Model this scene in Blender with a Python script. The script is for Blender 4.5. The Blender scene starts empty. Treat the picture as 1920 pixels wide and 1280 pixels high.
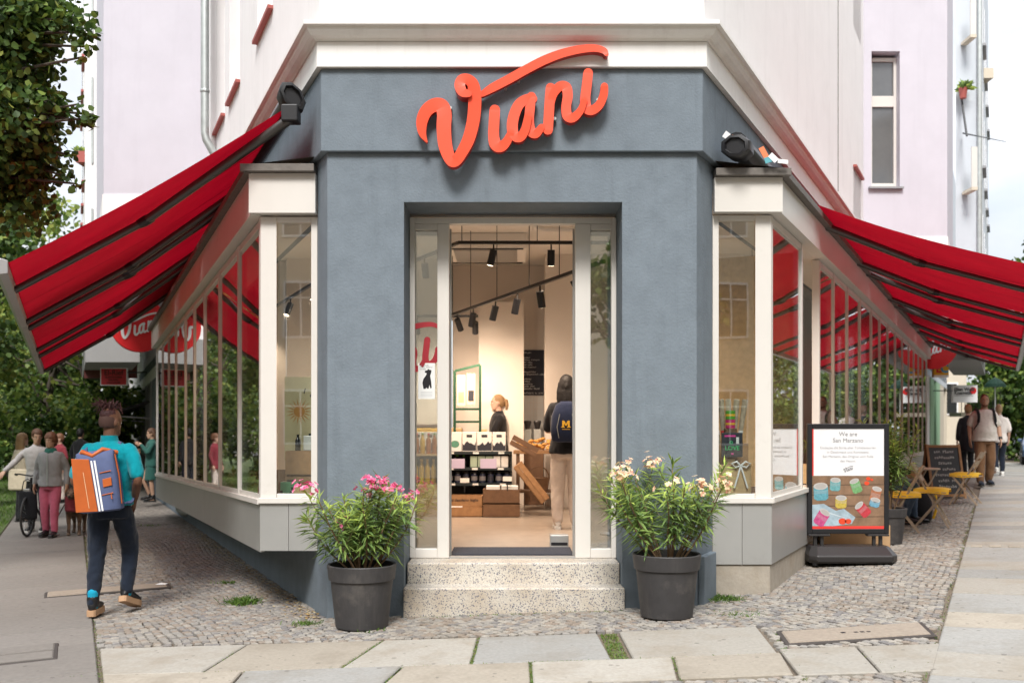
import bpy, bmesh, math, random
import numpy as np
from mathutils import Vector, Matrix, noise
R_ = math.radians
random.seed(7)
RNG = np.random.default_rng(7)
S = bpy.context.scene
COL = S.collection

# ------------------------------------------------------------------ camera
ZC = 1.53
cam_d = bpy.data.cameras.new('camera'); cam = bpy.data.objects.new('camera', cam_d); COL.objects.link(cam)
cam.location = (0, 0, ZC); cam.rotation_euler = (R_(90), 0, 0)
cam_d.sensor_width = 36; cam_d.lens = 35.0; cam_d.shift_y = 0.0859
cam_d.clip_start = 0.05; cam_d.clip_end = 900
cam_d.dof.use_dof = True; cam_d.dof.focus_distance = 8.5; cam_d.dof.aperture_fstop = 2.2
S.camera = cam

# ------------------------------------------------------------------ sky, sun, exposure
SUN_EL, SUN_AZ = 50, 186
W = bpy.data.worlds.new('World'); S.world = W; W.use_nodes = True
wn, wl = W.node_tree.nodes, W.node_tree.links
wn.clear()
w_out = wn.new('ShaderNodeOutputWorld'); w_bg = wn.new('ShaderNodeBackground')
w_sky = wn.new('ShaderNodeTexSky'); w_sky.sky_type = 'NISHITA'; w_sky.sun_disc = False
w_sky.sun_elevation = R_(SUN_EL); w_sky.sun_rotation = R_(SUN_AZ); w_sky.dust_density = 2.0
w_co = wn.new('ShaderNodeTexCoord'); w_map = wn.new('ShaderNodeMapping'); w_map.inputs['Scale'].default_value = (1, 1, 2.2)
w_nz = wn.new('ShaderNodeTexNoise'); w_nz.inputs['Scale'].default_value = 2.6; w_nz.inputs['Detail'].default_value = 7; w_nz.inputs['Roughness'].default_value = .55
w_rmp = wn.new('ShaderNodeMapRange'); w_rmp.inputs[1].default_value = .30; w_rmp.inputs[2].default_value = .52; w_rmp.inputs[3].default_value = .55; w_rmp.inputs[4].default_value = 1
w_mix = wn.new('ShaderNodeMix'); w_mix.data_type = 'RGBA'
# an overcast sky is three times as bright overhead as at the horizon
w_sep = wn.new('ShaderNodeSeparateXYZ'); wl.new(w_co.outputs['Generated'], w_sep.inputs[0])
w_gr = wn.new('ShaderNodeMapRange'); w_gr.inputs[1].default_value = 0; w_gr.inputs[2].default_value = 1; w_gr.inputs[3].default_value = .30; w_gr.inputs[4].default_value = 1.08
wl.new(w_sep.outputs['Z'], w_gr.inputs[0])
w_nz2 = wn.new('ShaderNodeTexNoise'); w_nz2.inputs['Scale'].default_value = 5; w_nz2.inputs['Detail'].default_value = 6
w_r2 = wn.new('ShaderNodeMapRange'); w_r2.inputs[1].default_value = .3; w_r2.inputs[2].default_value = .7; w_r2.inputs[3].default_value = .78; w_r2.inputs[4].default_value = 1.15
w_ml = wn.new('ShaderNodeMath'); w_ml.operation = 'MULTIPLY'; wl.new(w_gr.outputs[0], w_ml.inputs[0]); wl.new(w_r2.outputs[0], w_ml.inputs[1])
w_cl = wn.new('ShaderNodeVectorMath'); w_cl.operation = 'SCALE'; w_cl.inputs[0].default_value = (11.2, 11.6, 12.2); wl.new(w_ml.outputs[0], w_cl.inputs['Scale']); wl.new(w_cl.outputs[0], w_mix.inputs['B'])
w_bg.inputs['Strength'].default_value = .105
wl.new(w_co.outputs['Generated'], w_map.inputs[0]); wl.new(w_map.outputs[0], w_nz.inputs['Vector'])
wl.new(w_map.outputs[0], w_nz2.inputs['Vector']); wl.new(w_nz2.outputs['Fac'], w_r2.inputs[0]); wl.new(w_nz.outputs['Fac'], w_rmp.inputs[0]); wl.new(w_rmp.outputs[0], w_mix.inputs['Factor'])
wl.new(w_sky.outputs[0], w_mix.inputs['A']); wl.new(w_mix.outputs['Result'], w_bg.inputs['Color'])
wl.new(w_bg.outputs[0], w_out.inputs[0])
sun_d = bpy.data.lights.new('sun', 'SUN'); sun_d.energy = 2.1; sun_d.angle = R_(18); sun_d.color = (1, .965, .92)
sun = bpy.data.objects.new('sun', sun_d); COL.objects.link(sun)
# the sun stands behind the camera, a little to its left
_az = R_(SUN_AZ); _d = Vector((math.sin(_az)*math.cos(R_(SUN_EL)), math.cos(_az)*math.cos(R_(SUN_EL)), math.sin(R_(SUN_EL))))
sun.rotation_euler = _d.to_track_quat('Z', 'Y').to_euler(); sun.location = (0, -20, 30)
S.view_settings.view_transform = 'Standard'; S.view_settings.look = 'None'; S.view_settings.gamma = 1
S.view_settings.use_curve_mapping = False; S.view_settings.exposure = 1.0
S.render.engine = 'CYCLES'
cy = S.cycles; cy.use_denoising = True; cy.max_bounces = 10; cy.transparent_max_bounces = 16; cy.diffuse_bounces = 5; cy.glossy_bounces = 4
cy.sample_clamp_indirect = 6; cy.caustics_reflective = False; cy.caustics_refractive = False; cy.use_adaptive_sampling = True

# ------------------------------------------------------------------ mesh helpers
class MB:
    def __init__(s): s.v = []; s.f = []; s.m = []
    def add(s, vs, fs, m=0):
        b = len(s.v); s.v += [Vector(v) for v in vs]
        for f in fs: s.f.append([i+b for i in f]); s.m.append(m)
        return s
    def hexa(s, p, m=0):   # p: 4 bottom then 4 top
        return s.add(p, [(3,2,1,0),(4,5,6,7),(0,1,5,4),(1,2,6,5),(2,3,7,6),(3,0,4,7)], m)
    def box(s, x0, x1, y0, y1, z0, z1, m=0):
        return s.hexa([(x0,y0,z0),(x1,y0,z0),(x1,y1,z0),(x0,y1,z0),(x0,y0,z1),(x1,y0,z1),(x1,y1,z1),(x0,y1,z1)], m)
    def cbox(s, c, sx, sy, sz, rz=0, m=0):
        M = Matrix.Rotation(rz, 3, 'Z'); c = Vector(c)
        return s.hexa([c + M @ Vector((a*sx/2, b*sy/2, d*sz/2)) for d in (-1,1) for a,b in ((-1,-1),(1,-1),(1,1),(-1,1))], m)
    def obox(s, c, ax, ay, az, m=0):
        c = Vector(c); ax, ay, az = Vector(ax), Vector(ay), Vector(az)
        return s.hexa([c + a*ax + b*ay + d*az for d in (-1,1) for a,b in ((-1,-1),(1,-1),(1,1),(-1,1))], m)
    def bar(s, a, b, w, h, up=(0,0,1), m=0):
        a, b = Vector(a), Vector(b); d = (b-a); x = d.cross(Vector(up)).normalized(); u = x.cross(d).normalized()
        return s.obox((a+b)/2, d/2, x*w/2, u*h/2, m)
    def prism(s, poly, z0, z1, m=0):
        n = len(poly)
        z0f = z0 if callable(z0) else (lambda x, y: z0); z1f = z1 if callable(z1) else (lambda x, y: z1)
        vs = [(x,y,z0f(x,y)) for x,y in poly] + [(x,y,z1f(x,y)) for x,y in poly]
        return s.add(vs, [tuple(range(n-1,-1,-1)), tuple(range(n,2*n))] + [(i,(i+1)%n,n+(i+1)%n,n+i) for i in range(n)], m)
    def tube(s, pts, r, n=8, m=0, caps=True):
        pts = [Vector(p) for p in pts]; k = len(pts)
        rs = r if isinstance(r, (list, tuple)) else [r]*k
        b = len(s.v); ref = None
        for i, p in enumerate(pts):
            d = (pts[min(i+1,k-1)] - pts[max(i-1,0)])
            if d.length < 1e-9: d = Vector((0,0,1))
            d.normalize()
            if ref is None: ref = Vector((0,0,1)) if abs(d.z) < .9 else Vector((1,0,0))
            x = d.cross(ref).normalized(); y = x.cross(d).normalized(); ref = y
            for j in range(n):
                a = 2*math.pi*j/n; s.v.append(p + (x*math.cos(a) + y*math.sin(a))*rs[i])
        for i in range(k-1):
            for j in range(n):
                j2 = (j+1) % n; s.f.append([b+i*n+j, b+i*n+j2, b+(i+1)*n+j2, b+(i+1)*n+j]); s.m.append(m)
        if caps:
            s.f.append([b+j for j in range(n-1,-1,-1)]); s.m.append(m)
            s.f.append([b+(k-1)*n+j for j in range(n)]); s.m.append(m)
        return s
    def lathe(s, prof, c=(0,0,0), n=24, m=0, closed=False):
        b = len(s.v); c = Vector(c); k = len(prof)
        for r, z in prof:
            for j in range(n):
                a = 2*math.pi*j/n; s.v.append(c + Vector((r*math.cos(a), r*math.sin(a), z)))
        for i in range(k-1):
            for j in range(n):
                j2 = (j+1) % n; s.f.append([b+i*n+j, b+i*n+j2, b+(i+1)*n+j2, b+(i+1)*n+j]); s.m.append(m)
        if prof[0][0] > 1e-6: s.f.append([b+j for j in range(n-1,-1,-1)]); s.m.append(m)
        if prof[-1][0] > 1e-6: s.f.append([b+(k-1)*n+j for j in range(n)]); s.m.append(m)
        return s
    def loft(s, rings, n=16, m=0):    # ring = (centre, ax, ay) with vectors
        b = len(s.v); k = len(rings)
        for c, ax, ay in rings:
            c, ax, ay = Vector(c), Vector(ax), Vector(ay)
            for j in range(n):
                a = 2*math.pi*j/n; s.v.append(c + ax*math.cos(a) + ay*math.sin(a))
        for i in range(k-1):
            for j in range(n):
                j2 = (j+1) % n; s.f.append([b+i*n+j, b+i*n+j2, b+(i+1)*n+j2, b+(i+1)*n+j]); s.m.append(m)
        s.f.append([b+j for j in range(n-1,-1,-1)]); s.m.append(m)
        s.f.append([b+(k-1)*n+j for j in range(n)]); s.m.append(m)
        return s
    def ell(s, c, r, rot=None, n=12, k=8, m=0):
        b = len(s.v); c = Vector(c); rot = rot or Matrix.Identity(3)
        for i in range(1, k):
            ph = math.pi*i/k
            for j in range(n):
                a = 2*math.pi*j/n
                s.v.append(c + rot @ Vector((r[0]*math.sin(ph)*math.cos(a), r[1]*math.sin(ph)*math.sin(a), -r[2]*math.cos(ph))))
        s.v.append(c + rot @ Vector((0,0,-r[2]))); s.v.append(c + rot @ Vector((0,0,r[2])))
        lo, hi = len(s.v)-2, len(s.v)-1
        for i in range(k-2):
            for j in range(n):
                j2 = (j+1) % n; s.f.append([b+i*n+j, b+i*n+j2, b+(i+1)*n+j2, b+(i+1)*n+j]); s.m.append(m)
        for j in range(n):
            j2 = (j+1) % n
            s.f.append([lo, b+j2, b+j]); s.m.append(m); s.f.append([hi, b+(k-2)*n+j, b+(k-2)*n+j2]); s.m.append(m)
        return s
    def mesh(s, name, mats, origin=None, smooth=False, fix=True):
        me = bpy.data.meshes.new(name)
        vs = s.v if origin is None else [v - origin for v in s.v]
        me.from_pydata([tuple(v) for v in vs], [], s.f)
        for mt in (mats if isinstance(mats, (list, tuple)) else [mats]): me.materials.append(mt)
        me.polygons.foreach_set('material_index', s.m)
        if fix:
            bm = bmesh.new(); bm.from_mesh(me); bmesh.ops.recalc_face_normals(bm, faces=bm.faces); bm.to_mesh(me); bm.free()
        if smooth: smooth_mesh(me, smooth if not isinstance(smooth, bool) else 40)
        me.update(); return me
    def build(s, name, mats, parent=None, local=False, smooth=False, bevel=0):
        o = origin_of(parent) if (parent and not local) else None
        ob = link(name, s.mesh(name, mats, o, smooth), parent)
        if bevel:
            md = ob.modifiers.new('edge', 'BEVEL'); md.width = bevel; md.segments = 2; md.limit_method = 'ANGLE'; md.angle_limit = R_(40)
        return ob

def smooth_mesh(me, ang=40):
    me.polygons.foreach_set('use_smooth', [True]*len(me.polygons))
    try: me.set_sharp_from_angle(angle=R_(ang))
    except Exception: pass
def origin_of(p):
    o = Vector((0,0,0))
    while p is not None: o += p.location; p = p.parent
    return o
def link(name, me, parent=None):
    ob = bpy.data.objects.new(name, me); COL.objects.link(ob)
    if parent is not None: ob.parent = parent
    return ob
def thing(name, label, cat, loc=(0,0,0), rz=0, group=None):
    o = bpy.data.objects.new(name, None); COL.objects.link(o); o.location = loc; o.rotation_euler = (0,0,rz)
    o.empty_display_size = .1
    return tag(o, label, cat, group)
def tag(o, label, cat, group=None):
    o['label'] = label; o['category'] = cat
    if group: o['group'] = group
    return o
def kind(o, k): o['kind'] = k; return o
def kids(o): return [c for c in o.children]
def copy_thing(src, loc, rz=0, label=None, group=None):
    def cp(o, par):
        c = o.copy(); COL.objects.link(c)
        if par is not None: c.parent = par
        for ch in o.children: cp(ch, c)
        return c
    r = cp(src, None); r.location = loc; r.rotation_euler = (0,0,rz)
    if label: r['label'] = label
    if group: r['group'] = group
    return r
def np_quads(name, V, F, mats, mi=None, parent=None, origin=None):
    me = bpy.data.meshes.new(name)
    V = np.asarray(V, dtype=np.float32)
    if origin is not None: V = V - np.array(origin, dtype=np.float32)
    F = np.asarray(F, dtype=np.int32); k = F.shape[1]
    me.vertices.add(len(V)); me.vertices.foreach_set('co', V.ravel())
    me.loops.add(F.size); me.loops.foreach_set('vertex_index', F.ravel())
    me.polygons.add(len(F)); me.polygons.foreach_set('loop_start', np.arange(0, F.size, k, dtype=np.int32))
    for m in (mats if isinstance(mats, (list,tuple)) else [mats]): me.materials.append(m)
    if mi is not None: me.polygons.foreach_set('material_index', np.asarray(mi, dtype=np.int32))
    me.update(calc_edges=True); me.validate()
    return link(name, me, parent)
def at(px, py, d):  # point seen at photo pixel (px, py) at depth d
    return Vector(((px-960)/1867*d, d, ZC + (805-py)/1867*d))

# ------------------------------------------------------------------ materials
def mat(name, col, rough=.6, metal=0, spec=.5, var=None, bump=None, rand=0, emit=None, trans=0, sheen=0, coat=0, dirt=None, streak=None, spots=None):
    """var=(scale, amount): mottling; bump=(scale, strength); rand: tone differs per object; dirt=(colour, scale, lo, hi)"""
    m = bpy.data.materials.new(name); m.use_nodes = True
    n, l = m.node_tree.nodes, m.node_tree.links
    b = n['Principled BSDF']; b.inputs['Roughness'].default_value = rough; b.inputs['Metallic'].default_value = metal
    b.inputs['Specular IOR Level'].default_value = spec
    if coat: b.inputs['Coat Weight'].default_value = coat; b.inputs['Coat Roughness'].default_value = .08
    if sheen: b.inputs['Sheen Weight'].default_value = sheen
    c4 = (*col, 1)
    b.inputs['Base Color'].default_value = c4
    geo = n.new('ShaderNodeNewGeometry')
    src = None
    if var or rand or dirt or streak or spots:
        rgb = n.new('ShaderNodeRGB'); rgb.outputs[0].default_value = c4; src = rgb.outputs[0]
    if var:
        nz = n.new('ShaderNodeTexNoise'); nz.inputs['Scale'].default_value = var[0]; nz.inputs['Detail'].default_value = 6; nz.inputs['Roughness'].default_value = .65
        l.new(geo.outputs['Position'], nz.inputs['Vector'])
        mr = n.new('ShaderNodeMapRange'); mr.inputs[1].default_value = .25; mr.inputs[2].default_value = .75
        mr.inputs[3].default_value = 1-var[1]; mr.inputs[4].default_value = 1+var[1]
        l.new(nz.outputs['Fac'], mr.inputs[0])
        vm = n.new('ShaderNodeVectorMath'); vm.operation = 'SCALE'; l.new(src, vm.inputs[0]); l.new(mr.outputs[0], vm.inputs['Scale']); src = vm.outputs[0]
    if rand:
        oi = n.new('ShaderNodeObjectInfo'); mr = n.new('ShaderNodeMapRange'); mr.inputs[3].default_value = 1-rand; mr.inputs[4].default_value = 1+rand
        l.new(oi.outputs['Random'], mr.inputs[0])
        vm = n.new('ShaderNodeVectorMath'); vm.operation = 'SCALE'; l.new(src, vm.inputs[0]); l.new(mr.outputs[0], vm.inputs['Scale']); src = vm.outputs[0]
    if dirt:
        nz = n.new('ShaderNodeTexNoise'); nz.inputs['Scale'].default_value = dirt[1]; nz.inputs['Detail'].default_value = 8; nz.inputs['Roughness'].default_value = .7
        l.new(geo.outputs['Position'], nz.inputs['Vector'])
        mr = n.new('ShaderNodeMapRange'); mr.inputs[1].default_value = dirt[2]; mr.inputs[2].default_value = dirt[3]; mr.inputs[4].default_value = dirt[4] if len(dirt) > 4 else .6
        l.new(nz.outputs['Fac'], mr.inputs[0])
        mx = n.new('ShaderNodeMix'); mx.data_type = 'RGBA'; l.new(mr.outputs[0], mx.inputs['Factor']); l.new(src, mx.inputs['A']); mx.inputs['B'].default_value = (*dirt[0], 1); src = mx.outputs['Result']
    if streak:   # rain runs: noise drawn out downwards
        mp = n.new('ShaderNodeMapping'); mp.inputs['Scale'].default_value = (streak[1], streak[1], streak[1]*.07); l.new(geo.outputs['Position'], mp.inputs[0])
        nz = n.new('ShaderNodeTexNoise'); nz.inputs['Scale'].default_value = 1; nz.inputs['Detail'].default_value = 7; nz.inputs['Roughness'].default_value = .7; l.new(mp.outputs[0], nz.inputs['Vector'])
        mr = n.new('ShaderNodeMapRange'); mr.inputs[1].default_value = .52; mr.inputs[2].default_value = .78; mr.inputs[4].default_value = streak[2]; l.new(nz.outputs['Fac'], mr.inputs[0])
        mx = n.new('ShaderNodeMix'); mx.data_type = 'RGBA'; l.new(mr.outputs[0], mx.inputs['Factor']); l.new(src, mx.inputs['A']); mx.inputs['B'].default_value = (*streak[0], 1); src = mx.outputs['Result']
    if spots:    # trodden-in gum and droppings
        v = n.new('ShaderNodeTexVoronoi'); v.inputs['Scale'].default_value = spots[1]; l.new(geo.outputs['Position'], v.inputs['Vector'])
        wz = n.new('ShaderNodeTexWhiteNoise'); l.new(v.outputs['Position'], wz.inputs['Vector'])
        ml = n.new('ShaderNodeMath'); ml.operation = 'MULTIPLY'; l.new(wz.outputs['Value'], ml.inputs[0]); ml.inputs[1].default_value = spots[2]
        lt_ = n.new('ShaderNodeMath'); lt_.operation = 'LESS_THAN'; l.new(v.outputs['Distance'], lt_.inputs[0]); l.new(ml.outputs[0], lt_.inputs[1])
        m5 = n.new('ShaderNodeMath'); m5.operation = 'MULTIPLY'; l.new(lt_.outputs[0], m5.inputs[0]); m5.inputs[1].default_value = .55
        mx = n.new('ShaderNodeMix'); mx.data_type = 'RGBA'; l.new(m5.outputs[0], mx.inputs['Factor']); l.new(src, mx.inputs['A']); mx.inputs['B'].default_value = (*spots[0], 1); src = mx.outputs['Result']
    if src is not None: l.new(src, b.inputs['Base Color'])
    if bump:
        nz = n.new('ShaderNodeTexNoise'); nz.inputs['Scale'].default_value = bump[0]; nz.inputs['Detail'].default_value = 5
        l.new(geo.outputs['Position'], nz.inputs['Vector'])
        bp = n.new('ShaderNodeBump'); bp.inputs['Strength'].default_value = bump[1]; bp.inputs['Distance'].default_value = bump[2] if len(bump) > 2 else .01
        l.new(nz.outputs['Fac'], bp.inputs['Height']); l.new(bp.outputs[0], b.inputs['Normal'])
    if emit: b.inputs['Emission Color'].default_value = (*emit[0], 1); b.inputs['Emission Strength'].default_value = emit[1]
    if trans:
        tr = n.new('ShaderNodeBsdfTranslucent'); mx = n.new('ShaderNodeMixShader'); mx.inputs[0].default_value = trans
        if src is not None: l.new(src, tr.inputs[0])
        else: tr.inputs[0].default_value = c4
        l.new(b.outputs[0], mx.inputs[1]); l.new(tr.outputs[0], mx.inputs[2]); l.new(mx.outputs[0], n['Material Output'].inputs[0])
    return m

def glass_mat(name, tint=(.93,.96,.95), k=1.0, wob=.0):
    m = bpy.data.materials.new(name); m.use_nodes = True
    n, l = m.node_tree.nodes, m.node_tree.links; n.clear()
    out = n.new('ShaderNodeOutputMaterial'); geo = n.new('ShaderNodeNewGeometry')
    dt = n.new('ShaderNodeVectorMath'); dt.operation = 'DOT_PRODUCT'; l.new(geo.outputs['Normal'], dt.inputs[0]); l.new(geo.outputs['Incoming'], dt.inputs[1])
    def mth(op, a, b=None):
        x = n.new('ShaderNodeMath'); x.operation = op
        for i, q in enumerate((a, b)):
            if q is None: continue
            if isinstance(q, (int, float)): x.inputs[i].default_value = q
            else: l.new(q, x.inputs[i])
        return x.outputs[0]
    c = mth('ABSOLUTE', dt.outputs['Value'])
    f = mth('ADD', mth('MULTIPLY', mth('POWER', mth('SUBTRACT', 1.0, c), 5.0), .96), .042)
    f2 = mth('MULTIPLY', mth('DIVIDE', mth('MULTIPLY', f, 2.0), mth('ADD', f, 1.0)), k)
    f2 = mth('MINIMUM', f2, 1.0)
    tr = n.new('ShaderNodeBsdfTransparent'); tr.inputs[0].default_value = (*tint, 1)
    gl = n.new('ShaderNodeBsdfGlossy'); gl.inputs['Roughness'].default_value = .004; gl.inputs['Color'].default_value = (.95,.95,.95,1)
    if wob:
        nz = n.new('ShaderNodeTexNoise'); nz.inputs['Scale'].default_value = .9; nz.inputs['Detail'].default_value = 1
        l.new(geo.outputs['Position'], nz.inputs['Vector'])
        bp = n.new('ShaderNodeBump'); bp.inputs['Strength'].default_value = wob; bp.inputs['Distance'].default_value = .02
        l.new(nz.outputs['Fac'], bp.inputs['Height']); l.new(bp.outputs[0], gl.inputs['Normal'])
    mx = n.new('ShaderNodeMixShader'); l.new(f2, mx.inputs[0]); l.new(tr.outputs[0], mx.inputs[1]); l.new(gl.outputs[0], mx.inputs[2])
    l.new(mx.outputs[0], out.inputs[0]); return m

def terrazzo(name, base, chip, scale):
    m = mat(name, base, .5, bump=(60, .15)); n, l = m.node_tree.nodes, m.node_tree.links; b = n['Principled BSDF']
    geo = n.new('ShaderNodeNewGeometry'); src = None
    nz0 = n.new('ShaderNodeTexNoise'); nz0.inputs['Scale'].default_value = 3; nz0.inputs['Detail'].default_value = 6; l.new(geo.outputs['Position'], nz0.inputs['Vector'])
    mr0 = n.new('ShaderNodeMapRange'); mr0.inputs[1].default_value = .4; mr0.inputs[2].default_value = .75; l.new(nz0.outputs['Fac'], mr0.inputs[0])
    mx0 = n.new('ShaderNodeMix'); mx0.data_type = 'RGBA'; mx0.inputs['A'].default_value = (*base, 1); mx0.inputs['B'].default_value = (base[0]*.72, base[1]*.62, base[2]*.5, 1)
    l.new(mr0.outputs[0], mx0.inputs['Factor']); src = mx0.outputs['Result']
    for sc, th, cc in ((scale, .30, chip), (scale*1.9, .26, (chip[0]*2.2, chip[1]*1.8, chip[2]*1.3)), (scale*1.4, .2, (.5,.42,.33))):
        v = n.new('ShaderNodeTexVoronoi'); v.inputs['Scale'].default_value = sc; l.new(geo.outputs['Position'], v.inputs['Vector'])
        nz = n.new('ShaderNodeTexWhiteNoise'); l.new(v.outputs['Position'], nz.inputs['Vector'])
        a = n.new('ShaderNodeMath'); a.operation = 'MULTIPLY'; l.new(nz.outputs['Value'], a.inputs[0]); a.inputs[1].default_value = th*1.9
        g = n.new('ShaderNodeMath'); g.operation = 'LESS_THAN'; l.new(v.outputs['Distance'], g.inputs[0]); l.new(a.outputs[0], g.inputs[1])
        q = n.new('ShaderNodeMath'); q.operation = 'GREATER_THAN'; l.new(nz.outputs['Value'], q.inputs[0]); q.inputs[1].default_value = .35
        r = n.new('ShaderNodeMath'); r.operation = 'MULTIPLY'; l.new(g.outputs[0], r.inputs[0]); l.new(q.outputs[0], r.inputs[1])
        mx = n.new('ShaderNodeMix'); mx.data_type = 'RGBA'; l.new(r.outputs[0], mx.inputs['Factor']); l.new(src, mx.inputs['A']); mx.inputs['B'].default_value = (*cc, 1); src = mx.outputs['Result']
    l.new(src, b.inputs['Base Color']); return m

M = {}
M['slate'] = mat('slate_blue_render', (.170,.203,.234), .85, spec=.2, var=(5,.12), bump=(55,.55,.006), dirt=((.21,.25,.285), 1.4, .5, .78, .5), streak=((.10,.12,.14), 7, .45))
M['slate_side'] = M['slate']
M['white_wall'] = mat('white_render', (.83,.81,.805), .9, spec=.2, var=(2.5,.035), bump=(70,.2,.004), dirt=((.6,.57,.56), 1.1, .56, .85, .4), streak=((.58,.56,.55), 3.5, .30))
M['band'] = mat('white_painted_band', (.83,.81,.78), .75, spec=.3, var=(6,.03), bump=(40,.1), dirt=((.56,.5,.47), 2.2, .58, .8, .4), streak=((.55,.5,.46), 6, .35))
M['lilac'] = mat('lilac_render', (.57,.55,.605), .92, spec=.2, var=(1.6,.05), bump=(80,.3,.004), streak=((.45,.43,.48), 3, .35))
M['pale_blue'] = mat('pale_blue_render', (.56,.6,.645), .92, spec=.2, var=(1.6,.05), bump=(80,.3,.004))
M['cream'] = mat('cream_painted_metal', (.67,.64,.595), .42, spec=.45, var=(3,.03), bump=(30,.03), dirt=((.4,.36,.31), 4, .6, .8, .35))
M['panel'] = mat('grey_metal_panel', (.40,.40,.385), .38, .35, var=(2.5,.06), rand=.04, dirt=((.28,.25,.22), 3, .6, .85, .45))
M['flash'] = mat('weathered_flashing', (.15,.135,.12), .6, .3, var=(12,.25), bump=(30,.2))
M['zinc'] = mat('zinc_pipe', (.47,.5,.49), .45, .55, var=(9,.15))
M['black'] = mat('black_metal', (.012,.012,.014), .42, spec=.5)
M['darkgrey'] = mat('anthracite_metal', (.045,.042,.042), .38, .3)
M['arm'] = mat('awning_arm_metal', (.085,.078,.075), .34, .5)
M['silver'] = mat('bar_metal', (.42,.41,.41), .4, .5)
M['red_fabric'] = mat('red_awning_fabric', (.40,.003,.016), .85, spec=.2, var=(2.2,.16), bump=(5,.35,.03), trans=.30)
M['red_sign'] = mat('coral_red_sign', (.86,.085,.035), .38, spec=.4)
M['red_side'] = mat('dark_red_sign_edge', (.42,.02,.018), .4)
M['red_disc'] = mat('red_disc', (.72,.02,.025), .4)
M['white'] = mat('white_paint', (.82,.82,.82), .5)
M['paper'] = mat('white_paper', (.80,.80,.78), .7)
M['glass'] = glass_mat('shop_glass', k=1.15, wob=.06)
M['glass_clear'] = glass_mat('display_glass', k=1.6, wob=.06); M['glass_side'] = glass_mat('sidelight_glass', (.86,.9,.92), k=3.2, wob=.10)
M['glass_dark'] = mat('upper_window_glass', (.12,.125,.13), .06, spec=.9, var=(.8,.3))
M['step'] = terrazzo('terrazzo_step', (.60,.56,.49), (.15,.155,.19), 78)
M['granite'] = mat('granite_slab', (.315,.295,.26), .85, spec=.25, var=(38,.16), bump=(60,.3,.004), rand=.15, dirt=((.24,.20,.15), 2.2, .47, .72, .7), spots=((.10,.09,.08), 9, .16))
M['granite_warm'] = mat('warm_granite_slab', (.325,.29,.24), .85, spec=.25, var=(38,.16), bump=(60,.3,.004), rand=.10, dirt=((.22,.19,.15), 2.4, .47, .72, .7), spots=((.10,.09,.08), 9, .16))
M['granite_grey'] = mat('grey_granite_slab', (.27,.265,.25), .85, spec=.25, var=(38,.16), bump=(60,.3,.004), rand=.12, dirt=((.2,.175,.14), 2.1, .47, .72, .65), spots=((.10,.09,.08), 9, .16))
M['concrete'] = mat('walkway_slab', (.195,.178,.162), .88, spec=.2, var=(24,.14), bump=(50,.25,.004), rand=.08, dirt=((.15,.135,.12), 1.2, .5, .75, .5), spots=((.07,.065,.06), 8, .15))  # base tone darkened to carry the shade of awning and trees
M['cob'] = [mat('cobble_'+w, c, .85, spec=.25, var=(45,.22), bump=(80,.4,.004), dirt=((.19,.15,.11), .9, .5, .7, .55)) for w, c in (('grey',(.255,.24,.22)),('pale',(.315,.29,.255)),('brown',(.25,.21,.175)),('dark',(.19,.18,.175)))]
M['sand'] = mat('joint_sand', (.165,.135,.105), .95, spec=.1, var=(20,.3), bump=(60,.5))
M['asphalt'] = mat('asphalt', (.075,.072,.07), .9, spec=.2, var=(40,.25), bump=(90,.4))
M['stone'] = mat('plinth_stone', (.36,.32,.265), .85, var=(10,.15), bump=(40,.3), dirt=((.28,.22,.15), 3, .5, .75, .6))
M['cover'] = mat('cast_cover', (.30,.25,.20), .75, .1, var=(30,.2), bump=(60,.3))
M['cover_edge'] = mat('cover_frame', (.07,.06,.055), .7, .4)
M['pot'] = mat('anthracite_plastic_pot', (.045,.043,.044), .55, spec=.4, var=(8,.2), dirt=((.15,.135,.12), 5, .52, .8, .6), streak=((.12,.11,.10), 9, .4))
M['soil'] = mat('soil', (.035,.024,.016), .95, bump=(50,.8))
M['peach'] = mat('shop_wall_paint', (.78,.71,.64), .85, spec=.2, var=(2,.03))
M['ceil'] = mat('shop_ceiling_paint', (.84,.80,.75), .9)
M['floor_in'] = mat('polished_screed', (.36,.30,.245), .28, spec=.4, var=(7,.16))
M['mat'] = mat('entrance_mat', (.035,.04,.055), .95, bump=(300,.5))
M['wood'] = mat('crate_wood', (.34,.185,.085), .7, var=(14,.25), bump=(60,.2), rand=.15)
M['wood_pale'] = mat('pale_wood', (.55,.38,.2), .65, var=(14,.2), rand=.12)
M['wood_dark'] = mat('dark_wood', (.16,.085,.045), .65, var=(14,.25), rand=.1)
M['green_metal'] = mat('dark_green_metal', (.012,.06,.03), .4, .2)
M['navy_shelf'] = mat('dark_shelf', (.02,.03,.035), .45)
M['yellow'] = mat('yellow_print', (.75,.43,.03), .6)
M['chair'] = mat('taupe_chair', (.40,.31,.225), .55, var=(10,.1))
M['yellow_cloth'] = mat('yellow_cushion', (.78,.47,.02), .8, sheen=.2, var=(12,.08))
M['cardboard'] = mat('cardboard', (.46,.29,.15), .8, var=(8,.1))
M['skin_d'] = mat('dark_skin', (.15,.07,.042), .5, spec=.35, var=(14,.06))
M['skin_m'] = mat('tan_skin', (.52,.32,.22), .52, spec=.35, var=(14,.05))
M['skin_l'] = mat('fair_skin', (.58,.36,.27), .52, spec=.35, var=(14,.05))
def cloth(name, c, v=.1): return mat(name, c, .85, spec=.15, var=(22,v), bump=(35,.35,.01), sheen=.15)
# ================================================================== terrain
def G(x):   # the crossing slopes gently up to the right
    if x < -10: return -.239
    if x <= 10: return .0346*x + .00107*x*x
    return max(-.3, .453 - .03*(x-10))

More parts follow.
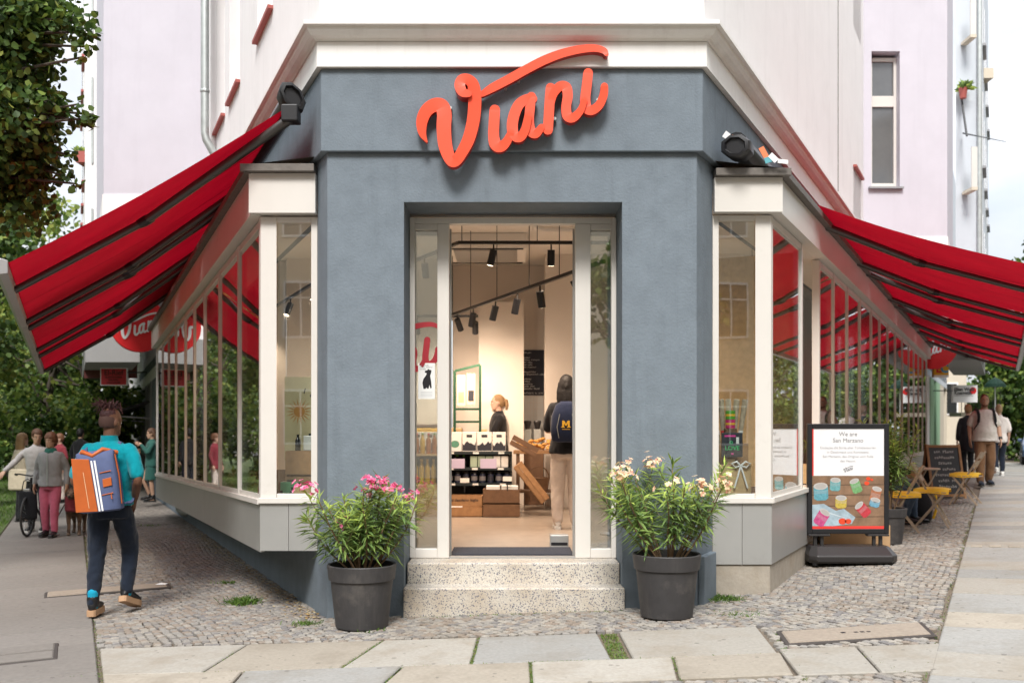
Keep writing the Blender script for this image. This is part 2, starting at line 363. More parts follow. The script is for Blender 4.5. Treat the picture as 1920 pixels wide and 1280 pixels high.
class Wing:
    def __init__(s, o, d, nrm, sl): s.o, s.d, s.n, s.s = Vector(o), Vector(d), Vector(nrm), sl
    def P(s, t, e, z): return Vector((s.o.x + s.d.x*t + s.n.x*e, s.o.y + s.d.y*t + s.n.y*e, z + s.s*t))
    def te(s, x, y):
        r = Vector((x-s.o.x, y-s.o.y)); return r.x*s.d.x + r.y*s.d.y, r.x*s.n.x + r.y*s.n.y
    def box(s, mb, t0, t1, e0, e1, z0, z1, m=0):
        return mb.hexa([s.P(t,e,z) for z in (z0,z1) for t,e in ((t0,e0),(t1,e0),(t1,e1),(t0,e1))], m)
LW = Wing((-1.575, 8.41), (-.403, .915), (-.915, -.403), -.022)
RW = Wing((1.575, 8.41), (.442, .897), (.897, -.442), 0.0)

mb = MB()
xs = [-250,-120,-60,-30,-20,-15] + [-10+.5*i for i in range(41)] + [12,15,20,26,35,60,120,250]
ys = [-80,-40,-20,-10,0] + [2*i for i in range(1,30)] + [70,100,160,260,420]
for y in ys:
    for x in xs: mb.v.append(Vector((x, y, G(x)-.03)))
nx = len(xs)
for j in range(len(ys)-1):
    for i in range(nx-1): mb.f.append([j*nx+i, j*nx+i+1, (j+1)*nx+i+1, (j+1)*nx+i]); mb.m.append(0)
kind(mb.build('ground', M['sand']), 'structure')

# road of the right-hand street and of the left-hand street beyond the lawn
def strip(name, Wg, t0, t1, e0, e1, dz, m, step=1.0):
    mb = MB(); n = max(1, int((t1-t0)/step)); k = max(1, int((e1-e0)/step))
    for i in range(n+1):
        for j in range(k+1):
            p = Wg.P(t0+(t1-t0)*i/n, e0+(e1-e0)*j/k, 0); mb.v.append(Vector((p.x, p.y, G(p.x)+dz)))
    for i in range(n):
        for j in range(k):
            a = i*(k+1)+j; mb.f.append([a, a+1, a+k+2, a+k+1]); mb.m.append(0)
    return mb.build(name, m)
M['lawn'] = mat('lawn_soil', (.07,.10,.025), .95, var=(5,.3), bump=(40,.6))
kind(strip('road', RW, -14, 160, 6.2, 14, -.022, M['asphalt'], 2.0), 'structure')
mbk = MB(); RW.box(mbk, -14, 120, 6.0, 6.15, -.4, .2)
for v in mbk.v: v.z = G(v.x) + (.012 if v.z > 0 else -.3)
kind(mbk.build('kerb', M['granite_grey']), 'structure')
kind(strip('lawn', LW, 3.2, 60, 3.08, 9.5, -.012, M['lawn']), 'structure')
kind(strip('left_road', LW, -6, 160, 9.7, 17, -.022, M['asphalt'], 2.0), 'structure')

# ------------------------------------------------------------------ pavement: slabs and cobbles, one by one
pave = thing('pavement', None, None); del pave['label'], pave['category']; pave['kind'] = 'structure'
def slab(poly, m, name='slab', th=.05, bev=.008, dz=0, parent=None):
    c = Vector((sum(p[0] for p in poly)/len(poly), sum(p[1] for p in poly)/len(poly)))
    n = len(poly); vs = []
    tilt = (random.uniform(-.004,.004), random.uniform(-.004,.004), random.uniform(-.003,.003))
    def zz(x, y): return G(x) + dz + tilt[2] + tilt[0]*(x-c.x) + tilt[1]*(y-c.y)
    for k, (inset, dzz) in enumerate(((0,-th),(0,-bev),(bev,0))):
        for x, y in poly:
            d = Vector((c.x-x, c.y-y)); d = d.normalized()*inset*1.4 if d.length > 0 else d
            vs.append((x+d.x, y+d.y, zz(x,y)+dzz))
    fs = [tuple(range(2*n, 3*n))] + [(k*n+i, k*n+(i+1)%n, (k+1)*n+(i+1)%n, (k+1)*n+i) for k in (0,1) for i in range(n)]
    return MB().add(vs, fs).build(name, m, parent or pave)
gm = ['granite','granite_warm','granite_grey']
# two rows along the front
fronts = [
 (6.565, 7.40, [(-2.705,-3.07),(-2.04,-1.97),(-1.13,-.96),(-.27,-.25),(.66,.64)], [0,1,0,2]),
 (6.565, 7.42, [(.79,.79),(1.76,1.83)], [0]),
 (5.70, 6.55, [(-2.325,-2.70),(-1.72,-1.77),(-.86,-.72),(.12,.12)], [1,2,1]),
 (5.99, 6.55, [(.12,.12),(1.0,1.06),(1.70,1.775)], [0,1]),
 (4.80, 5.685, [(-1.94,-2.32),(-1.2,-1.2),(-.3,-.3),(.1,.1)], [0,2,1])]
for y0, y1, xs_, ms in fronts:
    for i in range(len(xs_)-1):
        g = .009
        a0, a1 = xs_[i]; b0, b1 = xs_[i+1]
        slab([(a0+g, y0), (b0-g, y0), (b1-g, y1), (a1+g, y1)], M[gm[ms[i]]])
# right of them: a cast cover plate and two pale slabs
for q, mm in (([(1.725,5.98),(2.20,5.97),(2.295,6.66),(1.79,6.67)], 'granite'), ([(2.215,5.97),(2.69,5.97),(2.95,6.63),(2.31,6.66)], 'granite')):
    slab(q, M[mm])
mb = MB()
cp = [(1.86,6.78),(2.94,6.88),(3.03,7.34),(1.91,7.23)]
slab(cp, M['cover_edge'], 'cover_frame', dz=-.003)
slab([(1.90,6.82),(2.91,6.915),(2.985,7.30),(1.945,7.19)], M['cover'], 'cover_plate', dz=.004)
for i in range(5):
    x = 2.33+.045*i; slab([(x,7.03),(x+.03,7.035),(x+.03,7.07),(x,7.065)], M['black'], 'lifting_slot', th=.01, bev=.001, dz=.008)
# left walkway slabs: rows across the strip e = 1.8 .. 3.05 along the wing, wider near the front
def wq(Wg, t0, t1, e0, e1): return [tuple(Wg.P(t,e,0))[:2] for t,e in ((t0,e0),(t0,e1),(t1,e1),(t1,e0))]
t = -4.2; k = 0
while t < 34:
    d = random.choice((.78,.92,1.05,.7,1.15)); g = .006
    if t < 16 or True:
        sp = random.choice((2.55, 2.75, 2.4)); far = 3.05 if t > 1.6 else 4.6
        if True:
            slab(wq(LW, t+g, t+d-g, 1.80, far if far < 4 else 3.05), M['concrete'])
            if far > 4: slab(wq(LW, t+g, t+d-g, 3.058, far), M['concrete'])
        else:
            slab(wq(LW, t+g, t+d-g, 1.80, 1.98-g), M['concrete']); slab(wq(LW, t+g, t+d-g, 1.98+g, 3.3), M['concrete'])
            slab(wq(LW, t+g, t+d-g, 3.3+g, far), M['concrete'])
    t += d
for t0, t1, e0, e1 in ((-.55,.05,2.05,3.25),):
    slab(wq(LW, t0, t1, e0, e1), M['cover_edge'], 'cover_frame', dz=.006)
    slab(wq(LW, t0+.03, t0+.285, e0+.03, e1-.03), M['concrete'], 'cover_plate', dz=.012)
    slab(wq(LW, t0+.31, t1-.03, e0+.03, e1-.03), M['concrete'], 'cover_plate', dz=.012)
slab(wq(LW, 2.55, 2.93, 1.02, 2.22), M['cover_edge'], 'cover_frame', dz=.005)
slab(wq(LW, 2.58, 2.9, 1.05, 2.19), M['cover'], 'cover_plate', dz=.011)
# right walkway slabs beyond e = 1.92
t = -4.6
while t < 40:
    d = random.choice((.44,.52,.6,.5,.85)) if t > -1 else random.choice((.62,.5,.85)); g = .010
    mm = random.choice(('granite_grey','granite_grey','granite_grey','granite'))
    if -.75 < t < -.1: mm = 'granite_warm'
    e1 = 3.25 if t < 16 else 4
    slab(wq(RW, t+g, t+d-g, 1.92, e1-g), M[mm]); slab(wq(RW, t+g, t+d-g, e1+g, 4.6), M[random.choice(('granite_grey','granite'))])
    slab(wq(RW, t+g, t+d-g, 4.62, 5.97), M['granite_grey'])
    t += d
# pale dotted tactile line across the right walkway
for i in range(14):
    e = 1.98+.19*i; slab(wq(RW, 4.12, 4.22, e, e+.12), M['granite_warm'], 'tactile_stone', th=.02, dz=.012)

def in_poly(x, y, P):
    r = False; j = len(P)-1
    for i in range(len(P)):
        if (P[i][1] > y) != (P[j][1] > y) and x < (P[j][0]-P[i][0])*(y-P[i][1])/(P[j][1]-P[i][1])+P[i][0]: r = not r
        j = i
    return r
cov2 = wq(LW, 2.53, 2.95, 1.0, 2.24)
cells = []
pitch = .062
for j in range(int((18-4.6)/pitch)):
    y = 4.6 + j*pitch
    for i in range(int(21/pitch)):
        x = -9.5 + (i+.5*(j%2))*pitch
        xx = x + .03*math.sin(y*2.1+x) + .05*math.sin(y*.9) + random.uniform(-.008,.008); yy = y + .10*math.sin(x*2.3) + .05*math.sin(x*5.1+y) + random.uniform(-.008,.008)
        tl, el = LW.te(xx, yy); tr, er = RW.te(xx, yy)
        if el > 1.765 or er > 1.885: continue
        if yy > 8.41 and el < .0 and er < .0: continue
        if abs(xx) > .56*yy+.4: continue
        if yy < 7.43 and xx < .13: continue
        if 6.5 < yy < 7.45 and xx < 1.80+.06*(yy-6.56): continue
        if 5.96 < yy < 6.59 and xx < 1.72+.1*(yy-5.97): continue
        if in_poly(xx, yy, cp) or in_poly(xx, yy, cov2): continue
        if in_poly(xx, yy, [(1.68,5.95),(2.72,5.94),(2.99,6.68),(1.75,6.70)]): continue
        if abs(xx) < .95 and yy > 8.32: continue
        cells.append((xx, yy))
def stone_geo(x, y):
    a = random.uniform(-.5,.5) + .6*math.sin(x*1.3+y*.7); h = random.uniform(.0235,.0305); zj = G(x) + random.uniform(-.004,.002) - .004
    vs = []; c, s_ = math.cos(a), math.sin(a); q = []
    for u, w in ((-1,-1),(1,-1),(1,1),(-1,1)):
        u2, w2 = u*h*random.uniform(.85,1.1), w*h*random.uniform(.85,1.1); q.append((c*u2-s_*w2, s_*u2+c*w2))
    for k, z in ((1,-.03),(1,-.005),(.82,0)):
        for dx, dy in q: vs.append((x+dx*k, y+dy*k, zj+z))
    return vs, [(8,9,10,11)] + [(b*4+i, b*4+(i+1)%4, (b+1)*4+(i+1)%4, (b+1)*4+i) for b in (0,1) for i in range(4)]
cells.sort(key=lambda c: c[1] + abs(c[0])*.05)
vis = [c for c in cells if c[1] > 6.2][:300]; vset = set(vis)
cob_all = MB()
for c in cells:
    vs, fs = stone_geo(*c)
    k = random.choices((0,1,2,3), (5, 4 if c[0] > -2 else 1.5, 3, 2))[0]  # fewer pale stones on the left, awning shade put into the colour mix
    if c in vset: MB().add(vs, fs).build('cobblestone', M['cob'][k], pave)
    else: cob_all.add(vs, fs, k)
me = cob_all.mesh('cobbles', M['cob'], None, False, fix=False)
kind(link('cobbles', me, pave), 'stuff')
# flat mosaic paving farther back, too small to tell stones apart
def mosaic_mat():
    m = mat('mosaic_paving', (.2,.175,.15), .88, spec=.2); n, l = m.node_tree.nodes, m.node_tree.links; b = n['Principled BSDF']
    geo = n.new('ShaderNodeNewGeometry'); v = n.new('ShaderNodeTexVoronoi'); v.inputs['Scale'].default_value = 15; l.new(geo.outputs['Position'], v.inputs['Vector'])
    wnz = n.new('ShaderNodeTexWhiteNoise'); l.new(v.outputs['Position'], wnz.inputs['Vector'])
    r = n.new('ShaderNodeValToRGB'); r.color_ramp.elements[0].color = (.13,.11,.095,1); r.color_ramp.elements[1].color = (.27,.24,.21,1); l.new(wnz.outputs['Value'], r.inputs[0]); l.new(r.outputs[0], b.inputs['Base Color'])
    bp = n.new('ShaderNodeBump'); bp.inputs['Strength'].default_value = .6; bp.inputs['Distance'].default_value = .01; bp.invert = True
    l.new(v.outputs['Distance'], bp.inputs['Height']); l.new(bp.outputs[0], b.inputs['Normal']); return m
M['mosaic'] = mosaic_mat()
for nm, Wg, t0 in (('mosaic_strip', LW, 10.2), ('mosaic_strip', RW, 10.3)):
    o = strip(nm, Wg, t0, 44, 0.02, 1.79, -.006, M['mosaic']); o.parent = pave; 

# ================================================================== the corner building
B = thing('corner_building', 'corner shop building with slate blue entrance front, cream window bays and white storeys above', 'building', (0, 8.41, 0))
FZ = .385      # shop floor
CE = 4.10      # shop ceiling
def lpt(t): return tuple(LW.P(t,0,0))[:2]
def rpt(t): return tuple(RW.P(t,0,0))[:2]
mb = MB()
mb.prism([(-1.56,8.41),(-.913,8.41),(-.913,9.02),(-1.50,9.02),lpt(.30)], -.5, 3.45)
mb.prism([(.931,8.41),(1.56,8.41),rpt(.45),(1.5,9.02),(.931,9.02)], -.5, 3.45)
mb.prism([(-1.56,8.41),(1.56,8.41),rpt(.45),(1.5,9.02),(-1.5,9.02),lpt(.30)], 3.45, 3.862)
mb.build('entrance_wall', M['slate'], B)
# side walls of the two wings under and above the bays
mb = MB()
LW.box(mb, .30, 26, -.35, -.004, -.8, .50); LW.box(mb, .31, 26, -.30, -.002, 3.62, 3.862)
mb.build('plinth_wall', M['slate'], B)
mb = MB(); RW.box(mb, .45, 44, -.35, -.004, -.8, .40); RW.box(mb, .46, 44, -.30, -.002, 3.62, 3.862); mb.build('plinth_wall', M['slate'], B)
mb = MB(); RW.box(mb, .02, .40, -.01, .05, -.5, .46)
mb.build('plinth_step', M['slate'], B, bevel=.01)

def corner_xy(side, o):   # mitred corner of chamfer and wing, both pushed out by o
    Wg = LW if side < 0 else RW
    y = 8.41 - o
    # e = n.(p-o) = o
    x = Wg.o.x + (o - Wg.n.y*(y-Wg.o.y))/Wg.n.x
    return x, y
def sweep(profile, tl, tr):   # closed profile [(out, z)] run along left wing, chamfer, right wing
    mb = MB(); n = len(profile)
    for o, z in profile:
        a = LW.P(tl, o, z); b = corner_xy(-1, o); c = corner_xy(1, o); d = RW.P(tr, o, z)
        mb.v += [a, Vector((*b, z)), Vector((*c, z)), d]
    for i in range(n):
        j = (i+1) % n
        for k in range(3): mb.f.append([i*4+k, i*4+k+1, j*4+k+1, j*4+k]); mb.m.append(0)
    mb.f.append([i*4 for i in range(n)]); mb.m.append(0); mb.f.append([i*4+3 for i in range(n-1,-1,-1)]); mb.m.append(0)
    return mb
TL, TR = 7.03, 10.78
sweep([(-.3,3.866),(.045,3.866),(.045,4.558),(-.3,4.558)], 12.0, 20.0).build('sign_fascia', M['slate'], B, bevel=.008)
sweep([(-.3,4.562),(.085,4.562),(.085,4.77),(-.3,4.77)], TL, TR).build('white_band', M['band'], B)
sweep([(-.3,4.774),(.10,4.774),(.115,4.79),(.15,4.80),(.175,4.83),(.18,4.862),(.215,4.868),(.215,4.90),(.06,4.935),(-.3,4.935)], TL, TR).build('cornice', M['band'], B)
# upper storeys: chamfer face
mb = MB(); o = .045
cl, cr = corner_xy(-1, o), corner_xy(1, o)
mb.prism([cl, cr, (cr[0]-.15, cr[1]+.4), (cl[0]+.15, cl[1]+.4)], 4.94, 15)
mb.build('upper_corner_wall', M['white_wall'], B)
def holed(Wg, t0, t1, e0, e1, z0, z1, holes):
    mb = MB(); holes = sorted(holes); t = t0
    for a, b, c, d in holes:
        if a > t: Wg.box(mb, t, a, e0, e1, z0, z1)
        Wg.box(mb, a, b, e0, e1, z0, c); Wg.box(mb, a, b, e0, e1, d, z1); t = b
    Wg.box(mb, t, t1, e0, e1, z0, z1); return mb
lh = [(2.2,3.15,6.0,8.3), (4.45,5.35,6.0,8.3), (5.8,6.7,6.0,8.3)]
rh = [(2.6,3.6,10.2,12.5), (6.0,7.0,10.2,12.5), (9.4,10.4,6.0,8.35), (9.4,10.4,10.2,12.6)]
holed(LW, .02, TL-.02, -.34, .043, 4.94, 15, lh).build('upper_left_wall', M['white_wall'], B)
holed(RW, .02, TR-.02, -.34, .043, 4.94, 15, rh).build('upper_right_wall', M['white_wall'], B)
M['sill_red'] = mat('red_brown_sill', (.36,.085,.07), .6)
M['sill_zinc'] = mat('zinc_sill', (.33,.33,.34), .5, .4)
for Wg, hs in ((LW, lh), (RW, rh)):
    for a, b, c, d in hs:
        mb = MB()
        for q in ((a, a+.06), (b-.06, b), ((a+b)/2-.03, (a+b)/2+.03)): Wg.box(mb, q[0], q[1], -.19, -.12, c, d)
        Wg.box(mb, a, b, -.188, -.122, d-.07, d+.002); Wg.box(mb, a, b, -.188, -.122, c, c+.07)
        f = mb.build('window_frame', M['white'], B)
        Wg.box(MB(), a, b, -.16, -.15, c, d)
        p = MB(); Wg.box(p, a, b, -.16, -.15, c+.06, d-.06); p.build('pane', M['glass_dark'], f)
        s_ = MB(); Wg.box(s_, a-.03, b+.03, -.1, .10, c-.04, c-.003); s_.build('window_sill', M['sill_red'], f)
# vertical joint and thin cable on the right upper wall
mb = MB(); RW.box(mb, 7.62, 7.64, .044, .052, 4.95, 15); mb.build('cable', M['flash'], B)

# projecting lilac bays
def lilac(Wg, t0, w, sgn, z0, ln):
    A = Wg.P(t0, 0, 0); Bx = A.x + sgn*w
    poly = [(A.x, A.y), (Bx, A.y), (Bx + Wg.d.x*ln, A.y + Wg.d.y*ln), (A.x + Wg.d.x*ln, A.y + Wg.d.y*ln)]
    return A, poly if sgn > 0 else [poly[1], poly[0], poly[3], poly[2]]
A, poly = lilac(LW, 7.05, 1.68, -1, 0, 5)
z_l = 5.04
MB().prism(poly, z_l, 16).build('projecting_bay', M['lilac'], B)
MB().prism([(x + (.0 if i in (1,2) else -.012), y-.012) for i, (x, y) in enumerate(poly)], 4.45, z_l-.003).build('bay_base', M['white_wall'], B)
# right: with a tall window in the front face
A2, poly2 = lilac(RW, 10.8, 1.56, 1, 0, 2.4)
y2 = A2.y; wx0, wx1 = 6.535, 7.05; wz0, wz1 = 5.93, 8.40
mb = MB(); xa, xb = poly2[0][0], poly2[1][0]
mb.box(xa, wx0, y2, y2+.4, z_l, 16); mb.box(wx1, xb, y2, y2+.4, z_l, 16); mb.box(wx0, wx1, y2, y2+.4, z_l, wz0); mb.box(wx0, wx1, y2, y2+.4, wz1, 16)
mb.prism([(xa+.17,y2+.403),(xb+.18,y2+.403),poly2[2],poly2[3]], z_l, 16)
mb.build('projecting_bay', M['lilac'], B)
MB().prism([(xa, y2-.012),(xb+.01,y2-.012),poly2[2],poly2[3]], 4.45, z_l-.003).build('bay_base', M['white_wall'], B)
mb = MB(); fw = .05
zm = 7.60
mb.box(wx0+.02, wx0+.02+fw, y2+.16, y2+.24, wz0+.02, wz1-.06); mb.box(wx1-fw, wx1, y2+.16, y2+.24, wz0+.02, wz1-.06)
mb.box(wx0+.02+fw, wx1-fw, y2+.161, y2+.24, zm-.16, zm+.04); mb.box(wx0+.02+fw, wx1-fw, y2+.161, y2+.24, wz0+.02, wz0+.11); mb.box(wx0+.02+fw, wx1-fw, y2+.161, y2+.24, wz1-.13, wz1-.06)
wf = mb.build('window_frame', M['cream'], B, bevel=.004)
for z0, z1 in ((wz0+.11, zm-.16), (zm+.04, wz1-.13)): MB().box(wx0+.07, wx1-.05, y2+.2, y2+.21, z0, z1).build('pane', M['glass_dark'], wf)
MB().box(wx0-.06, wx1+.05, y2-.07, y2+.2, wz0-.035, wz0-.001).build('window_sill', M['sill_zinc'], wf)
# white pilaster beside the left drainpipe
mb = MB(); LW.box(mb, 6.72, 7.02, .045, .12, 4.95, 15); mb.build('pilaster', M['white_wall'], B)

# ------------------------------------------------------------------ entrance: steps, frame, sliding doors
MB().box(-.91, .945, 8.33, 8.56, -.3, .205).build('step', M['step'], B, bevel=.012)
MB().box(-.90, .925, 8.55, 8.94, -.1, FZ).build('step', M['step'], B, bevel=.010)
yd = 8.86
mb = MB(); zt = 3.415
for x0, x1 in ((-.911,-.865),(.885,.929)): mb.box(x0, x1, yd, yd+.10, FZ+.002, zt)
mb.box(-.865, .885, yd+.002, yd+.10, 3.36, zt)
for x0, x1 in ((-.665,-.56),(.562,.70)): mb.box(x0, x1, yd-.002, yd+.10, FZ+.002, 3.36)
for x0, x1 in ((-.865,-.665),(.70,.885)): mb.box(x0, x1, yd+.001, yd+.1, FZ+.002, FZ+.085); mb.box(x0, x1, yd+.001, yd+.1, 3.305, 3.36)
df = mb.build('door_frame', M['cream'], B, bevel=.006)
for x0, x1 in ((-.865,-.665),(.70,.885)): MB().box(x0, x1, yd+.045, yd+.055, FZ+.085, 3.305).build('sidelight_pane', M['glass_side'], df)
# the two sliding leaves, drawn back behind the sidelights
for x0, x1, e in ((-.9,-.548,-1),(.548,.9,1)):
    mb = MB(); ys_ = yd+.135
    mb.box(x0, x0+.035, ys_, ys_+.035, FZ+.01, 3.34); mb.box(x1-.035, x1, ys_, ys_+.035, FZ+.01, 3.34); mb.box(x0+.035, x1-.035, ys_+.001, ys_+.034, FZ+.01, FZ+.07); mb.box(x0+.035, x1-.035, ys_+.001, ys_+.034, 3.28, 3.34)
    lf = mb.build('sliding_door', M['panel'], B); MB().box(x0+.035, x1-.035, ys_+.012, ys_+.02, FZ+.07, 3.28).build('pane', M['glass_clear'], lf)
MB().box(-.56, .562, yd-.0, yd+.1, FZ+.001, FZ+.012).build('threshold', M['panel'], B)

# ------------------------------------------------------------------ window bays
def bay(Wg, sgn, tc, ec, tin, zb, zp, zs, zt_, zf0, zf1, tend, posts, doors=(), panel_w=2.0, name='window_bay'):
    """tc, ec: outer corner; tin: where the end face meets the wing wall"""
    C = Wg.P(tc, ec, 0); I = Wg.P(tin, 0, 0); y = C.y
    xi, xo = I.x, C.x
    bay_e = B
    def ebox(mb, a, b, y0, y1, z0, z1):   # end face: a, b metres from the inner edge towards the corner
        x0, x1 = xi + sgn*a, xi + sgn*b
        return mb.box(min(x0,x1), max(x0,x1), y+y0, y+y1, z0, z1)
    w = abs(xo - xi)
    # end panel + side panels below the sill
    pe = MB(); ebox(pe, .0, w/2-.002, .0, .04, zb, zs-.05); pe.build('base_panel', M['panel'], bay_e)
    pe = MB(); ebox(pe, w/2+.002, w-.002, .0, .04, zb, zs-.05); pe.build('base_panel', M['panel'], bay_e)
    t = tc
    while t < tend:
        t2 = min(t+panel_w, tend); pb = MB(); Wg.box(pb, t+.003, t2-.003, ec-.04, ec, zb, zs-.05); pb.build('base_panel', M['panel'], bay_e); t = t2
    # underside and inner deck
    mb = MB()
    plan = [(xi, y+.05), (xo + sgn*-.02, y+.05)] + [tuple(Wg.P(tend, ec-.05, 0))[:2], tuple(Wg.P(tend, -.05, 0))[:2]]
    zf = lambda dz: (lambda x, yy: dz + Wg.s*Wg.te(x, yy)[0])
    mb.prism(plan if sgn > 0 else plan[::-1], zf(zb+.005), zf(zb+.03)); mb.build('underside', M['flash'], bay_e)
    mb = MB(); mb.prism(plan if sgn > 0 else plan[::-1], zf(zs-.10), zf(zs-.055)); mb.build('display_deck', M['cream'], bay_e)
    mb = MB(); mb.prism(plan if sgn > 0 else plan[::-1], zf(zt_+.01), zf(zt_+.05)); mb.build('bay_ceiling', M['cream'], bay_e)
    # sill
    mb = MB(); ebox(mb, .002, w+.012, -.025, .07, zs-.048, zs); mb.build('sill', M['cream'], bay_e, bevel=.004)
    mb = MB(); Wg.box(mb, tc+.01, tend, ec-.07, ec+.022, zs-.049, zs-.001); mb.build('sill', M['cream'], bay_e, bevel=.004)
    # end window: frame and pane
    pw = .145
    mb = MB(); ebox(mb, .0, .055, .005, .06, zs, zt_); ebox(mb, .055, w-pw, .006, .06, zs, zs+.035); ebox(mb, .055, w-pw, .006, .06, zt_-.05, zt_)
    ef = mb.build('end_window', M['cream'], bay_e, bevel=.004)
    mb = MB(); ebox(mb, .055, w-pw, .03, .036, zs+.035, zt_-.05); mb.build('pane', M['glass_clear'], ef)
    mb = MB(); mb.prism([(xo-sgn*pw, y+.002), (xo-sgn*.004, y+.002), tuple(Wg.P(tc+.07, ec-.002, 0))[:2], tuple(Wg.P(tc+.07, ec-.09, 0))[:2]], zs, zt_)
    mb.build('corner_post', M['cream'], bay_e, bevel=.004)
    # street side posts, rails and panes
    prev = tc+.07
    for i, t in enumerate(posts):
        mb = MB(); Wg.box(mb, t-.032, t+.032, ec-.085, ec-.002, zs, zt_); mb.build('mullion', M['cream'], bay_e, bevel=.004)
        if i not in doors:
            a, b = prev, t-.035
            mb = MB(); Wg.box(mb, a, b, ec-.07, ec-.012, zt_-.06, zt_); mb.build('window_rail', M['cream'], bay_e)
            mb = MB(); Wg.box(mb, a, b, ec-.07, ec-.012, zs, zs+.04); r = mb.build('window_rail', M['cream'], bay_e)
            mb = MB(); Wg.box(mb, a, b, ec-.026, ec-.020, zs+.04, zt_-.06); mb.build('pane', M['glass'], r)
        prev = t+.035
    # header fascia and roof flashing
    for z0, z1, out, mm, nm in ((zf0, zf1, .085, M['cream'], 'fascia'), (zf1+.002, zf1+.065, .15, M['flash'], 'roof_edge')):
        mb = MB(); ebox(mb, .0, w+out*.9, -out, .05, z0, z1); mb.build(nm, mm, bay_e, bevel=.003)
        Q = Wg.P(0,0,0)
        # start of the street side so that it meets the end piece
        tt = tc - .0
        mb = MB(); yq = y - out + .004; 
        e = ec + out
        # t where the outer line crosses yq
        ts = (yq - Wg.o.y - Wg.n.y*e)/Wg.d.y; ti = (y+.05 - Wg.o.y - Wg.n.y*(ec-.05))/Wg.d.y
        mb.hexa([Wg.P(a,b,z) for z in (z0+.001,z1+.001) for a,b in ((ti,ec-.05),(ts,e),(tend,e),(tend,ec-.05))]); mb.build(nm, mm, bay_e, bevel=.003)
    # sloping roof sheet up to the wall
    mb = MB(); e = ec+.13
    ts = (y-.13 - Wg.o.y - Wg.n.y*e)/Wg.d.y
    mb.add([Wg.P(ts,e,zf1+.068), Wg.P(tend,e,zf1+.068), Wg.P(tend,-.02,zf1+.14), (xi, y-.1, zf1+.14)], [(0,1,2,3)]); mb.build('roof_sheet', M['flash'], bay_e)
    return bay_e
lposts = [1.81,3.24,4.65,5.81,7.01,8.5,9.8,11.1,12.45]
bl = bay(LW, -1, .508, .459, .31, .473, None, .935, 3.385, 3.40, 3.745, 12.52, lposts)
rposts = [2.23,3.32,4.4,5.6,6.9,8.3,9.5,10.8,12.2,13.7,15.3,16.7,18.1,19.5,21.0]
br = bay(RW, 1, .699, .467, .465, .335, None, .925, 3.43, 3.44, 3.745, 21.1, rposts, doors=(1,), panel_w=1.9)
for w_, ps in ((bl, ()),): pass
# stone plinth under the right bay
mb = MB(); C = RW.P(.699,.467,0)
mb.prism([(1.79, C.y+.015), (C.x-.01, C.y+.015), tuple(RW.P(21.1,.45,0))[:2], tuple(RW.P(21.1,0.01,0))[:2]], -.3, .333); mb.build('stone_plinth', M['stone'], B, bevel=.01)
# the open shop door leaf inside the second right-hand bay
mb = MB(); RW.box(mb, 2.30, 2.35, -.62, .40, .93, 3.36); dl = mb.build('open_door_leaf', M['wood_pale'], B, bevel=.004)
mb = MB(); mb.tube([RW.P(2.42,.30,2.9), RW.P(2.42,.36,2.9), RW.P(2.42,.36,2.5)], .016, 8); mb.build('door_handle', M['black'], dl)

# ------------------------------------------------------------------ shop interior shell
def room_poly(inset=.0, d1=40):
    tL = (d1-8.41)/.915; tR = (d1-8.41)/.897
    return [(-1.4,9.03),(1.4,9.03),tuple(RW.P(.5,-.36,0))[:2],tuple(RW.P(22,-.36,0))[:2],tuple(LW.P(14,-.36,0))[:2],tuple(LW.P(.5,-.36,0))[:2]]
MB().prism(room_poly(), FZ-.2, FZ-.002).build('shop_floor', M['floor_in'], B)
MB().box(-.9,.92,8.945,9.03,FZ-.2,FZ-.002).build('floor_edge', M['floor_in'], B)
MB().prism(room_poly(), CE, CE+.2).build('shop_ceiling', M['ceil'], B)
MB().box(-.56,.56,9.06,9.62,FZ,FZ+.012).build('entrance_mat', M['mat'], B)
mb = MB(); mb.box(-3.4,-1.55,15.0,15.2,FZ,CE-.002); mb.box(-1.55,-.93,15.0,15.2,FZ,CE-.002); mb.build('inner_wall', M['peach'], B)
mb = MB(); mb.box(-.5,.177,14.99,15.6,FZ,3.45); mb.build('wall_pier', M['peach'], B)
mb = MB(); mb.box(.49,3.4,14.6,15.2,FZ,CE-.002); mb.build('inner_wall', M['peach'], B)
mb = MB(); mb.box(-.93,-.5,15.6,15.75,FZ,CE-.002); mb.box(-.5,.177,15.601,15.75,FZ,CE-.002); mb.box(.177,.6,15.6,15.75,FZ,CE-.002); mb.build('back_wall', M['peach'], B)
for x0 in (-3.55, 3.4):
    mb = MB(); Wg = LW if x0 < 0 else RW
    p0 = (x0 if x0 < 0 else x0+.15, 15.2); 
    mb.hexa([Vector((p0[0]+dx, p0[1], 0)) + Vector((Wg.d.x*l, Wg.d.y*l, z)) for z in (FZ, CE-.002) for dx, l in ((-.1,0),(.1,0),(.1,9),(-.1,9))]); mb.build('inner_wall', M['peach'], B)
# wall return by the entrance on either side
mb = MB(); mb.box(-1.4,-.95,9.03,9.2,FZ,CE-.002); mb.box(.95,1.4,9.03,9.2,FZ,CE-.002); mb.box(-.95,.95,9.03,9.2,3.46,CE-.002); mb.build('entrance_lining', M['peach'], B)
# white wall tiles behind the coffee counter
for r in range(13):
    for c in range(6):
        x = .19 + c*.05; z = 1.25 + r*.1
        MB().box(x+.002, x+.048, 15.588, 15.599, z+.002, z+.098).build('tile', M['paper'], B)
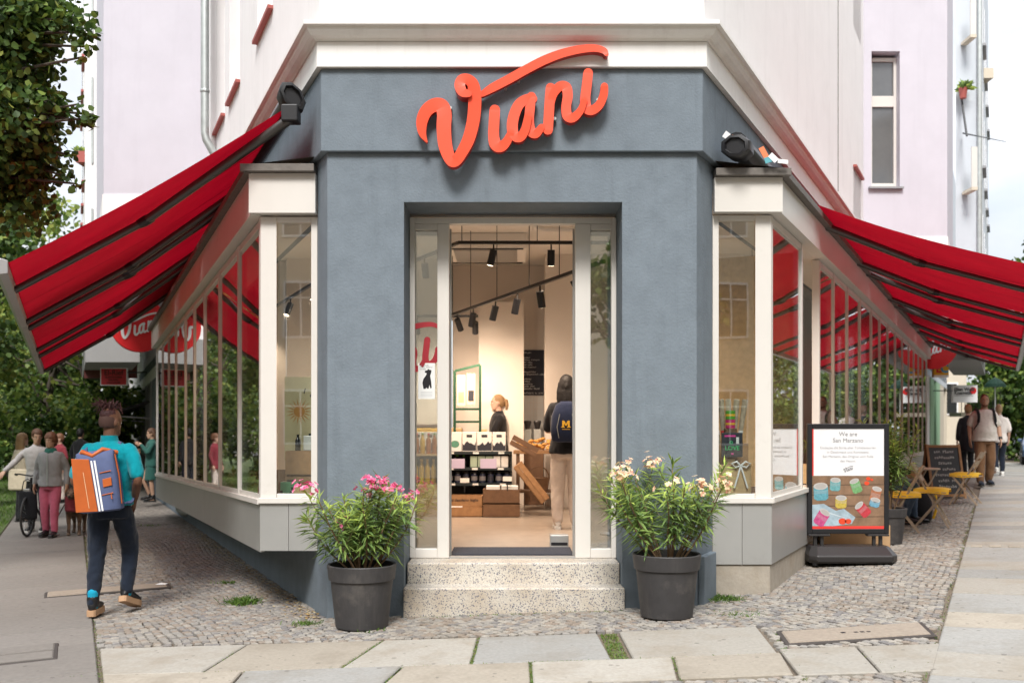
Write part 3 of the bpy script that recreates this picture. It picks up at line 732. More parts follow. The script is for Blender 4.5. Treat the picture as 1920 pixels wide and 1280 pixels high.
# ================================================================== lettering helpers
def text_mesh(s, size, align='CENTER', ext=.0015, bold=0, space=1.0):
    cu = bpy.data.curves.new('lettering', 'FONT'); cu.body = s; cu.size = size; cu.align_x = align; cu.align_y = 'CENTER'; cu.extrude = ext
    cu.offset = bold; cu.space_line = space; cu.resolution_u = 3
    ob = bpy.data.objects.new('tmp_text', cu); COL.objects.link(ob)
    bpy.context.view_layer.update()
    me = bpy.data.meshes.new_from_object(ob.evaluated_get(bpy.context.evaluated_depsgraph_get()))
    bpy.data.objects.remove(ob); bpy.data.curves.remove(cu); return me
def put_text(s, org, xd, up, size, m, parent, align='CENTER', bold=0, name='lettering', space=1.0, ext=.0015):
    me = text_mesh(s, size, align, ext, bold, space); xd = Vector(xd).normalized(); up = Vector(up).normalized(); nz = xd.cross(up)
    o = Vector(org) - origin_of(parent)
    me.transform(Matrix(((xd.x,up.x,nz.x,o.x),(xd.y,up.y,nz.y,o.y),(xd.z,up.z,nz.z,o.z),(0,0,0,1))))
    me.materials.clear(); me.materials.append(m); me.name = name
    return link(name, me, parent)
def scribble(s, org, xd, up, size, m, parent, align='CENTER', name='lettering', seed=0):
    """handwriting too small to read: short uneven strokes in words of the lengths given by s"""
    rr = random.Random(seed+len(s)); xd = Vector(xd).normalized(); up = Vector(up).normalized(); nz = xd.cross(up); mb = MB(); w = size*.52
    x = 0 if align == 'LEFT' else -len(s)*w/2; o = Vector(org)
    for ch in s:
        if ch != ' ':
            h = size*(.62 if rr.random() < .25 else .40)
            for dx, ang in ((.12, rr.uniform(-.2,.2)), (.55, rr.uniform(-.7,.7))):
                d = (up*math.cos(ang)+xd*math.sin(ang)); c = o + xd*(x+w*dx+w*.1) + up*(h*.5-size*.2); mb.obox(c, d*h*.5, xd*size*.045, nz*.0006)
            c = o + xd*(x+w*.42) + up*(rr.choice((0,.4))*size-size*.2); mb.obox(c, xd*w*.28, up*size*.045, nz*.0006)
        x += w
    return kind(mb.build(name, m, parent), 'stuff')
def catmull(P, k=7):
    P = [np.array(p, float) for p in P]; Q = []
    for i in range(len(P)-1):
        p0 = P[max(i-1,0)]; p1 = P[i]; p2 = P[i+1]; p3 = P[min(i+2,len(P)-1)]
        for j in range(k):
            t = j/k; Q.append(.5*((2*p1)+(-p0+p2)*t+(2*p0-5*p1+4*p2-p3)*t*t+(-p0+3*p1-3*p2+p3)*t**3))
    Q.append(P[-1]); return Q
def ribbon(mb, pts, th, lift=.0, m0=0, m1=1, k=7, drift=.0006):
    """pts: (x, y, width) in the plane; extruded from 0 to th along local z; the face rises by drift per step so that it never meets itself"""
    Q = catmull(pts, k); n = len(Q); L = []; Rr = []
    for i in range(n):
        d = Q[min(i+1,n-1)][:2] - Q[max(i-1,0)][:2]; d = d/ (np.linalg.norm(d)+1e-9); nn = np.array((-d[1], d[0])); w = Q[i][2]/2
        L.append(Q[i][:2]+nn*w); Rr.append(Q[i][:2]-nn*w)
    def cap(c, d, w):
        nn = np.array((-d[1], d[0])); return [c + d*w*math.sin(a) + nn*w*math.cos(a) for a in (math.pi*.17*j for j in range(1,6))]
    d1 = Q[-1][:2]-Q[-2][:2]; d1 /= np.linalg.norm(d1)+1e-9; d0 = Q[0][:2]-Q[1][:2]; d0 /= np.linalg.norm(d0)+1e-9
    base = len(mb.v); 
    for i in range(n):
        zf = th + lift + drift*i
        for p in (L[i], Rr[i]): mb.v.append(Vector((p[0],p[1],zf)))
        for p in (L[i], Rr[i]): mb.v.append(Vector((p[0],p[1],0)))
    for i in range(n-1):
        a = base+4*i; b = a+4
        for f, m in (((a,a+1,b+1,b),m0),((a,b,b+2,a+2),m1),((a+1,a+3,b+3,b+1),m1),((a+2,b+2,b+3,a+3),m1)): mb.f.append(list(f)); mb.m.append(m)
    for (c, d, w, i, sg) in ((Q[-1][:2],d1,Q[-1][2]/2,n-1,1),(Q[0][:2],d0,Q[0][2]/2,0,1)):
        C = cap(c, d, w); zf = th+lift+drift*i; b = len(mb.v)
        st = (base+4*i, base+4*i+1) if i else (base+1, base)
        for p in C: mb.v.append(Vector((p[0],p[1],zf)))
        for p in C: mb.v.append(Vector((p[0],p[1],0)))
        k_ = len(C); loop = [st[0]]+[b+j for j in range(k_)]+[st[1]]; lob = [st[0]+2]+[b+k_+j for j in range(k_)]+[st[1]+2]
        mb.f.append(loop); mb.m.append(m0)
        for j in range(len(loop)-1): mb.f.append([loop[j],loop[j+1],lob[j+1],lob[j]]); mb.m.append(m1)
SCRIPT = {  # stroke centre lines in the photograph's sign crop (x right, y down, width)
 'V': [(562,528,8),(543,490,34),(541,440,50),(560,395,56),(595,370,60),(628,374,62),(640,410,64),(638,470,63),(645,550,60),(668,612,50),(690,618,48),(718,580,50),(748,520,54),(768,440,56),(774,370,57),(773,320,56),(765,285,50),(742,266,46),(718,270,46),(709,295,46),(722,324,42),(748,332,30)],
 'swash': [(806,318,26),(850,292,38),(920,256,40),(1000,212,40),(1080,172,40),(1160,143,38),(1240,126,36),(1300,123,32),(1338,134,28),(1350,150,20)],
 'i': [(861,388,46),(858,440,47),(856,500,48),(864,540,52),(886,552,48),(912,532,40),(932,492,30)],
 'a': [(1030,340,36),(1000,342,42),(966,368,46),(944,420,48),(938,470,48),(948,505,44),(972,512,42),(994,480,38),(1008,420,34)],
 'a_stem': [(1022,330,40),(1016,380,42),(1012,440,42),(1020,484,44),(1042,496,38),(1066,468,30)],
 'n': [(1106,292,42),(1102,350,44),(1098,420,44),(1094,478,44)],
 'n_arch': [(1104,380,30),(1118,322,36),(1146,288,42),(1174,292,44),(1181,330,44),(1174,380,42),(1180,420,44),(1204,428,40),(1236,398,32),(1254,352,26)],
 'last_i': [(1271,228,42),(1264,290,43),(1258,345,44),(1264,384,46),(1288,394,42),(1320,370,38),(1338,328,36),(1341,292,32)]}
def script_parts(scale, cx, cy, keys=None):
    return {k: [((x-cx)*scale, -(y-cy)*scale, w*scale) for x, y, w in v] for k, v in SCRIPT.items() if not keys or k in keys}

# ------------------------------------------------------------------ the coral sign over the door
sc_ = .427*8.27/1867
org = at(560+940*.427, 40+380*.427, 8.27); 
sgn = thing('shop_sign', 'large coral red script sign reading Viani on the slate fascia above the entrance', 'sign', (org.x, 8.365, org.z))
gp = script_parts(sc_, 940, 380)
for nm, keys in (('letter_v',('V','swash')),('letter_i',('i',)),('letter_a',('a','a_stem')),('letter_n',('n','n_arch')),('letter_i',('last_i',))):
    mb = MB()
    for q, k in enumerate(keys): ribbon(mb, gp[k], .042, lift=.0012*q + (0 if nm != 'letter_a' else .0035) + (.007 if nm == 'letter_n' else 0) + (.014 if k == 'last_i' else 0))
    for v in mb.v: x, y, z = v; v.x, v.y, v.z = x, -.045-z, y
    mb.build(nm, [M['red_sign'], M['red_side']], sgn, local=True)
for px, py in ((948,168),(972,155),(845,205),(1040,225),(1120,190)):
    p = at(px, py, 8.36) - sgn.location
    MB().tube([(p.x, .0, p.z), (p.x, -.046, p.z)], .013, 8).build('stand_off', M['zinc'], sgn, local=True)

# ------------------------------------------------------------------ round blade signs
def disc_sign(Wg, t, e, z, r, label):
    c = Wg.P(t, e, 0); c.z = z
    o = thing('round_sign', label, 'sign', c)
    n = Vector((Wg.n.x, Wg.n.y, 0)); d = Vector((Wg.d.x, Wg.d.y, 0)); up = Vector((0,0,1))
    mb = MB(); N = 40
    prof = [(0,-.07),(r-.012,-.07),(r,-.058),(r,.058),(r-.012,.07),(0,.07)]
    k = len(prof)
    for rr, w in prof:
        for j in range(N):
            a = 2*math.pi*j/N; mb.v.append((n*math.cos(a)+up*math.sin(a))*rr + d*w)
    for i in range(k-1):
        for j in range(N): j2 = (j+1)%N; mb.f.append([i*N+j,i*N+j2,(i+1)*N+j2,(i+1)*N+j]); mb.m.append(0)
    mb.build('disc', M['red_disc'], o, local=True, smooth=30)
    xd = n if n.x > 0 else -n
    gp = script_parts(2*r*.84/870, 938, 360)
    mb = MB()
    for q, (k_, pts) in enumerate(gp.items()): ribbon(mb, [(x,y,w*.86) for x,y,w in pts], .004, m1=0, drift=.0002, lift=.002*q)
    for v in mb.v: x, y, z_ = v; w = xd*x + up*y - d*(.071+z_); v.x, v.y, v.z = w
    mb.build('lettering', M['white'], o, local=True)
    mb = MB()
    for zz in (.25, -.25): mb.bar(n*-(e+.1)+up*zz, n*-(r*.85)+up*zz, .03, .03)
    kb = mb.build('bracket', M['black'], o, local=True)
    return o
disc_sign(LW, 12.72, .76, 3.60, .54, 'round red blade sign with white script Viani, at the far end of the left bay')
disc_sign(RW, 21.35, .60, 3.80, .62, 'round red blade sign with white script Viani above the yellow bank card sign')

# ------------------------------------------------------------------ awnings
M['red_seam'] = mat('red_seam', (.22,.002,.010), .9, spec=.1)
def awning(Wg, t0, t1, e0, e1, z0, z1, arms, label, capped=False):
    o = thing('awning', label, 'awning', Wg.P(t0, 0, z0), 0, 'red folding arm awnings over the shop windows')
    nt, ne = 14, 18; mb = MB()
    for i in range(nt+1):
        for j in range(ne+1):
            f = j/ne; t = t0 + (t1-t0)*i/nt
            sag = -.06*math.sin(math.pi*f) + .012*math.sin(t*7+f*2) * math.sin(math.pi*f)
            mb.v.append(Wg.P(t, e0+(e1-e0)*f, z0+(z1-z0)*f+sag))
    for i in range(nt):
        for j in range(ne): a = i*(ne+1)+j; mb.f.append([a,a+1,a+ne+2,a+ne+1]); mb.m.append(0)
    fab = mb.build('fabric', M['red_fabric'], o, smooth=60)
    # sewn seams, each a narrow doubled strip under the cloth
    k = 3
    for s_ in range(1, k):
        mb = MB(); t = t0+(t1-t0)*s_/k
        for j in range(ne+1):
            f = j/ne; sag = -.06*math.sin(math.pi*f) + .012*math.sin(t*7+f*2)*math.sin(math.pi*f)
            for dt in (-.012,.012): mb.v.append(Wg.P(t+dt, e0+(e1-e0)*f, z0+(z1-z0)*f+sag-.003))
        for j in range(ne): a = 2*j; mb.f.append([a,a+1,a+3,a+2]); mb.m.append(0)
        mb.build('seam', M['red_seam'], fab)
    # front bar
    mb = MB(); prof = [(-.02,-.06),(.04,-.07),(.075,-.04),(.075,.03),(.03,.055),(-.02,.04)]
    for t in (t0-.01, t1+.01):
        for de, dz in prof: mb.v.append(Wg.P(t, e1+de, z1+dz-.01))
    n = len(prof); mb.f += [list(range(n-1,-1,-1)), list(range(n,2*n))]+[[i,(i+1)%n,n+(i+1)%n,n+i] for i in range(n)]; mb.m += [0]*(n+2)
    mb.build('front_bar', M['silver'], o, bevel=.004)
    # cassette
    mb = MB(); mb.tube([Wg.P(t0-.02, e0+.02, z0+.02), Wg.P(t1+.02, e0+.02, z0+.02)], .085, 12); cs = mb.build('cassette', M['darkgrey'], o, smooth=30)
    if capped:
        mb = MB(); mb.loft([(Wg.P(t0-.03-w, e0+.03, z0+.02), (Vector((Wg.n.x,Wg.n.y,0))*.6+Vector((0,0,-.5)))*.125*s_, (Vector((Wg.n.x,Wg.n.y,0))*.7+Vector((0,0,.9)))*.125*s_) for w, s_ in ((-.12,.9),(0,1),(.05,1),(.075,.9),(.08,.7),(.05,.6),(.05,.01))], 8)
        mb.build('end_cap', M['black'], cs, smooth=40)
    # folding arms
    for tb in arms:
        s0 = Wg.P(tb-1.0, e0+.04, z0-.16); f = .52; el = Wg.P(tb-.17, e0+(e1-e0)*f, z0+(z1-z0)*f-.15); en = Wg.P(tb, e1-.02, z1-.06)
        mb = MB(); mb.tube([s0, el], [.042,.038], 10); ar = mb.build('arm', M['arm'], o, smooth=40)
        mb = MB(); mb.tube([el, en], [.034,.030], 10); mb.build('forearm', M['arm'], ar, smooth=40)
        d = (en-el).normalized(); mb = MB(); mb.tube([el-d*.07, el-d*.02, el+d*.02, el+d*.07], [.040,.045,.045,.038], 10); mb.build('elbow', M['black'], ar, smooth=40)
        mb = MB(); mb.cbox(s0+Vector((0,0,.03)), .14, .14, .14); mb.build('shoulder', M['black'], ar, bevel=.01)
    return o
e0L, e1L = .22, 2.43
awning(LW, .22, 3.72, e0L, e1L, 4.33, 2.80, (1.15, 3.42), 'nearest red awning on the left wing, from the entrance corner with its end cap showing', True)
awning(LW, 3.78, 7.10, e0L, e1L, 4.33, 2.80, (4.0, 6.6), 'middle one of the three red awnings on the left wing')
awning(LW, 7.17, 10.7, e0L, e1L, 4.33, 2.80, (7.5, 10.3), 'farthest red awning on the left wing, ending just before the round red sign')
zR0, zR1 = 4.05, 3.08
rs = [(2.5,6.85,(3.95,6.6)),(6.95,11.0,(7.6,10.6)),(11.1,15.7,(11.7,15.0)),(15.8,19.9,(16.9,19.6))]
for i, (a, b, ar) in enumerate(rs):
    awning(RW, a, b, 0.22, 2.62, zR0, zR1, ar, ['nearest red awning on the right wing, behind the pavement poster stand', 'second red awning on the right wing, counted from the entrance', 'third red awning on the right wing, counted from the entrance', 'farthest red awning on the right wing, over the brown chalkboard'][i])
# rolled-in awning over the first right-hand window: only its case shows
o = thing('awning_case', 'black closed awning case with torn orange stickers above the right window bay', 'awning case', RW.P(.35,.2,4.02))
mb = MB(); mb.tube([RW.P(.40,.22,4.02), RW.P(2.45,.22,4.02)], .10, 12); mb.build('case', M['black'], o, smooth=30)
mb = MB(); mb.loft([(RW.P(.40-w,.24,3.97), (Vector((RW.n.x,RW.n.y,0))*.9+Vector((0,0,-.35)))*.14*s_, (Vector((RW.n.x,RW.n.y,0))*.5+Vector((0,0,.9)))*.105*s_) for w, s_ in ((-.1,.9),(0,1),(.09,1),(.12,.9),(.125,.7),(.10,.6),(.10,.01))], 8); mb.build('end_cap', M['black'], o, smooth=40)
M['orange'] = mat('orange_sticker', (.72,.2,.08), .6); M['teal_st'] = mat('teal_sticker', (.1,.35,.4), .6)
for (px, py, w, h, a, mm) in ((1372,272,.05,.17,.35,'orange'),(1362,254,.05,.06,.6,'white'),(1382,292,.12,.03,.1,'teal_st'),(1432,286,.05,.10,-.5,'orange'),(1440,300,.06,.05,-.3,'teal_st'),(1450,296,.05,.08,-.8,'white'),(1468,303,.09,.035,.1,'paper')):
    p = at(px, py, 8.62); c, s_ = math.cos(a), math.sin(a)
    MB().obox(p, (c*w/2,.002,-s_*w/2), (0,.004,0), (s_*h/2,0,c*h/2)).build('torn_sticker', M[mm], o)

# ------------------------------------------------------------------ drainpipe
p0 = LW.P(6.55,.17,0)
o = thing('drainpipe', 'pale zinc drainpipe with a bend low down beside the left lilac bay', 'drainpipe', (p0.x, p0.y, 4.7))
dp = at(384, 0, 14.2)
mb = MB(); mb.tube([(dp.x,dp.y,15),(dp.x,dp.y,5.75),(dp.x+.02,dp.y,5.66),(dp.x+.13,dp.y+.04,5.45),(dp.x+.15,dp.y+.05,5.36),(dp.x+.15,dp.y+.05,4.9)], .058, 12); mb.build('pipe', M['zinc'], o, smooth=50)
for z in (6.35, 9.5): MB().lathe([(.064,-.02),(.068,-.01),(.068,.01),(.064,.02)], (dp.x,dp.y,z), 12).build('clamp', M['zinc'], o)

# ------------------------------------------------------------------ oleanders in pots
M['leaf_a'] = mat('oleander_leaf', (.235,.34,.09), .45, spec=.4, var=(18,.3), trans=.25)
M['leaf_b'] = mat('young_oleander_leaf', (.42,.53,.11), .45, spec=.4, var=(18,.25), trans=.3)
M['leaf_c'] = mat('old_oleander_leaf', (.14,.23,.07), .45, spec=.4, var=(18,.3), trans=.2)
M['stem'] = mat('green_stem', (.13,.12,.05), .7); M['bark_s'] = mat('woody_stem', (.20,.125,.07), .8)
def leaf_mesh(L, name, parent, mats):
    """L: list of (base, dir, length, width, normal, matindex)"""
    V = []; F = []; mi = []
    for b, d, ln, w, nn, m in L:
        d = d.normalized(); s = d.cross(nn); s = s.normalized() if s.length > 1e-5 else Vector((1,0,0)); nn = s.cross(d).normalized()
        i = len(V); drp = Vector((0,0,-1))*ln*.10
        mid = b + d*ln*.45; tip = b + d*ln + drp
        c = mid - nn*w*.16
        V += [b, mid + s*w/2, tip, mid - s*w/2, c]
        F += [(i,i+1,i+2,i+4),(i,i+4,i+2,i+3)]; mi += [m,m]
    o = np_quads(name, [tuple(v) for v in V], F, mats, mi, parent)
    return kind(o, 'stuff')
def oleander(name, label, loc, pot_r, pot_h, H, spread, nst, flower, seed, nleaf=1.0, lean=0, fl_top=5, group=None):
    rr = random.Random(seed)
    o = thing(name, label, 'potted plant', loc, 0, group)
    rb = pot_r*.72
    prof = [(0,.004),(rb,.0),(rb+.01,.006),(pot_r*.90,pot_h*.74),(pot_r*.93,pot_h*.75),(pot_r*.955,pot_h*.76),(pot_r,pot_h*.985),(pot_r-.006,pot_h),(pot_r-.022,pot_h-.004),(pot_r-.03,pot_h-.06)]
    pt = MB().lathe(prof, n=40).build('pot', M['pot'], o, local=True, smooth=35)
    MB().lathe([(0,pot_h-.05),(pot_r-.028,pot_h-.06),(pot_r-.03,pot_h-.09)], n=24).build('soil', M['soil'], pt, local=True)
    st = MB(); L = []; tips = []
    def branch(p, d, ln, r, depth):
        pts = [p]; k = 6; q = p.copy(); dd = d.copy()
        for i in range(k):
            dd = (dd + Vector((rr.uniform(-.12,.12), rr.uniform(-.12,.12), .055))).normalized(); q = q + dd*ln/k; pts.append(q.copy())
        st.tube(pts, [r*(1-.5*i/k) for i in range(k+1)], 5, m=0 if depth == 0 else 1)
        start = .15 if depth else .28
        nw = int(ln/.030*nleaf)
        for i in range(nw):
            f = start + (1-start)*i/max(1,nw-1)
            if f > 1: f = 1
            x = f*k; a = min(int(x),k-1); b = pts[a].lerp(pts[a+1], x-a); dr = (pts[a+1]-pts[a]).normalized()
            rot = rr.uniform(0, 6.28)
            sd = dr.orthogonal().normalized()
            for w in range(3):
                s2 = Matrix.Rotation(rot + w*2.094 + rr.uniform(-.4,.4), 3, dr) @ sd
                up = .05 + .75*f*f + rr.uniform(-.3,.3)
                ld = (s2 + dr*up + Vector((0,0,-.12))).normalized()
                ln_ = rr.uniform(.10,.175)*(1 if f < .9 else .85)
                young = f > .8 and rr.random() < .7
                L.append((b, ld, ln_, ln_*rr.uniform(.12,.165), (dr*1.0 - s2*.4 + Vector((rr.uniform(-.3,.3),rr.uniform(-.3,.3),.2))), 1 if young else (2 if rr.random() < .35 else 0)))
        tips.append((q, dd)); return pts
    for s in range(nst):
        a = 6.28*s/nst + rr.uniform(-.35,.35); rad = rr.uniform(.2,1)
        p = Vector((math.cos(a)*pot_r*.45*rad, math.sin(a)*pot_r*.45*rad, pot_h-.06))
        d = Vector((math.cos(a)*spread*rad + lean, math.sin(a)*spread*rad*.8, 1)).normalized()
        ln = H*rr.uniform(.68,1.0)
        pts = branch(p, d, ln, .009, 0)
        for q in range(rr.choice((1,2,2,3))):
            i = rr.choice((2,3,4)); a2 = rr.uniform(0,6.28)
            branch(pts[i], (Vector((math.cos(a2)*.7, math.sin(a2)*.7, .9))).normalized(), ln*rr.uniform(.3,.5), .006, 1)
    st.build('stems', [M['bark_s'], M['stem']], o, local=True, smooth=60)
    leaf_mesh(L, 'leaves', o, [M['leaf_a'], M['leaf_b'], M['leaf_c']])
    if flower:
        tips.sort(key=lambda q: -q[0].z + rr.uniform(0,.30))
        for n_, (q, dd) in enumerate(tips[:fl_top] + rr.sample(tips[fl_top:], min(3, len(tips)-fl_top))):
            fm = MB(); nf = rr.randint(12,20) if n_ < fl_top else rr.randint(3,6)
            for _ in range(nf):
                c = q + Vector((rr.gauss(0,.042), rr.gauss(0,.036), rr.gauss(.045,.032))); ax = (c-q+Vector((0,-.03,.03))+Vector((rr.gauss(0,.02),rr.gauss(0,.02),0))).normalized()
                u = ax.orthogonal().normalized(); 
                for k in range(5):
                    a = k*1.2566+rr.uniform(-.2,.2); s2 = Matrix.Rotation(a,3,ax) @ u; s3 = ax.cross(s2)
                    r = rr.uniform(.020,.030); m = rr.choice((0,0,1,2))
                    fm.add([c, c+s2*r*.6-s3*r*.42+ax*.006, c+s2*r*1.05-s3*r*.1+ax*.003, c+s2*r*.95+s3*r*.35+ax*.007, c+s2*r*.5+s3*r*.4+ax*.006], [(0,1,2,3,4)], m)
            o2 = link('flower_cluster', fm.mesh('flower_cluster', flower, None, fix=False), o); kind(o2, 'stuff')
    return o
pinks = [mat('pink_petal',(.80,.16,.34),.6,trans=.3), mat('deep_pink_petal',(.68,.06,.18),.6,trans=.3), mat('light_pink_petal',(.86,.38,.5),.6,trans=.3)]
creams = [mat('cream_petal',(.88,.66,.42),.6,trans=.3), mat('pale_petal',(.9,.74,.56),.6,trans=.3), mat('peach_petal',(.85,.42,.3),.6,trans=.3)]
oleander('potted_oleander', 'pink flowering oleander in an anthracite pot left of the entrance steps', (-1.20, 7.96, G(-1.2)), .275, .50, .72, 1.25, 19, pinks, 3, lean=-.08, fl_top=5)
oleander('potted_oleander', 'cream flowering oleander in an anthracite pot right of the entrance steps', (1.235, 7.95, G(1.235)), .272, .50, .86, 1.05, 15, creams, 11, lean=-.14, fl_top=6)
oleander('potted_oleander', 'tall leafy green oleander between the poster stand and the folding chairs', (4.47, 11.9, G(4.5)), .24, .42, 1.18, .42, 11, None, 21, nleaf=.9)
oleander('potted_oleander', 'green oleander hidden low behind the poster stand, only its tips showing above it', (4.12, 13.0, G(4.1)), .24, .42, 1.2, .25, 8, None, 22, nleaf=.9)

# ------------------------------------------------------------------ poster stand on the pavement
def poster_stand():
    d = 10.42; sc = 1867/d; X = (1589.5-960)/sc; g = G(X)
    o = thing('poster_stand', 'black framed pavement poster stand advertising San Marzano tins, on a wheeled base', 'poster stand', (X, d, g))
    w2, z0, z1 = 76.5/sc, ZC+(805-1000)/sc - g, ZC+(805-794)/sc - g
    fr = MB(); b = .052
    for x0, x1, za, zb in ((-w2,-w2+b,z0,z1),(w2-b,w2,z0,z1),(-w2+b,w2-b,z0+.0005,z0+b),(-w2+b,w2-b,z1-b,z1-.0005)): fr.box(x0,x1,-.022,.022,za,zb)
    fr.build('frame', M['black'], o, local=True, bevel=.006)
    pw, pz0, pz1 = w2-b, z0+b, z1-b
    pb = MB().box(-pw,pw,-.012,.010,pz0,pz1).build('poster', mat('poster_white',(.80,.80,.81),.35,coat=.25), o, local=True)
    y = -.0135
    def flat(poly, m, k, name='print'):
        n = len(poly); yy = y - .0006*k
        MB().add([(x, yy, z) for x, z in poly]+[(x, -.0125, z) for x, z in poly], [tuple(range(n))]+[(i,(i+1)%n,n+(i+1)%n,n+i) for i in range(n)]).build(name, m, pb, local=True)
    def U(u, v): return (-pw + 2*pw*u, pz1 - (pz1-pz0)*v)   # u right, v down, 0..1
    zs = .47
    red = mat('print_red',(.74,.05,.04),.4)
    flat([U(0,zs),U(1,zs),U(1,.972),U(0,.972)], mat('print_wood',(.23,.14,.085),.4,var=(9,.35)), 0, 'photo_print')
    for v in (.56,.66,.77,.88): flat([U(0,v),U(1,v-.006),U(1,v+.002),U(0,v+.008)], mat('print_gap',(.09,.055,.035),.4), 1)
    flat([U(0,.972),U(1,.972),U(1,1),U(0,1)], red, 0); flat([U(0,0),U(.02,0),U(.02,zs),U(0,zs)], red, 0)
    asp = 2*pw/(pz1-pz0)
    def can(u, v, r, h, ang, col, k, top=(.62,.60,.57)):
        c, s_ = math.cos(ang), math.sin(ang)
        def T(a, b_): x, z = U(u, v); return (x + (a*c - b_*s_)*2*pw, z + (a*s_ + b_*c)*2*pw)
        col = tuple(x*.72 for x in col); top = tuple(x*.8 for x in top); m = mat('print_tin', col, .4, var=(45,.35)); mt = mat('print_lid', top, .4)
        flat([T(-r,-h),T(-r*.6,-h-r*.3),T(r*.6,-h-r*.3),T(r,-h),T(r,h),T(-r,h)], m, k)
        flat([T(-r*.9,-h*.25),T(r*.9,-h*.25),T(r*.9,h*.3),T(-r*.9,h*.3)], mat('print_label', tuple(min(1,x*.75+.10) for x in col), .4, var=(60,.3)), k+1)
        flat([T(r*math.cos(a), h + r*.5*math.sin(a)) for a in np.linspace(0,6.283,15)[:-1]], mt, k+1)
        flat([T(r*.75*math.cos(a), h + r*.36*math.sin(a)) for a in np.linspace(0,6.283,15)[:-1]], mat('print_lid_ring',(.42,.40,.38),.4), k+2)
    # cloth, tins, tomatoes
    flat([U(0,.76),U(.16,.75),U(.33,.82),U(.44,.80),U(.60,.885),U(.55,.95),U(.3,.972),U(0,.972)], mat('print_cloth',(.34,.44,.50),.4,var=(16,.35)), 2)
    flat([U(.1,.80),U(.3,.85),U(.5,.90),U(.36,.875),U(.2,.84)], mat('print_cloth_fold',(.55,.62,.66),.4), 3)
    can(.12,.635,.10,.085,.05,(.16,.46,.55),3); can(.32,.56,.072,.065,-.05,(.2,.5,.52),3); can(.61,.575,.068,.075,.35,(.22,.5,.2),3)
    can(.40,.735,.078,.06,-.03,(.72,.55,.1),3); can(.88,.665,.07,.09,-.25,(.52,.2,.1),3); can(.87,.74,.07,.04,-.25,(.2,.45,.6),5)
    can(.71,.81,.072,.085,.75,(.66,.06,.08),3); can(.13,.89,.08,.09,-.55,(.72,.1,.3),4); 
    for u, v, r in ((.42,.925,.055),(.50,.925,.045),(.76,.545,.035),(.83,.51,.02),(.78,.50,.03)):
        x, z = U(u, v); flat([(x+2*pw*r*math.cos(a), z+2*pw*r*.8*math.sin(a)) for a in np.linspace(0,6.283,13)[:-1]], mat('print_tomato',(.72,.07,.025),.4), 5)
    ink = mat('print_grey_ink',(.28,.28,.29),.5); ink2 = mat('print_pale_ink',(.45,.45,.46),.5)
    def tx(s, u, v, size, m, bold=0): x, z = U(u, v); put_text(s, o.location+Vector((x, y-.0008, z)), (1,0,0), (0,0,1), size, m, pb, bold=bold, ext=.0004)
    tx('We are', .5, .055, .062, ink); tx('San Marzano', .5, .118, .062, ink)
    for i, s_ in enumerate(('Entdecke die Sorte aller Tomatensorten','in Geschmack und Konsistenz.','San Marzano, das Original vom Fuße','des Vesuvs.')): tx(s_, .5, .19+.044*i, .036, ink2)
    gp = script_parts(.105/870, 938, 360); mb = MB()
    for q, (k_, pts) in enumerate(gp.items()): ribbon(mb, pts, .0006, m1=0, drift=.00003, lift=.0002*q)
    cx, cz = U(.5,.40)
    for v in mb.v: v.x, v.y, v.z = cx+v.x, y-.0004-v.z, cz+v.y
    mb.build('logo', ink, pb, local=True)
    # feet
    zb = ZC+(805-1020)/sc - g; zh = z0
    for sx in (-1,1):
        cx = sx*w2*.72
        for dx in (-.035,.035): MB().box(cx+dx-.016,cx+dx+.016,-.016,.016,zb-.04,zh-.02).build('support', M['darkgrey'], o, local=True)
        mb = MB(); mb.prism([(cx-.11,-.05),(cx+.11,-.05),(cx+.12,0),(cx+.11,.05),(cx-.11,.05),(cx-.12,0)], zh-.022, zh-.002); mb.build('clamp', M['darkgrey'], o, local=True, bevel=.004)
    bs = MB(); wb = 82/sc
    def rr(w, dpt, c): return [(-w+c,-dpt),(w-c,-dpt),(w,-dpt+c),(w,dpt-c),(w-c,dpt),(-w+c,dpt),(-w,dpt-c),(-w,-dpt+c)]
    a = rr(wb,.24,.07); b_ = rr(wb*.96,.21,.07)
    vs = [(x,y_,.022) for x,y_ in rr(wb*.97,.22,.07)]+[(x,y_,.05) for x,y_ in a]+[(x,y_,.10) for x,y_ in a]+[(x,y_,zb-.01) for x,y_ in rr(wb*.88,.12,.05)]
    bs.add(vs, [tuple(range(7,-1,-1)), tuple(range(24,32))]+[(k*8+i,k*8+(i+1)%8,(k+1)*8+(i+1)%8,(k+1)*8+i) for k in range(3) for i in range(8)])
    bs.build('base', M['darkgrey'], o, local=True, bevel=.012)
    for sx in (-1,1):
        mb = MB(); mb.tube([(sx*wb*.8-.02,.14,.035),(sx*wb*.8+.02,.14,.035)], .035, 14); mb.build('wheel', M['black'], o, local=True)
        mb = MB(); mb.tube([(sx*wb*.85,-.17,0),(sx*wb*.85,-.17,.03)], .03, 10); mb.build('rubber_foot', M['black'], o, local=True)
    return o
poster_stand()
bx = at(1625,1035,11.0)
o = thing('cardboard_box', 'brown cardboard box standing behind the poster stand', 'box', (3.78, 11.15, G(3.78)))
for i,(x0,x1,y0,y1) in enumerate(((-.38,.38,-.2,-.19),(-.38,.38,.19,.2),(-.38,-.37,-.189,.189),(.37,.38,-.189,.189))): MB().box(x0,x1,y0,y1,.004,.33).build('side', M['cardboard'], o, local=True)
MB().box(-.37,.37,-.19,.19,.003,.012).build('bottom', M['cardboard'], o, local=True)

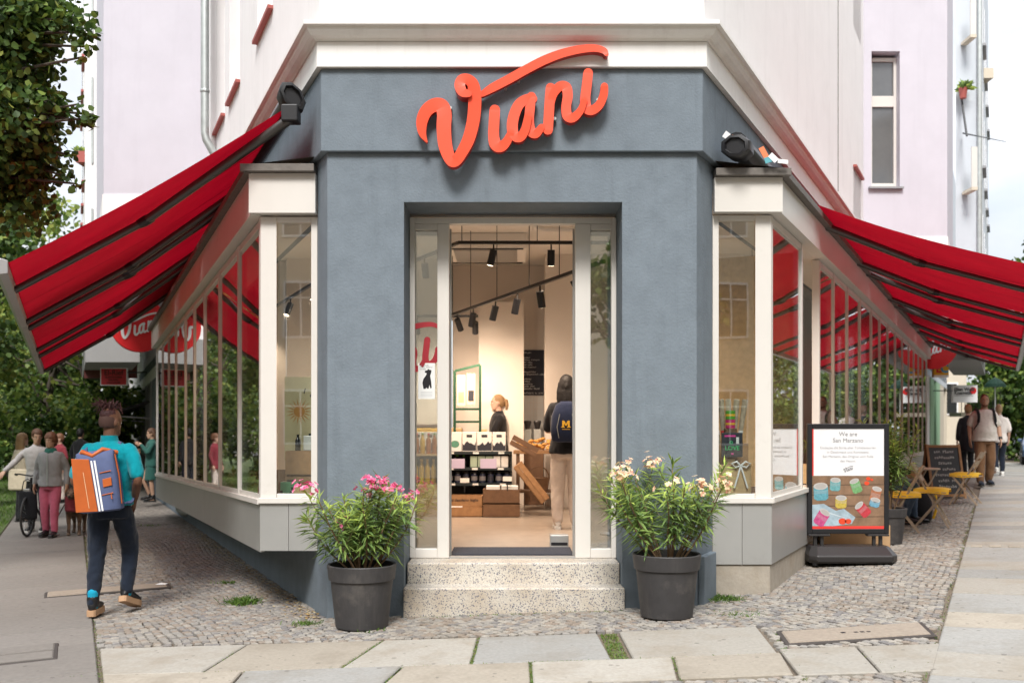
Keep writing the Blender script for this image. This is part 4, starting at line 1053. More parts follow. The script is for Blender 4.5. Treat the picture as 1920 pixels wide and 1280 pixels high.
# ------------------------------------------------------------------ folding chairs, table, cushions, chalkboard
def folding_chair(loc, rz, label, group='folding chairs outside the right-hand windows'):
    o = thing('folding_chair', label, 'chair', loc, rz, group)
    m = M['chair']; w = .20
    for s in (-1,1):
        MB().bar((s*w, .20, 0), (s*w, -.17, .46), .022, .026).build('leg', m, o, local=True)
        MB().bar((s*(w-.025), -.22, 0), (s*(w-.025), .26, .86), .022, .026).build('leg', m, o, local=True)
    for i in range(5):
        y = -.19+.085*i; MB().box(-w-.01, w+.01, y, y+.062, .455, .472).build('seat_slat', m, o, local=True)
    for z, y in ((.66,.16),(.80,.235)): MB().obox((0,y-.012,z), (w+.01,0,0), (0,.008,.0), (0,.026,.05)).build('back_slat', m, o, local=True)
    for z, y in ((.10,-.16),(.10,.12)): MB().bar((-w,y,z),(w,y,z),.014,.014).build('stretcher', m, o, local=True)
    return o
def chair_at(px, d, rz, label): X = (px-960)/1867*d; folding_chair((X, d, G(X)), R_(rz), label); return X, d
ch1 = chair_at(1748, 13.4, 62, 'nearest taupe folding chair with a yellow cushion, seen side on below the chalkboard')
ch2 = chair_at(1812, 16.2, 235, 'taupe folding chair just left of the walking man in the white T-shirt')
ch3 = chair_at(1692, 13.0, 250, 'taupe folding chair half hidden behind the green oleander')
def cushion(loc, rz, label, w=.44):
    mb = MB(); n = 10
    for side in (1,-1):
        for i in range(n+1):
            for j in range(n+1):
                u, v = i/n*2-1, j/n*2-1; x, y = u*w/2, v*w/2
                z = .03 + side*.022*(1-u**4)*(1-v**4) + .006*math.sin(u*5+v*3)
                dr = max(0, abs(u)-.8)*.25; mb.v.append(Vector((x, y, z-dr)))
    N = (n+1)**2
    for s_ in range(2):
        for i in range(n):
            for j in range(n): a = s_*N+i*(n+1)+j; mb.f.append([a,a+1,a+n+2,a+n+1]); mb.m.append(0)
    o = link('seat_cushion', mb.mesh('seat_cushion', M['yellow_cloth'], None, 60)); o.location = loc; o.rotation_euler = (0,0,rz)
    return tag(o, label, 'cushion', 'yellow seat cushions')
for (X, d), rz, lb in ((ch1,62,'yellow cushion on the nearest folding chair'),(ch2,235,'yellow cushion on the folding chair left of the walking man'),(ch3,250,'yellow cushion on the folding chair behind the green oleander')):
    cushion((X, d, G(X)+.47), R_(rz), lb)
def cafe_table(px, d, label):
    X = (px-960)/1867*d; o = thing('cafe_table', label, 'table', (X, d, G(X)))
    MB().lathe([(0,.70),(.29,.70),(.30,.708),(.30,.718),(.29,.725),(0,.725)], n=28).build('tabletop', M['yellow_cloth'] if False else M['chair'], o, local=True)
    for s in (-1,1):
        MB().bar((s*.2,-.18,0),(-s*.2,-.18,.70),.02,.02).build('leg', M['chair'], o, local=True)
        MB().bar((s*.2,.18,0),(-s*.2,.18,.70),.02,.02).build('leg', M['chair'], o, local=True)
    MB().bar((-.1,-.18,.35),(-.1,.18,.35),.014,.014).build('stretcher', M['chair'], o, local=True)
cafe_table(1722, 14.6, 'small round folding café table between the folding chairs')
X = (1767-960)/1867*17.6
o = thing('chalkboard', 'brown framed chalkboard A-stand with white handwriting, beyond the folding chairs', 'chalkboard', (X, 17.6, G(X)))
for s in (-1,1): MB().obox((0,s*.14,.47), (.26,0,0), (0,.008,0), (0,-s*.13,.44)).build('board', M['black'], o, local=True)
for s in (-1,1):
    for sx in (-1,1): MB().bar((sx*.28,s*.28,0),(sx*.28,s*.012,.94),.04,.03,up=(0,1,0)).build('frame_post', M['wood'], o, local=True)
    for z, y in ((.06,.265),(.91,.02)): MB().bar((-.26,s*y,z),(.26,s*y,z),.03,.045).build('frame_rail', M['wood'], o, local=True)
chalk = mat('chalk', (.6,.6,.58), .9)
for i, s_ in enumerate(('xxx xxxxx','xxxxxxxxx','xxxxxx','xx xxxxxx','xxxxxxxxxx','xxxxx xx','xxxxxxxx')):
    z = .81-.10*i; scribble(s_, o.location+Vector((0,-.157-.295*(.47-z), z)), (1,0,0), (0,.29,1), .075, chalk, o, seed=i)
o = thing('backpack', 'black backpack with a yellow strap on the ground beside the folding chairs', 'backpack', ((1722-960)/1867*14.1, 14.1, G(5.7)))
mb = MB(); mb.loft([((0,0,z), (w,0,0), (0,dp,0)) for z, w, dp in ((.0,.15,.09),(.03,.19,.12),(.2,.2,.13),(.36,.17,.11),(.44,.10,.07),(.46,.03,.02))], 14); mb.build('bag', cloth('black_nylon',(.014,.014,.016)), o, local=True, smooth=60)
mb = MB(); mb.tube([(.17,-.1,.05),(.21,-.12,.2),(.2,-.1,.38)], .02, 8); mb.build('strap', M['yellow_cloth'], o, local=True)
# ================================================================== inside the shop
def zi(py, d): return ZC + (805-py)/1867*d
def xi_(px, d): return (px-960)/1867*d
# track lights
def track(a, b, label, heads, rods, group='ceiling light tracks'):
    a, b = Vector(a), Vector(b); o = thing('light_track', label, 'light track', a, 0, group)
    MB().bar(Vector((0,0,0)), b-a, .035, .035).build('rail', M['black'], o, local=True)
    for f in rods:
        p = (b-a)*f; MB().tube([p+Vector((0,0,.018)), Vector((p.x,p.y,CE-a.z))], .005, 6).build('rod', M['black'], o, local=True)
    for f, tx, ty, pw in heads:
        p = (b-a)*f + Vector((0,0,-.02)); q = p + Vector((0,0,-.07)); ax = Vector((tx,ty,-1)).normalized()
        mb = MB(); mb.tube([q-ax*.01, q+ax*.165], .042, 14); mb.tube([p, q], .01, 6); h = mb.build('spot_head', M['black'], o, local=True, smooth=40)
        MB().tube([q+ax*.1655, q+ax*.1665], .034, 14).build('lens', M['lens'], h, local=True)
        if pw:
            ld = bpy.data.lights.new('spot_lamp', 'SPOT'); ld.energy = pw; ld.color = (1,.77,.58); ld.spot_size = R_(160); ld.spot_blend = 1; ld.shadow_soft_size = .05
            lo = bpy.data.objects.new('spot_lamp', ld); COL.objects.link(lo); lo.parent = o; lo.location = q+ax*.18; lo.rotation_euler = ax.to_track_quat('-Z','Y').to_euler()
M['lens'] = mat('lit_lens', (.9,.8,.7), .4, emit=((1,.75,.5), 6))
PW = 62
track((-.60,11.04,3.6), (1.6,11.04,3.6), 'straight black light track nearest the door, high under the ceiling', [(.30*.0+.18,-.25,.1,PW),(.47,.0,.2,PW),(.86,.3,.5,PW)], (.02,.40,.62,.95))
track((-.60,11.06,3.6), (-2.4,14.6,3.6), 'black light track running back to the left from the nearest track', [(.25,.1,.4,PW),(.6,-.4,.2,PW)], (.35,.8))
track((.86,9.3,3.1), (-1.0,14.1,3.1), 'long diagonal black light track with a row of spot heads', [(.13,.5,.2,PW*.7),(.30,.15,.3,PW*.5),(.43,-.2,.3,PW*.5),(.57,-.25,.3,PW*.5),(.73,-.2,.5,PW*.5),(.86,.35,.6,PW*.5)], (.2,.36,.56,.75,.9))
track((-1.5,13.8,3.1), (-.47,13.8,3.1), 'short low black light track at the back left of the shop', [(.18,0,.3,PW),(.96,0,.6,PW)], (.1,.9))
track((2.2,11.6,3.3), (4.6,16.6,3.3), 'black light track behind the right window bay', [(.05,.3,-.3,PW*.8),(.35,.3,-.3,PW*.8),(.7,.3,-.3,PW*.8)], (.1,.5,.9))
track((-2.2,11.6,3.3), (-4.4,16.6,3.3), 'black light track behind the left window bay', [(.05,-.3,-.3,PW*.8),(.35,-.3,-.3,PW*.8),(.7,-.3,-.3,PW*.8)], (.1,.5,.9))
# ceiling cassette and pipe
o = thing('air_conditioner', 'white ceiling air conditioner cassette above the sales room', 'air conditioner', (-.35,13.6,CE))
MB().box(-.55,.55,-.6,.6,-.20,-.002).build('housing', M['ceil'], o, local=True, bevel=.02)
MB().box(-.42,.42,-.47,.47,-.215,-.201).build('grille', M['panel'], o, local=True)
for i in range(2): MB().box(-.50,.50,-.58+i*1.1,-.53+i*1.1,-.212,-.201).build('air_slot', M['black'], o, local=True)
o = thing('ceiling_pipe', 'white pipe bending across the shop ceiling', 'pipe', (.1,11.8,CE))
mb = MB(); mb.tube([(-.2,0,-.06),(.02,0,-.06),(.12,0,-.10),(.18,.2,-.14),(.3,.3,-.14),(2.2,.3,-.14)], .035, 8); mb.build('pipe', M['ceil'], o, local=True, smooth=50)
o = thing('dome_camera', 'white round dome fitting on the shop ceiling near the door', 'ceiling dome', (-.24,10.6,CE))
MB().lathe([(.12,-.001),(.12,-.05),(.10,-.07),(.09,-.13),(.05,-.17),(0,-.18)], n=18).build('dome', M['ceil'], o, local=True, smooth=40)
# shelf unit
D0 = 13.5
M['box_print'] = mat('dark_box_print', (.03,.032,.045), .5)
o = thing('shelf_unit', 'low dark shop shelf unit with boxes, bottles and jars, facing the entrance', 'shelf', (-.70, D0, FZ))
for z in (.035, .42, .63, .845): MB().box(-.70,.70,0,.42,z-.03,z).build('shelf_board', M['navy_shelf'], o, local=True)
for x in (-.70,.672): MB().box(x,x+.028,.0,.42,0,.90).build('side_panel', M['navy_shelf'], o, local=True) if x < 0 else MB().box(.672,.70,.05,.42,0,.84).build('side_panel', M['navy_shelf'], o, local=True)
MB().box(-.67,.67,.40,.42,.04,.84).build('back_panel', M['navy_shelf'], o, local=True)
for z in (.42,.63,.845):
    MB().box(-.70,.70,-.012,-.001,z-.034,z+.002).build('price_rail', M['navy_shelf'], o, local=True)
    for i in range(4):
        x = -.5+.34*i+random.uniform(-.05,.05); MB().box(x,x+.08,-.016,-.0125,z-.03,z-.004).build('price_tag', M['paper'], o, local=True)
def carton(x, z, w, h, dp, label, group, front=None, m=None, base=(0,0)):
    o = thing('carton', label, 'box', (x, D0+.03, z), 0, group)
    MB().box(-w/2,w/2,0,dp,0,h).build('box_body', m or M['paper'], o, local=True, bevel=.004)
    if front:
        rr = random.Random(int(x*1000)); n = 9
        top = [(-w/2+w*i/(n-1), h*(.25+.28*rr.random())) for i in range(n)]
        p = [(-w/2+.004,.012)]+[(max(-w/2+.004,min(w/2-.004,a)),b) for a,b in top]+[(w/2-.004,.012)]
        MB().add([(a,-.0015,b) for a,b in p], [tuple(range(len(p)))]).build('print', front, o, local=True)
        MB().add([(a,-.0015,b) for a,b in ((-w*.2,h*.72),(w*.2,h*.72),(w*.2,h*.86),(-w*.2,h*.86))], [(0,1,2,3)]).build('print', M['box_print'], o, local=True)
    return o
x = -1.37
for i, w in enumerate((.17,.17,.16,.19,.20,.21,.19)):
    if i != 3: carton(x+w/2, FZ+.847, w-.01, .265, .14, 'white food carton with dark mountain print on the top of the shelf unit', 'white printed cartons on the shelf unit', M['box_print'])
    else:
        oc = carton(x+w/2, FZ+.847, w-.01, .265, .14, 'white food carton with a round green picture on the top of the shelf unit', 'white printed cartons on the shelf unit')
        MB().add([(.06*math.cos(a),-.0015,.10+.05*math.sin(a)) for a in np.linspace(0,6.28,13)[:-1]], [tuple(range(12))]).build('print', mat('print_green',(.1,.28,.2),.5), oc, local=True)
    x += w
def bottle(x, z, m, label, group, r=.035, h=.16, cap=None, y=None, cat='bottle', name='bottle'):
    o = thing(name, label, cat, (x, y or D0+.08, z), 0, group)
    MB().lathe([(0,0),(r,0),(r,h*.62),(r*.85,h*.7),(r*.45,h*.8),(r*.42,h*.92)], n=12).build('bottle_body', m, o, local=True, smooth=40)
    MB().lathe([(r*.48,h*.92),(r*.48,h),(0,h)], n=10).build('cap', cap or M['black'], o, local=True); return o
M['darkglass'] = mat('dark_bottle_glass', (.012,.016,.02), .12, spec=.8); M['oil'] = mat('oil_yellow', (.55,.34,.02), .15, spec=.8); M['mint'] = mat('mint_label', (.32,.6,.45), .5)
M['jarblue'] = mat('blue_black_jar', (.02,.028,.06), .15, spec=.8); M['capgreen'] = mat('green_cap', (.1,.35,.03), .4)
for i in range(5): bottle(-1.0+.085*i, FZ+.632, M['darkglass'], 'dark bottle with a green cap on the second shelf', 'dark bottles on the second shelf', cap=M['capgreen'])
for i in range(5): carton(-.52+.105*i, FZ+.632, .095, .155, .08, 'small white and green carton on the second shelf', 'small cartons on the second shelf', None, M['paper'] if i > 2 else mat('sage_carton',(.4,.5,.38),.6))
for i in range(2):
    oo = thing('price_card', ['lilac price card at the left of the second shelf','lilac price card at the right of the second shelf'][i], 'card', (-.75+.43*i, D0-.02, FZ+.60))
    MB().box(-.11,.11,0,.004,.02,.15).build('card', mat('lilac_card',(.55,.48,.66),.6), oo, local=True)
j0 = None
for i in range(12):
    x = -1.3+.112*i
    o = thing('jar', 'dark preserve jar standing in the row on the third shelf', 'jar', (x, D0+.08, FZ+.422), 0, 'preserve jars on the third shelf')
    MB().lathe([(0,0),(.043,.002),(.045,.02),(.045,.11),(.036,.125)], n=14).build('jar_body', M['jarblue'], o, local=True, smooth=40)
    MB().lathe([(.038,.125),(.038,.15),(0,.151)], n=14).build('lid', M['black'], o, local=True)
    MB().lathe([(.0455,.03),(.0455,.09)], n=14).build('paper_label', mat('jar_label',(.2,.19,.2),.6) if i % 3 else M['box_print'], o, local=True)
# yellow oil bottles and mint jars behind the left sidelight
for i in range(5): bottle(-1.36+.08*i, FZ+.425, M['oil'], 'yellow oil bottle seen through the left sidelight', 'yellow oil bottles behind the left sidelight', r=.036, h=.33, y=13.2, cap=M['yellow'])
o = thing('side_table', 'pale low wooden block under the bottles behind the left sidelight', 'plinth', (-1.2,13.2,FZ)); MB().box(-.25,.25,-.12,.12,0,.42).build('block', M['wood_pale'], o, local=True, bevel=.004)
# a second, higher row of bottles behind the left sidelight
ob = thing('bottle_board', 'small board on posts carrying amber bottles behind the left sidelight', 'shelf', (-1.2,13.2,FZ))
MB().box(-.25,.25,-.1,.1,.80,.825).build('shelf_board', M['wood_pale'], ob, local=True)
for sx in (-.24,.22): MB().box(sx,sx+.02,-.1,.1,.421,.799).build('post', M['wood_dark'], ob, local=True)
M['amber'] = mat('amber_bottle', (.35,.12,.02), .12, spec=.8)
for i in range(6): bottle(-1.42+.078*i, FZ+.826, M['amber'] if i % 3 else M['oil'], 'amber or yellow bottle on the small board behind the left sidelight', 'amber bottles behind the left sidelight', r=.034, h=.27, y=13.2, cap=M['capgreen'] if i % 2 else M['red_disc'])
# crates
def crate(c, w, dp, h, label, tilt=0, rz=0, m=None, group='wooden crates on the shop floor', filled=None, name='wooden_crate'):
    o = thing(name, label, 'crate', c, 0, group); o.rotation_euler = (0, tilt, rz); m = m or M['wood']; t = .012
    for y in (-dp/2, dp/2-t):
        for z0, z1 in ((.01,h*.46),(h*.52,h)): MB().box(-w/2,w/2,y,y+t,z0,z1).build('plank', m, o, local=True)
    for x in (-w/2, w/2-t):
        for z0, z1 in ((.011,h*.46),(h*.52,h-.001)): MB().box(x,x+t,-dp/2+t,dp/2-t,z0,z1).build('plank', m, o, local=True)
    MB().box(-w/2+t,w/2-t,-dp/2+t,dp/2-t,.0,.012).build('bottom', m, o, local=True)
    return o
cr = crate((-.62, 13.25, FZ), .46, .36, .27, 'wooden crate on the floor, left of the two below the shelf')
put_text('al desiderio foglie', Vector((-.62, 13.25-.183, FZ+.22)), (1,0,0), (0,0,1), .05, M['box_print'], cr)
cr2 = crate((-.14, 13.22, FZ), .48, .38, .36, 'taller wooden crate on the floor filled with white packets', m=M['wood_dark'])
crate((.20, 13.3, FZ+.40), .60, .34, .14, 'wooden crate leaning tilted against the shelf end', tilt=R_(52), m=M['wood'])
crate((.13, 13.4, FZ+.86), .38, .34, .14, 'dark crate tilted at the upper right end of the shelf unit', tilt=R_(28), m=M['wood_dark'])
def packet(c, w, h, dp, label, group, m=None, rz=0, tilt=0):
    o = link('paper_packet', MB().box(-w/2,w/2,-dp/2,dp/2,0,h).mesh('paper_packet', m or M['paper'])); o.location = c; o.rotation_euler = (0, tilt, rz)
    md = o.modifiers.new('edge','BEVEL'); md.width = .006; md.segments = 2
    return tag(o, label, 'packet', group)
for x, z, w in ((-.76,.02,.2),(-.24,.02,.19),(-.02,.02,.21),(-.25,.30,.18),(-.03,.30,.22)): packet((x, 13.2, FZ+z+.004), w, .10, .2, 'white paper packet lying in a wooden crate', 'white packets in the crates')
for x, z, a in ((-.62,.50,.1),(-.06,.52,-.35)):
    oo = thing('price_card', 'white price card clipped over the '+('left floor crate' if x < -.3 else 'taller crate of packets'), 'card', (x, 13.03, FZ+z-.18)); MB().box(-.06,.06,0,.004,.13,.19).build('card', M['paper'], oo, local=True); MB().box(-.008,.008,.0,.005,0,.13).build('clip', M['black'], oo, local=True)
# green display frame with posters
gx0, gx1 = xi_(843,13.3), xi_(891,13.3)
o = thing('notice_stand', 'dark green metal display frame with hanging cream notices behind the shelf', 'frame', (gx0, 14.15, FZ))
W_ = (gx1-gx0)*1.06
for x in (0, W_): MB().box(x,x+.035,0,.035,0,2.06 if x else 1.98).build('post', M['green_metal'], o, local=True)
MB().obox((W_/2+.017,.0175,2.02), (W_/2,0,.045),(0,.017,0),(0,0,.017)).build('rail', M['green_metal'], o, local=True)
for z in (1.24, 1.42): MB().box(.036,W_-.001,.002,.033,z,z+.03).build('rail', M['green_metal'], o, local=True)
for x0, x1, z0 in ((.05,.17,1.48),(.19,.31,1.50)):
    b = MB().box(x0,x1,.01,.016,z0,z0+.44).build('notice', mat('cream_notice',(.72,.60,.42),.7), o, local=True)
    MB().box(x0+.02,x1-.02,.008,.0095,z0+.05,z0+.2).build('picture', M['box_print'] if x0 > .1 else M['wood_pale'], b, local=True)
# counter with bread trays
o = thing('shop_counter', 'counter with yellow and brown bread trays behind the shelf', 'counter', (-.75,14.55,FZ))
MB().box(-.75,.62,0,.35,0,.92).build('cabinet', M['wood_dark'], o, local=True, bevel=.004); MB().box(-.77,.64,-.02,.37,.921,.95).build('worktop', M['wood'], o, local=True)
for x0,x1,m_ in ((-.74,-.30,'yellow'),(-.26,.02,'wood_pale'),(-.70,-.34,'wood_dark')): MB().box(x0,x1,.06,.26,(.951 if m_ != 'wood_dark' else 1.171),(1.17 if m_ != 'wood_dark' else 1.22)).build('bread_tray', M[m_], o, local=True, bevel=.02)
for i, (px, py, w, h) in enumerate(((902,772,.12,.20),(923,782,.19,.12))):
    oo = thing('gift_box', ['upright pale yellow box on the counter','low box with a grid of pralines on the counter'][i], 'box', (xi_(px,14.5)+.02, 14.62, FZ+.951))
    MB().box(-w/2,w/2,0,.1,0,h).build('box_body', mat('pale_yellow_box',(.72,.56,.28),.5), oo, local=True, bevel=.004)
    if i:
        for a in range(4):
            for b in range(2): MB().box(-.08+.042*a,-.05+.042*a,-.004,0.002,.02+.05*b,.05+.05*b).build('praline', M['wood_dark'], oo, local=True)
# menu board
o = thing('menu_board', 'tall dark menu board with white writing on the back wall', 'menu board', (.335,15.575,0))
z0, z1 = zi(741,15.57), zi(656,15.57)
MB().box(-.155,.17,0,.012,z0,z1).build('board', mat('slate_board',(.012,.016,.035),.6), o, local=True)
lines = ['xxxxxx','','xxxxx','xxxxx xxxxxxx','xx xxxx','xx xxxx','xx xxxxxxx','','xxxxxxxxxx','x xxxxxxxxxx xxxx','','xxxxxx','xxxxx','xxxxxxx','xxxx xxxx','xxxxxxx xxxxx']
for i, s_ in enumerate(lines):
    if s_: scribble(s_, (.19, 15.573, z1-.045-.0375*i), (1,0,0), (0,0,1), .036, M['paper'], o, align='LEFT', seed=i)
scribble('xxxxxxxx xx xxxx', (.19, 15.573, z0+.035), (1,0,0), (0,0,1), .036, M['paper'], o, align='LEFT', seed=40)
# pastry table
o = thing('pastry_table', 'dark wooden table heaped with golden pastries in front of the back wall', 'table', (.42,14.3,FZ))
MB().box(-.40,.30,-.2,.2,.80,.85).build('tabletop', M['wood'], o, local=True, bevel=.004)
for x in (-.36,.24):
    for y in (-.17,.15): MB().box(x,x+.05,y,y+.04,0,.80).build('leg', M['wood_dark'], o, local=True)
MB().box(-.39,.29,-.19,.19,.25,.28).build('lower_shelf', M['wood_dark'], o, local=True)
gold = mat('pastry_crust', (.58,.30,.075), .6, var=(40,.35))
k = 0
for i in range(46):
    x = random.uniform(-.36,.26); y = random.uniform(-.16,.12); z = .85+.02+random.random()*max(.0,.16-abs(x)*.2)
    po = link('pastry', MB().ell((0,0,0), (.045,.03,.024), None, 8, 5).mesh('pastry', gold, None, True)) if i == 0 else link('pastry', bpy.data.meshes['pastry'])
    po.location = (.42+x, 14.3+y, FZ+z); po.rotation_euler = (random.uniform(-.4,.4),random.uniform(-.4,.4),random.uniform(0,3)); tag(po, 'golden pastry in the heap on the dark wooden table', 'pastry', 'pastries heaped on the table')
o = thing('basket', 'dark wicker basket with a handle under the pastry table', 'basket', (.38,14.2,FZ+.281))
MB().lathe([(0,0),(.13,0),(.16,.18),(.15,.185),(.12,.02)], n=18).build('basket_body', M['wood_dark'], o, local=True); mb = MB(); mb.tube([(.15*math.cos(a),0,.17+.17*math.sin(a)) for a in np.linspace(0,3.14,12)], .010, 6); mb.build('handle', M['wood_dark'], o, local=True)
for i in range(2):
    oo = thing('coffee_grinder', ['coffee grinder at the left under the menu board','coffee grinder at the right under the menu board'][i], 'grinder', (.24+.15*i,15.3,FZ+.9)); MB().box(-.06,.06,-.06,.06,0,.25).build('grinder_body', M['zinc'], oo, local=True, bevel=.01); MB().lathe([(.03,.25),(.06,.36),(.055,.38),(0,.385)], n=12).build('hopper', M['darkgrey'], oo, local=True)
o = thing('back_counter', 'small dark counter under the menu board', 'counter', (.33,15.3,FZ)); MB().box(-.15,.15,-.15,.25,0,.895).build('cabinet', M['wood_dark'], o, local=True)
# steel box just inside, reflected in the open leaf
o = thing('step_stool', 'small grey box on the floor by the right door leaf', 'box', (.46,9.75,FZ)); MB().box(-.09,.09,-.08,.08,.0,.12).build('box_body', M['panel'], o, local=True, bevel=.006); MB().box(-.08,.08,-.081,-.0805,.02,.05).build('slot', M['black'], o, local=True)
# red script and dog notice on the left sidelight
gp = script_parts(.0021, 938, 360); mb = MB()
rd = mat('dark_red_script', (.33,.015,.025), .5)
o = thing('window_lettering', 'dark red script letters ni on the glass left of the door', 'lettering', (-.77, 8.90, 2.16))
for nm, ks in (('letter_n',('n_arch',)),('letter_i',('last_i',)),('swash',('swash',))):
    mb = MB()
    for k_ in ks: ribbon(mb, [q for q in gp[k_] if q[0] > .42], .001, m1=0, drift=.00005)
    for v in mb.v: x, y, z = v; v.x, v.y, v.z = (x-.68)*.62, -z-.0, y*.62
    mb.build(nm, rd, o, local=True)
o = thing('dog_notice', 'white notice with a black sitting dog on the glass left of the door', 'notice', (xi_(799,8.89), 8.897, zi(714,8.89)))
MB().box(-.072,.078,0,.002,-.16,.16).build('sheet', M['paper'], o, local=True)
dog = [(-.03,-.10),(-.038,-.04),(-.03,.0),(-.012,.03),(-.004,.055),(-.02,.062),(-.018,.078),(.0,.085),(.006,.098),(.018,.088),(.032,.086),(.03,.06),(.022,.03),(.03,-.03),(.034,-.09),(.024,-.097),(.016,-.06),(.01,-.097),(-.002,-.098),(-.006,-.085),(-.014,-.1)]
MB().add([(x*1.15+.01,-.0012,y*.9+.02) for x,y in dog], [tuple(range(len(dog)))]).build('dog_picture', M['black'], o, local=True)
gr = mat('notice_ink', (.2,.22,.24), .6)
for i, s_ in enumerate(('xxx xxxxxx','xxxxxx xxxxxxx','xxxxxxx')): scribble(s_, o.location+Vector((-.06,-.0015,.14-.018*i)), (1,0,0), (0,0,1), .016, gr, o, align='LEFT', seed=60+i)
for i in range(4): MB().box(-.05,.055,-.0012,-.0004,-.10-.013*i,-.097-.013*i).build('text_line', mat('pale_ink',(.5,.52,.52),.6), o, local=True)

# ------------------------------------------------------------------ window displays
dk = .882
def wood_box(c, w, h, dp, m, label, group=None, rz=0, cat='box', name='wooden_box'):
    o = thing(name, label, cat, c, rz, group); t = .012
    MB().box(-w/2,w/2,-dp/2,-dp/2+t,0,h*.47).build('plank', M[m], o, local=True); MB().box(-w/2,w/2,-dp/2,-dp/2+t,h*.52,h).build('plank', M[m], o, local=True)
    MB().box(-w/2,w/2,dp/2-t,dp/2,0,h).build('plank', M[m], o, local=True)
    for x in (-w/2, w/2-t): MB().box(x,x+t,-dp/2+t,dp/2-t,0,h-.001).build('plank', M[m], o, local=True)
    MB().box(-w/2+t,w/2-t,-dp/2+t,dp/2-t,0,.01).build('bottom', M[m], o, local=True); return o
X0 = LW.P(.508,.459,0).x
wood_box((-1.85,9.02,dk), .22,.13,.18, 'wood_pale', 'pale wooden box at the bottom right of the left display window')
wood_box((-1.93,9.32,dk), .34,.45,.2, 'wood', 'tall orange wooden crate at the back of the left display window', cat='crate', name='wooden_crate')
M['green_box'] = mat('green_tin', (.14,.36,.2), .4)
o = thing('green_tin', 'green tin beside the pale box in the left display window', 'tin', (-2.03,9.12,dk)); MB().box(-.08,.08,-.06,.06,0,.17).build('tin_body', M['green_box'], o, local=True, bevel=.008); MB().lathe([(.03,.17),(.03,.19),(0,.19)], n=10).build('cap', M['black'], o, local=True)
o = thing('green_tin', 'second green tin standing on the tall crate in the left display window', 'tin', (-1.88,9.30,dk+.452)); MB().box(-.06,.06,-.05,.05,0,.14).build('tin_body', mat('white_tin',(.7,.7,.66),.4), o, local=True, bevel=.008); MB().lathe([(.02,.14),(.02,.16),(0,.16)], n=10).build('cap', M['black'], o, local=True)
for i, (x, y, h) in enumerate(((-2.08,8.98,.10),(-1.98,8.97,.13),(-2.0,9.3,.14+.452))):
    bottle(x, dk+(.452 if h > .5 else 0), M['darkglass'], ['small dark bottle nearest the corner post of the left display window','small dark bottle in front of the green tin','dark bottle on the tall crate in the left display window'][i], 'dark bottles in the left display window', r=.026, h=.15 if h > .5 else h, y=y)
# poster hung in the left display
o = thing('display_poster', 'yellow cream poster with a sun motif and curved lettering IBIZA in the left window', 'poster', (-1.93,9.50,dk))
MB().box(-.24,.22,0,.006,.35,1.15).build('sheet', mat('cream_poster',(.62,.55,.33),.6,var=(5,.15)), o, local=True)
c = Vector((-.10,-.002,.82)); mb = MB()
for i in range(18):
    a = i*.349; mb.add([c+Vector((.06*math.cos(a-.12),0,.06*math.sin(a-.12))), c+Vector((.06*math.cos(a+.12),0,.06*math.sin(a+.12))), c+Vector((.13*math.cos(a),0,.13*math.sin(a)))], [(0,1,2)])
mb.add([c+Vector((.055*math.cos(a),0,.055*math.sin(a))) for a in np.linspace(0,6.28,21)[:-1]], [tuple(range(20))]); kind(mb.build('sun_motif', mat('sun_print',(.55,.27,.07),.6), o, local=True), 'stuff')
for i, ch in enumerate('IBIZA'):
    a = R_(75-24*i); p = o.location + c + Vector((.20*math.cos(a), -.003, .20*math.sin(a))); put_text(ch, p, (math.sin(a),0,-math.cos(a)), (math.cos(a),0,math.sin(a)), .075, M['box_print'], o)
# right display
o = thing('cutting_board', 'pale cutting board with a white bow in the right display window', 'cutting board', (1.98,9.03,dk+.02))
MB().prism([(-.15,-.008),(.19,-.008),(.19,.008),(-.15,.008)], .0, .31).build('board', M['wood_pale'], o, local=True, bevel=.004)
MB().prism([(-.04,-.008),(.04,-.008),(.04,.008),(-.04,.008)], .311, .36).build('handle', M['wood_pale'], o, local=True, bevel=.004)
for s in (-1,1):
    mb = MB(); mb.tube([(.09,-.015,.30),(.09+s*.04,-.035,.34),(.09+s*.085,-.03,.32),(.09+s*.05,-.03,.285),(.09,-.015,.30)], .009, 6); mb.build('ribbon_loop', M['white'], o, local=True, smooth=60)
    mb = MB(); mb.tube([(.09,-.015,.30),(.09+s*.03,-.03,.2),(.09+s*.06,-.03,.10)], .008, 6); mb.build('ribbon_tail', M['white'], o, local=True, smooth=60)
cr = wood_box((1.99,9.22,dk), .36,.52,.16, 'wood', 'tall wooden crate at the back of the right display window', cat='crate', name='wooden_crate')
o = thing('gift_bag', 'black gift bag with green LOVE lettering and pink marks in the right window', 'bag', (1.985,8.985,dk+.40))
MB().box(-.095,.095,-.012,.012,0,.22).build('bag', M['box_print'], o, local=True, bevel=.004)
lg = mat('green_print', (.03,.5,.17), .5); pk = mat('pink_print', (.7,.05,.3), .5)
put_text('LOVE', o.location+Vector((0,-.014,.08)), (1,0,0), (0,0,1), .055, lg, o, bold=.001); put_text('o', o.location+Vector((-.01,-.014,.135)), (1,0,0), (0,0,1), .06, lg, o, bold=.001)
for x, z, w in ((-.02,.19,.10),(.0,.03,.022)): MB().box(x-w/2,x+w/2,-.0145,-.013,z-.008,z+.008).build('pink_mark', pk, o, local=True)
MB().box(.035,.06,-.0145,-.013,.12,.18).build('white_mark', M['paper'], o, local=True)
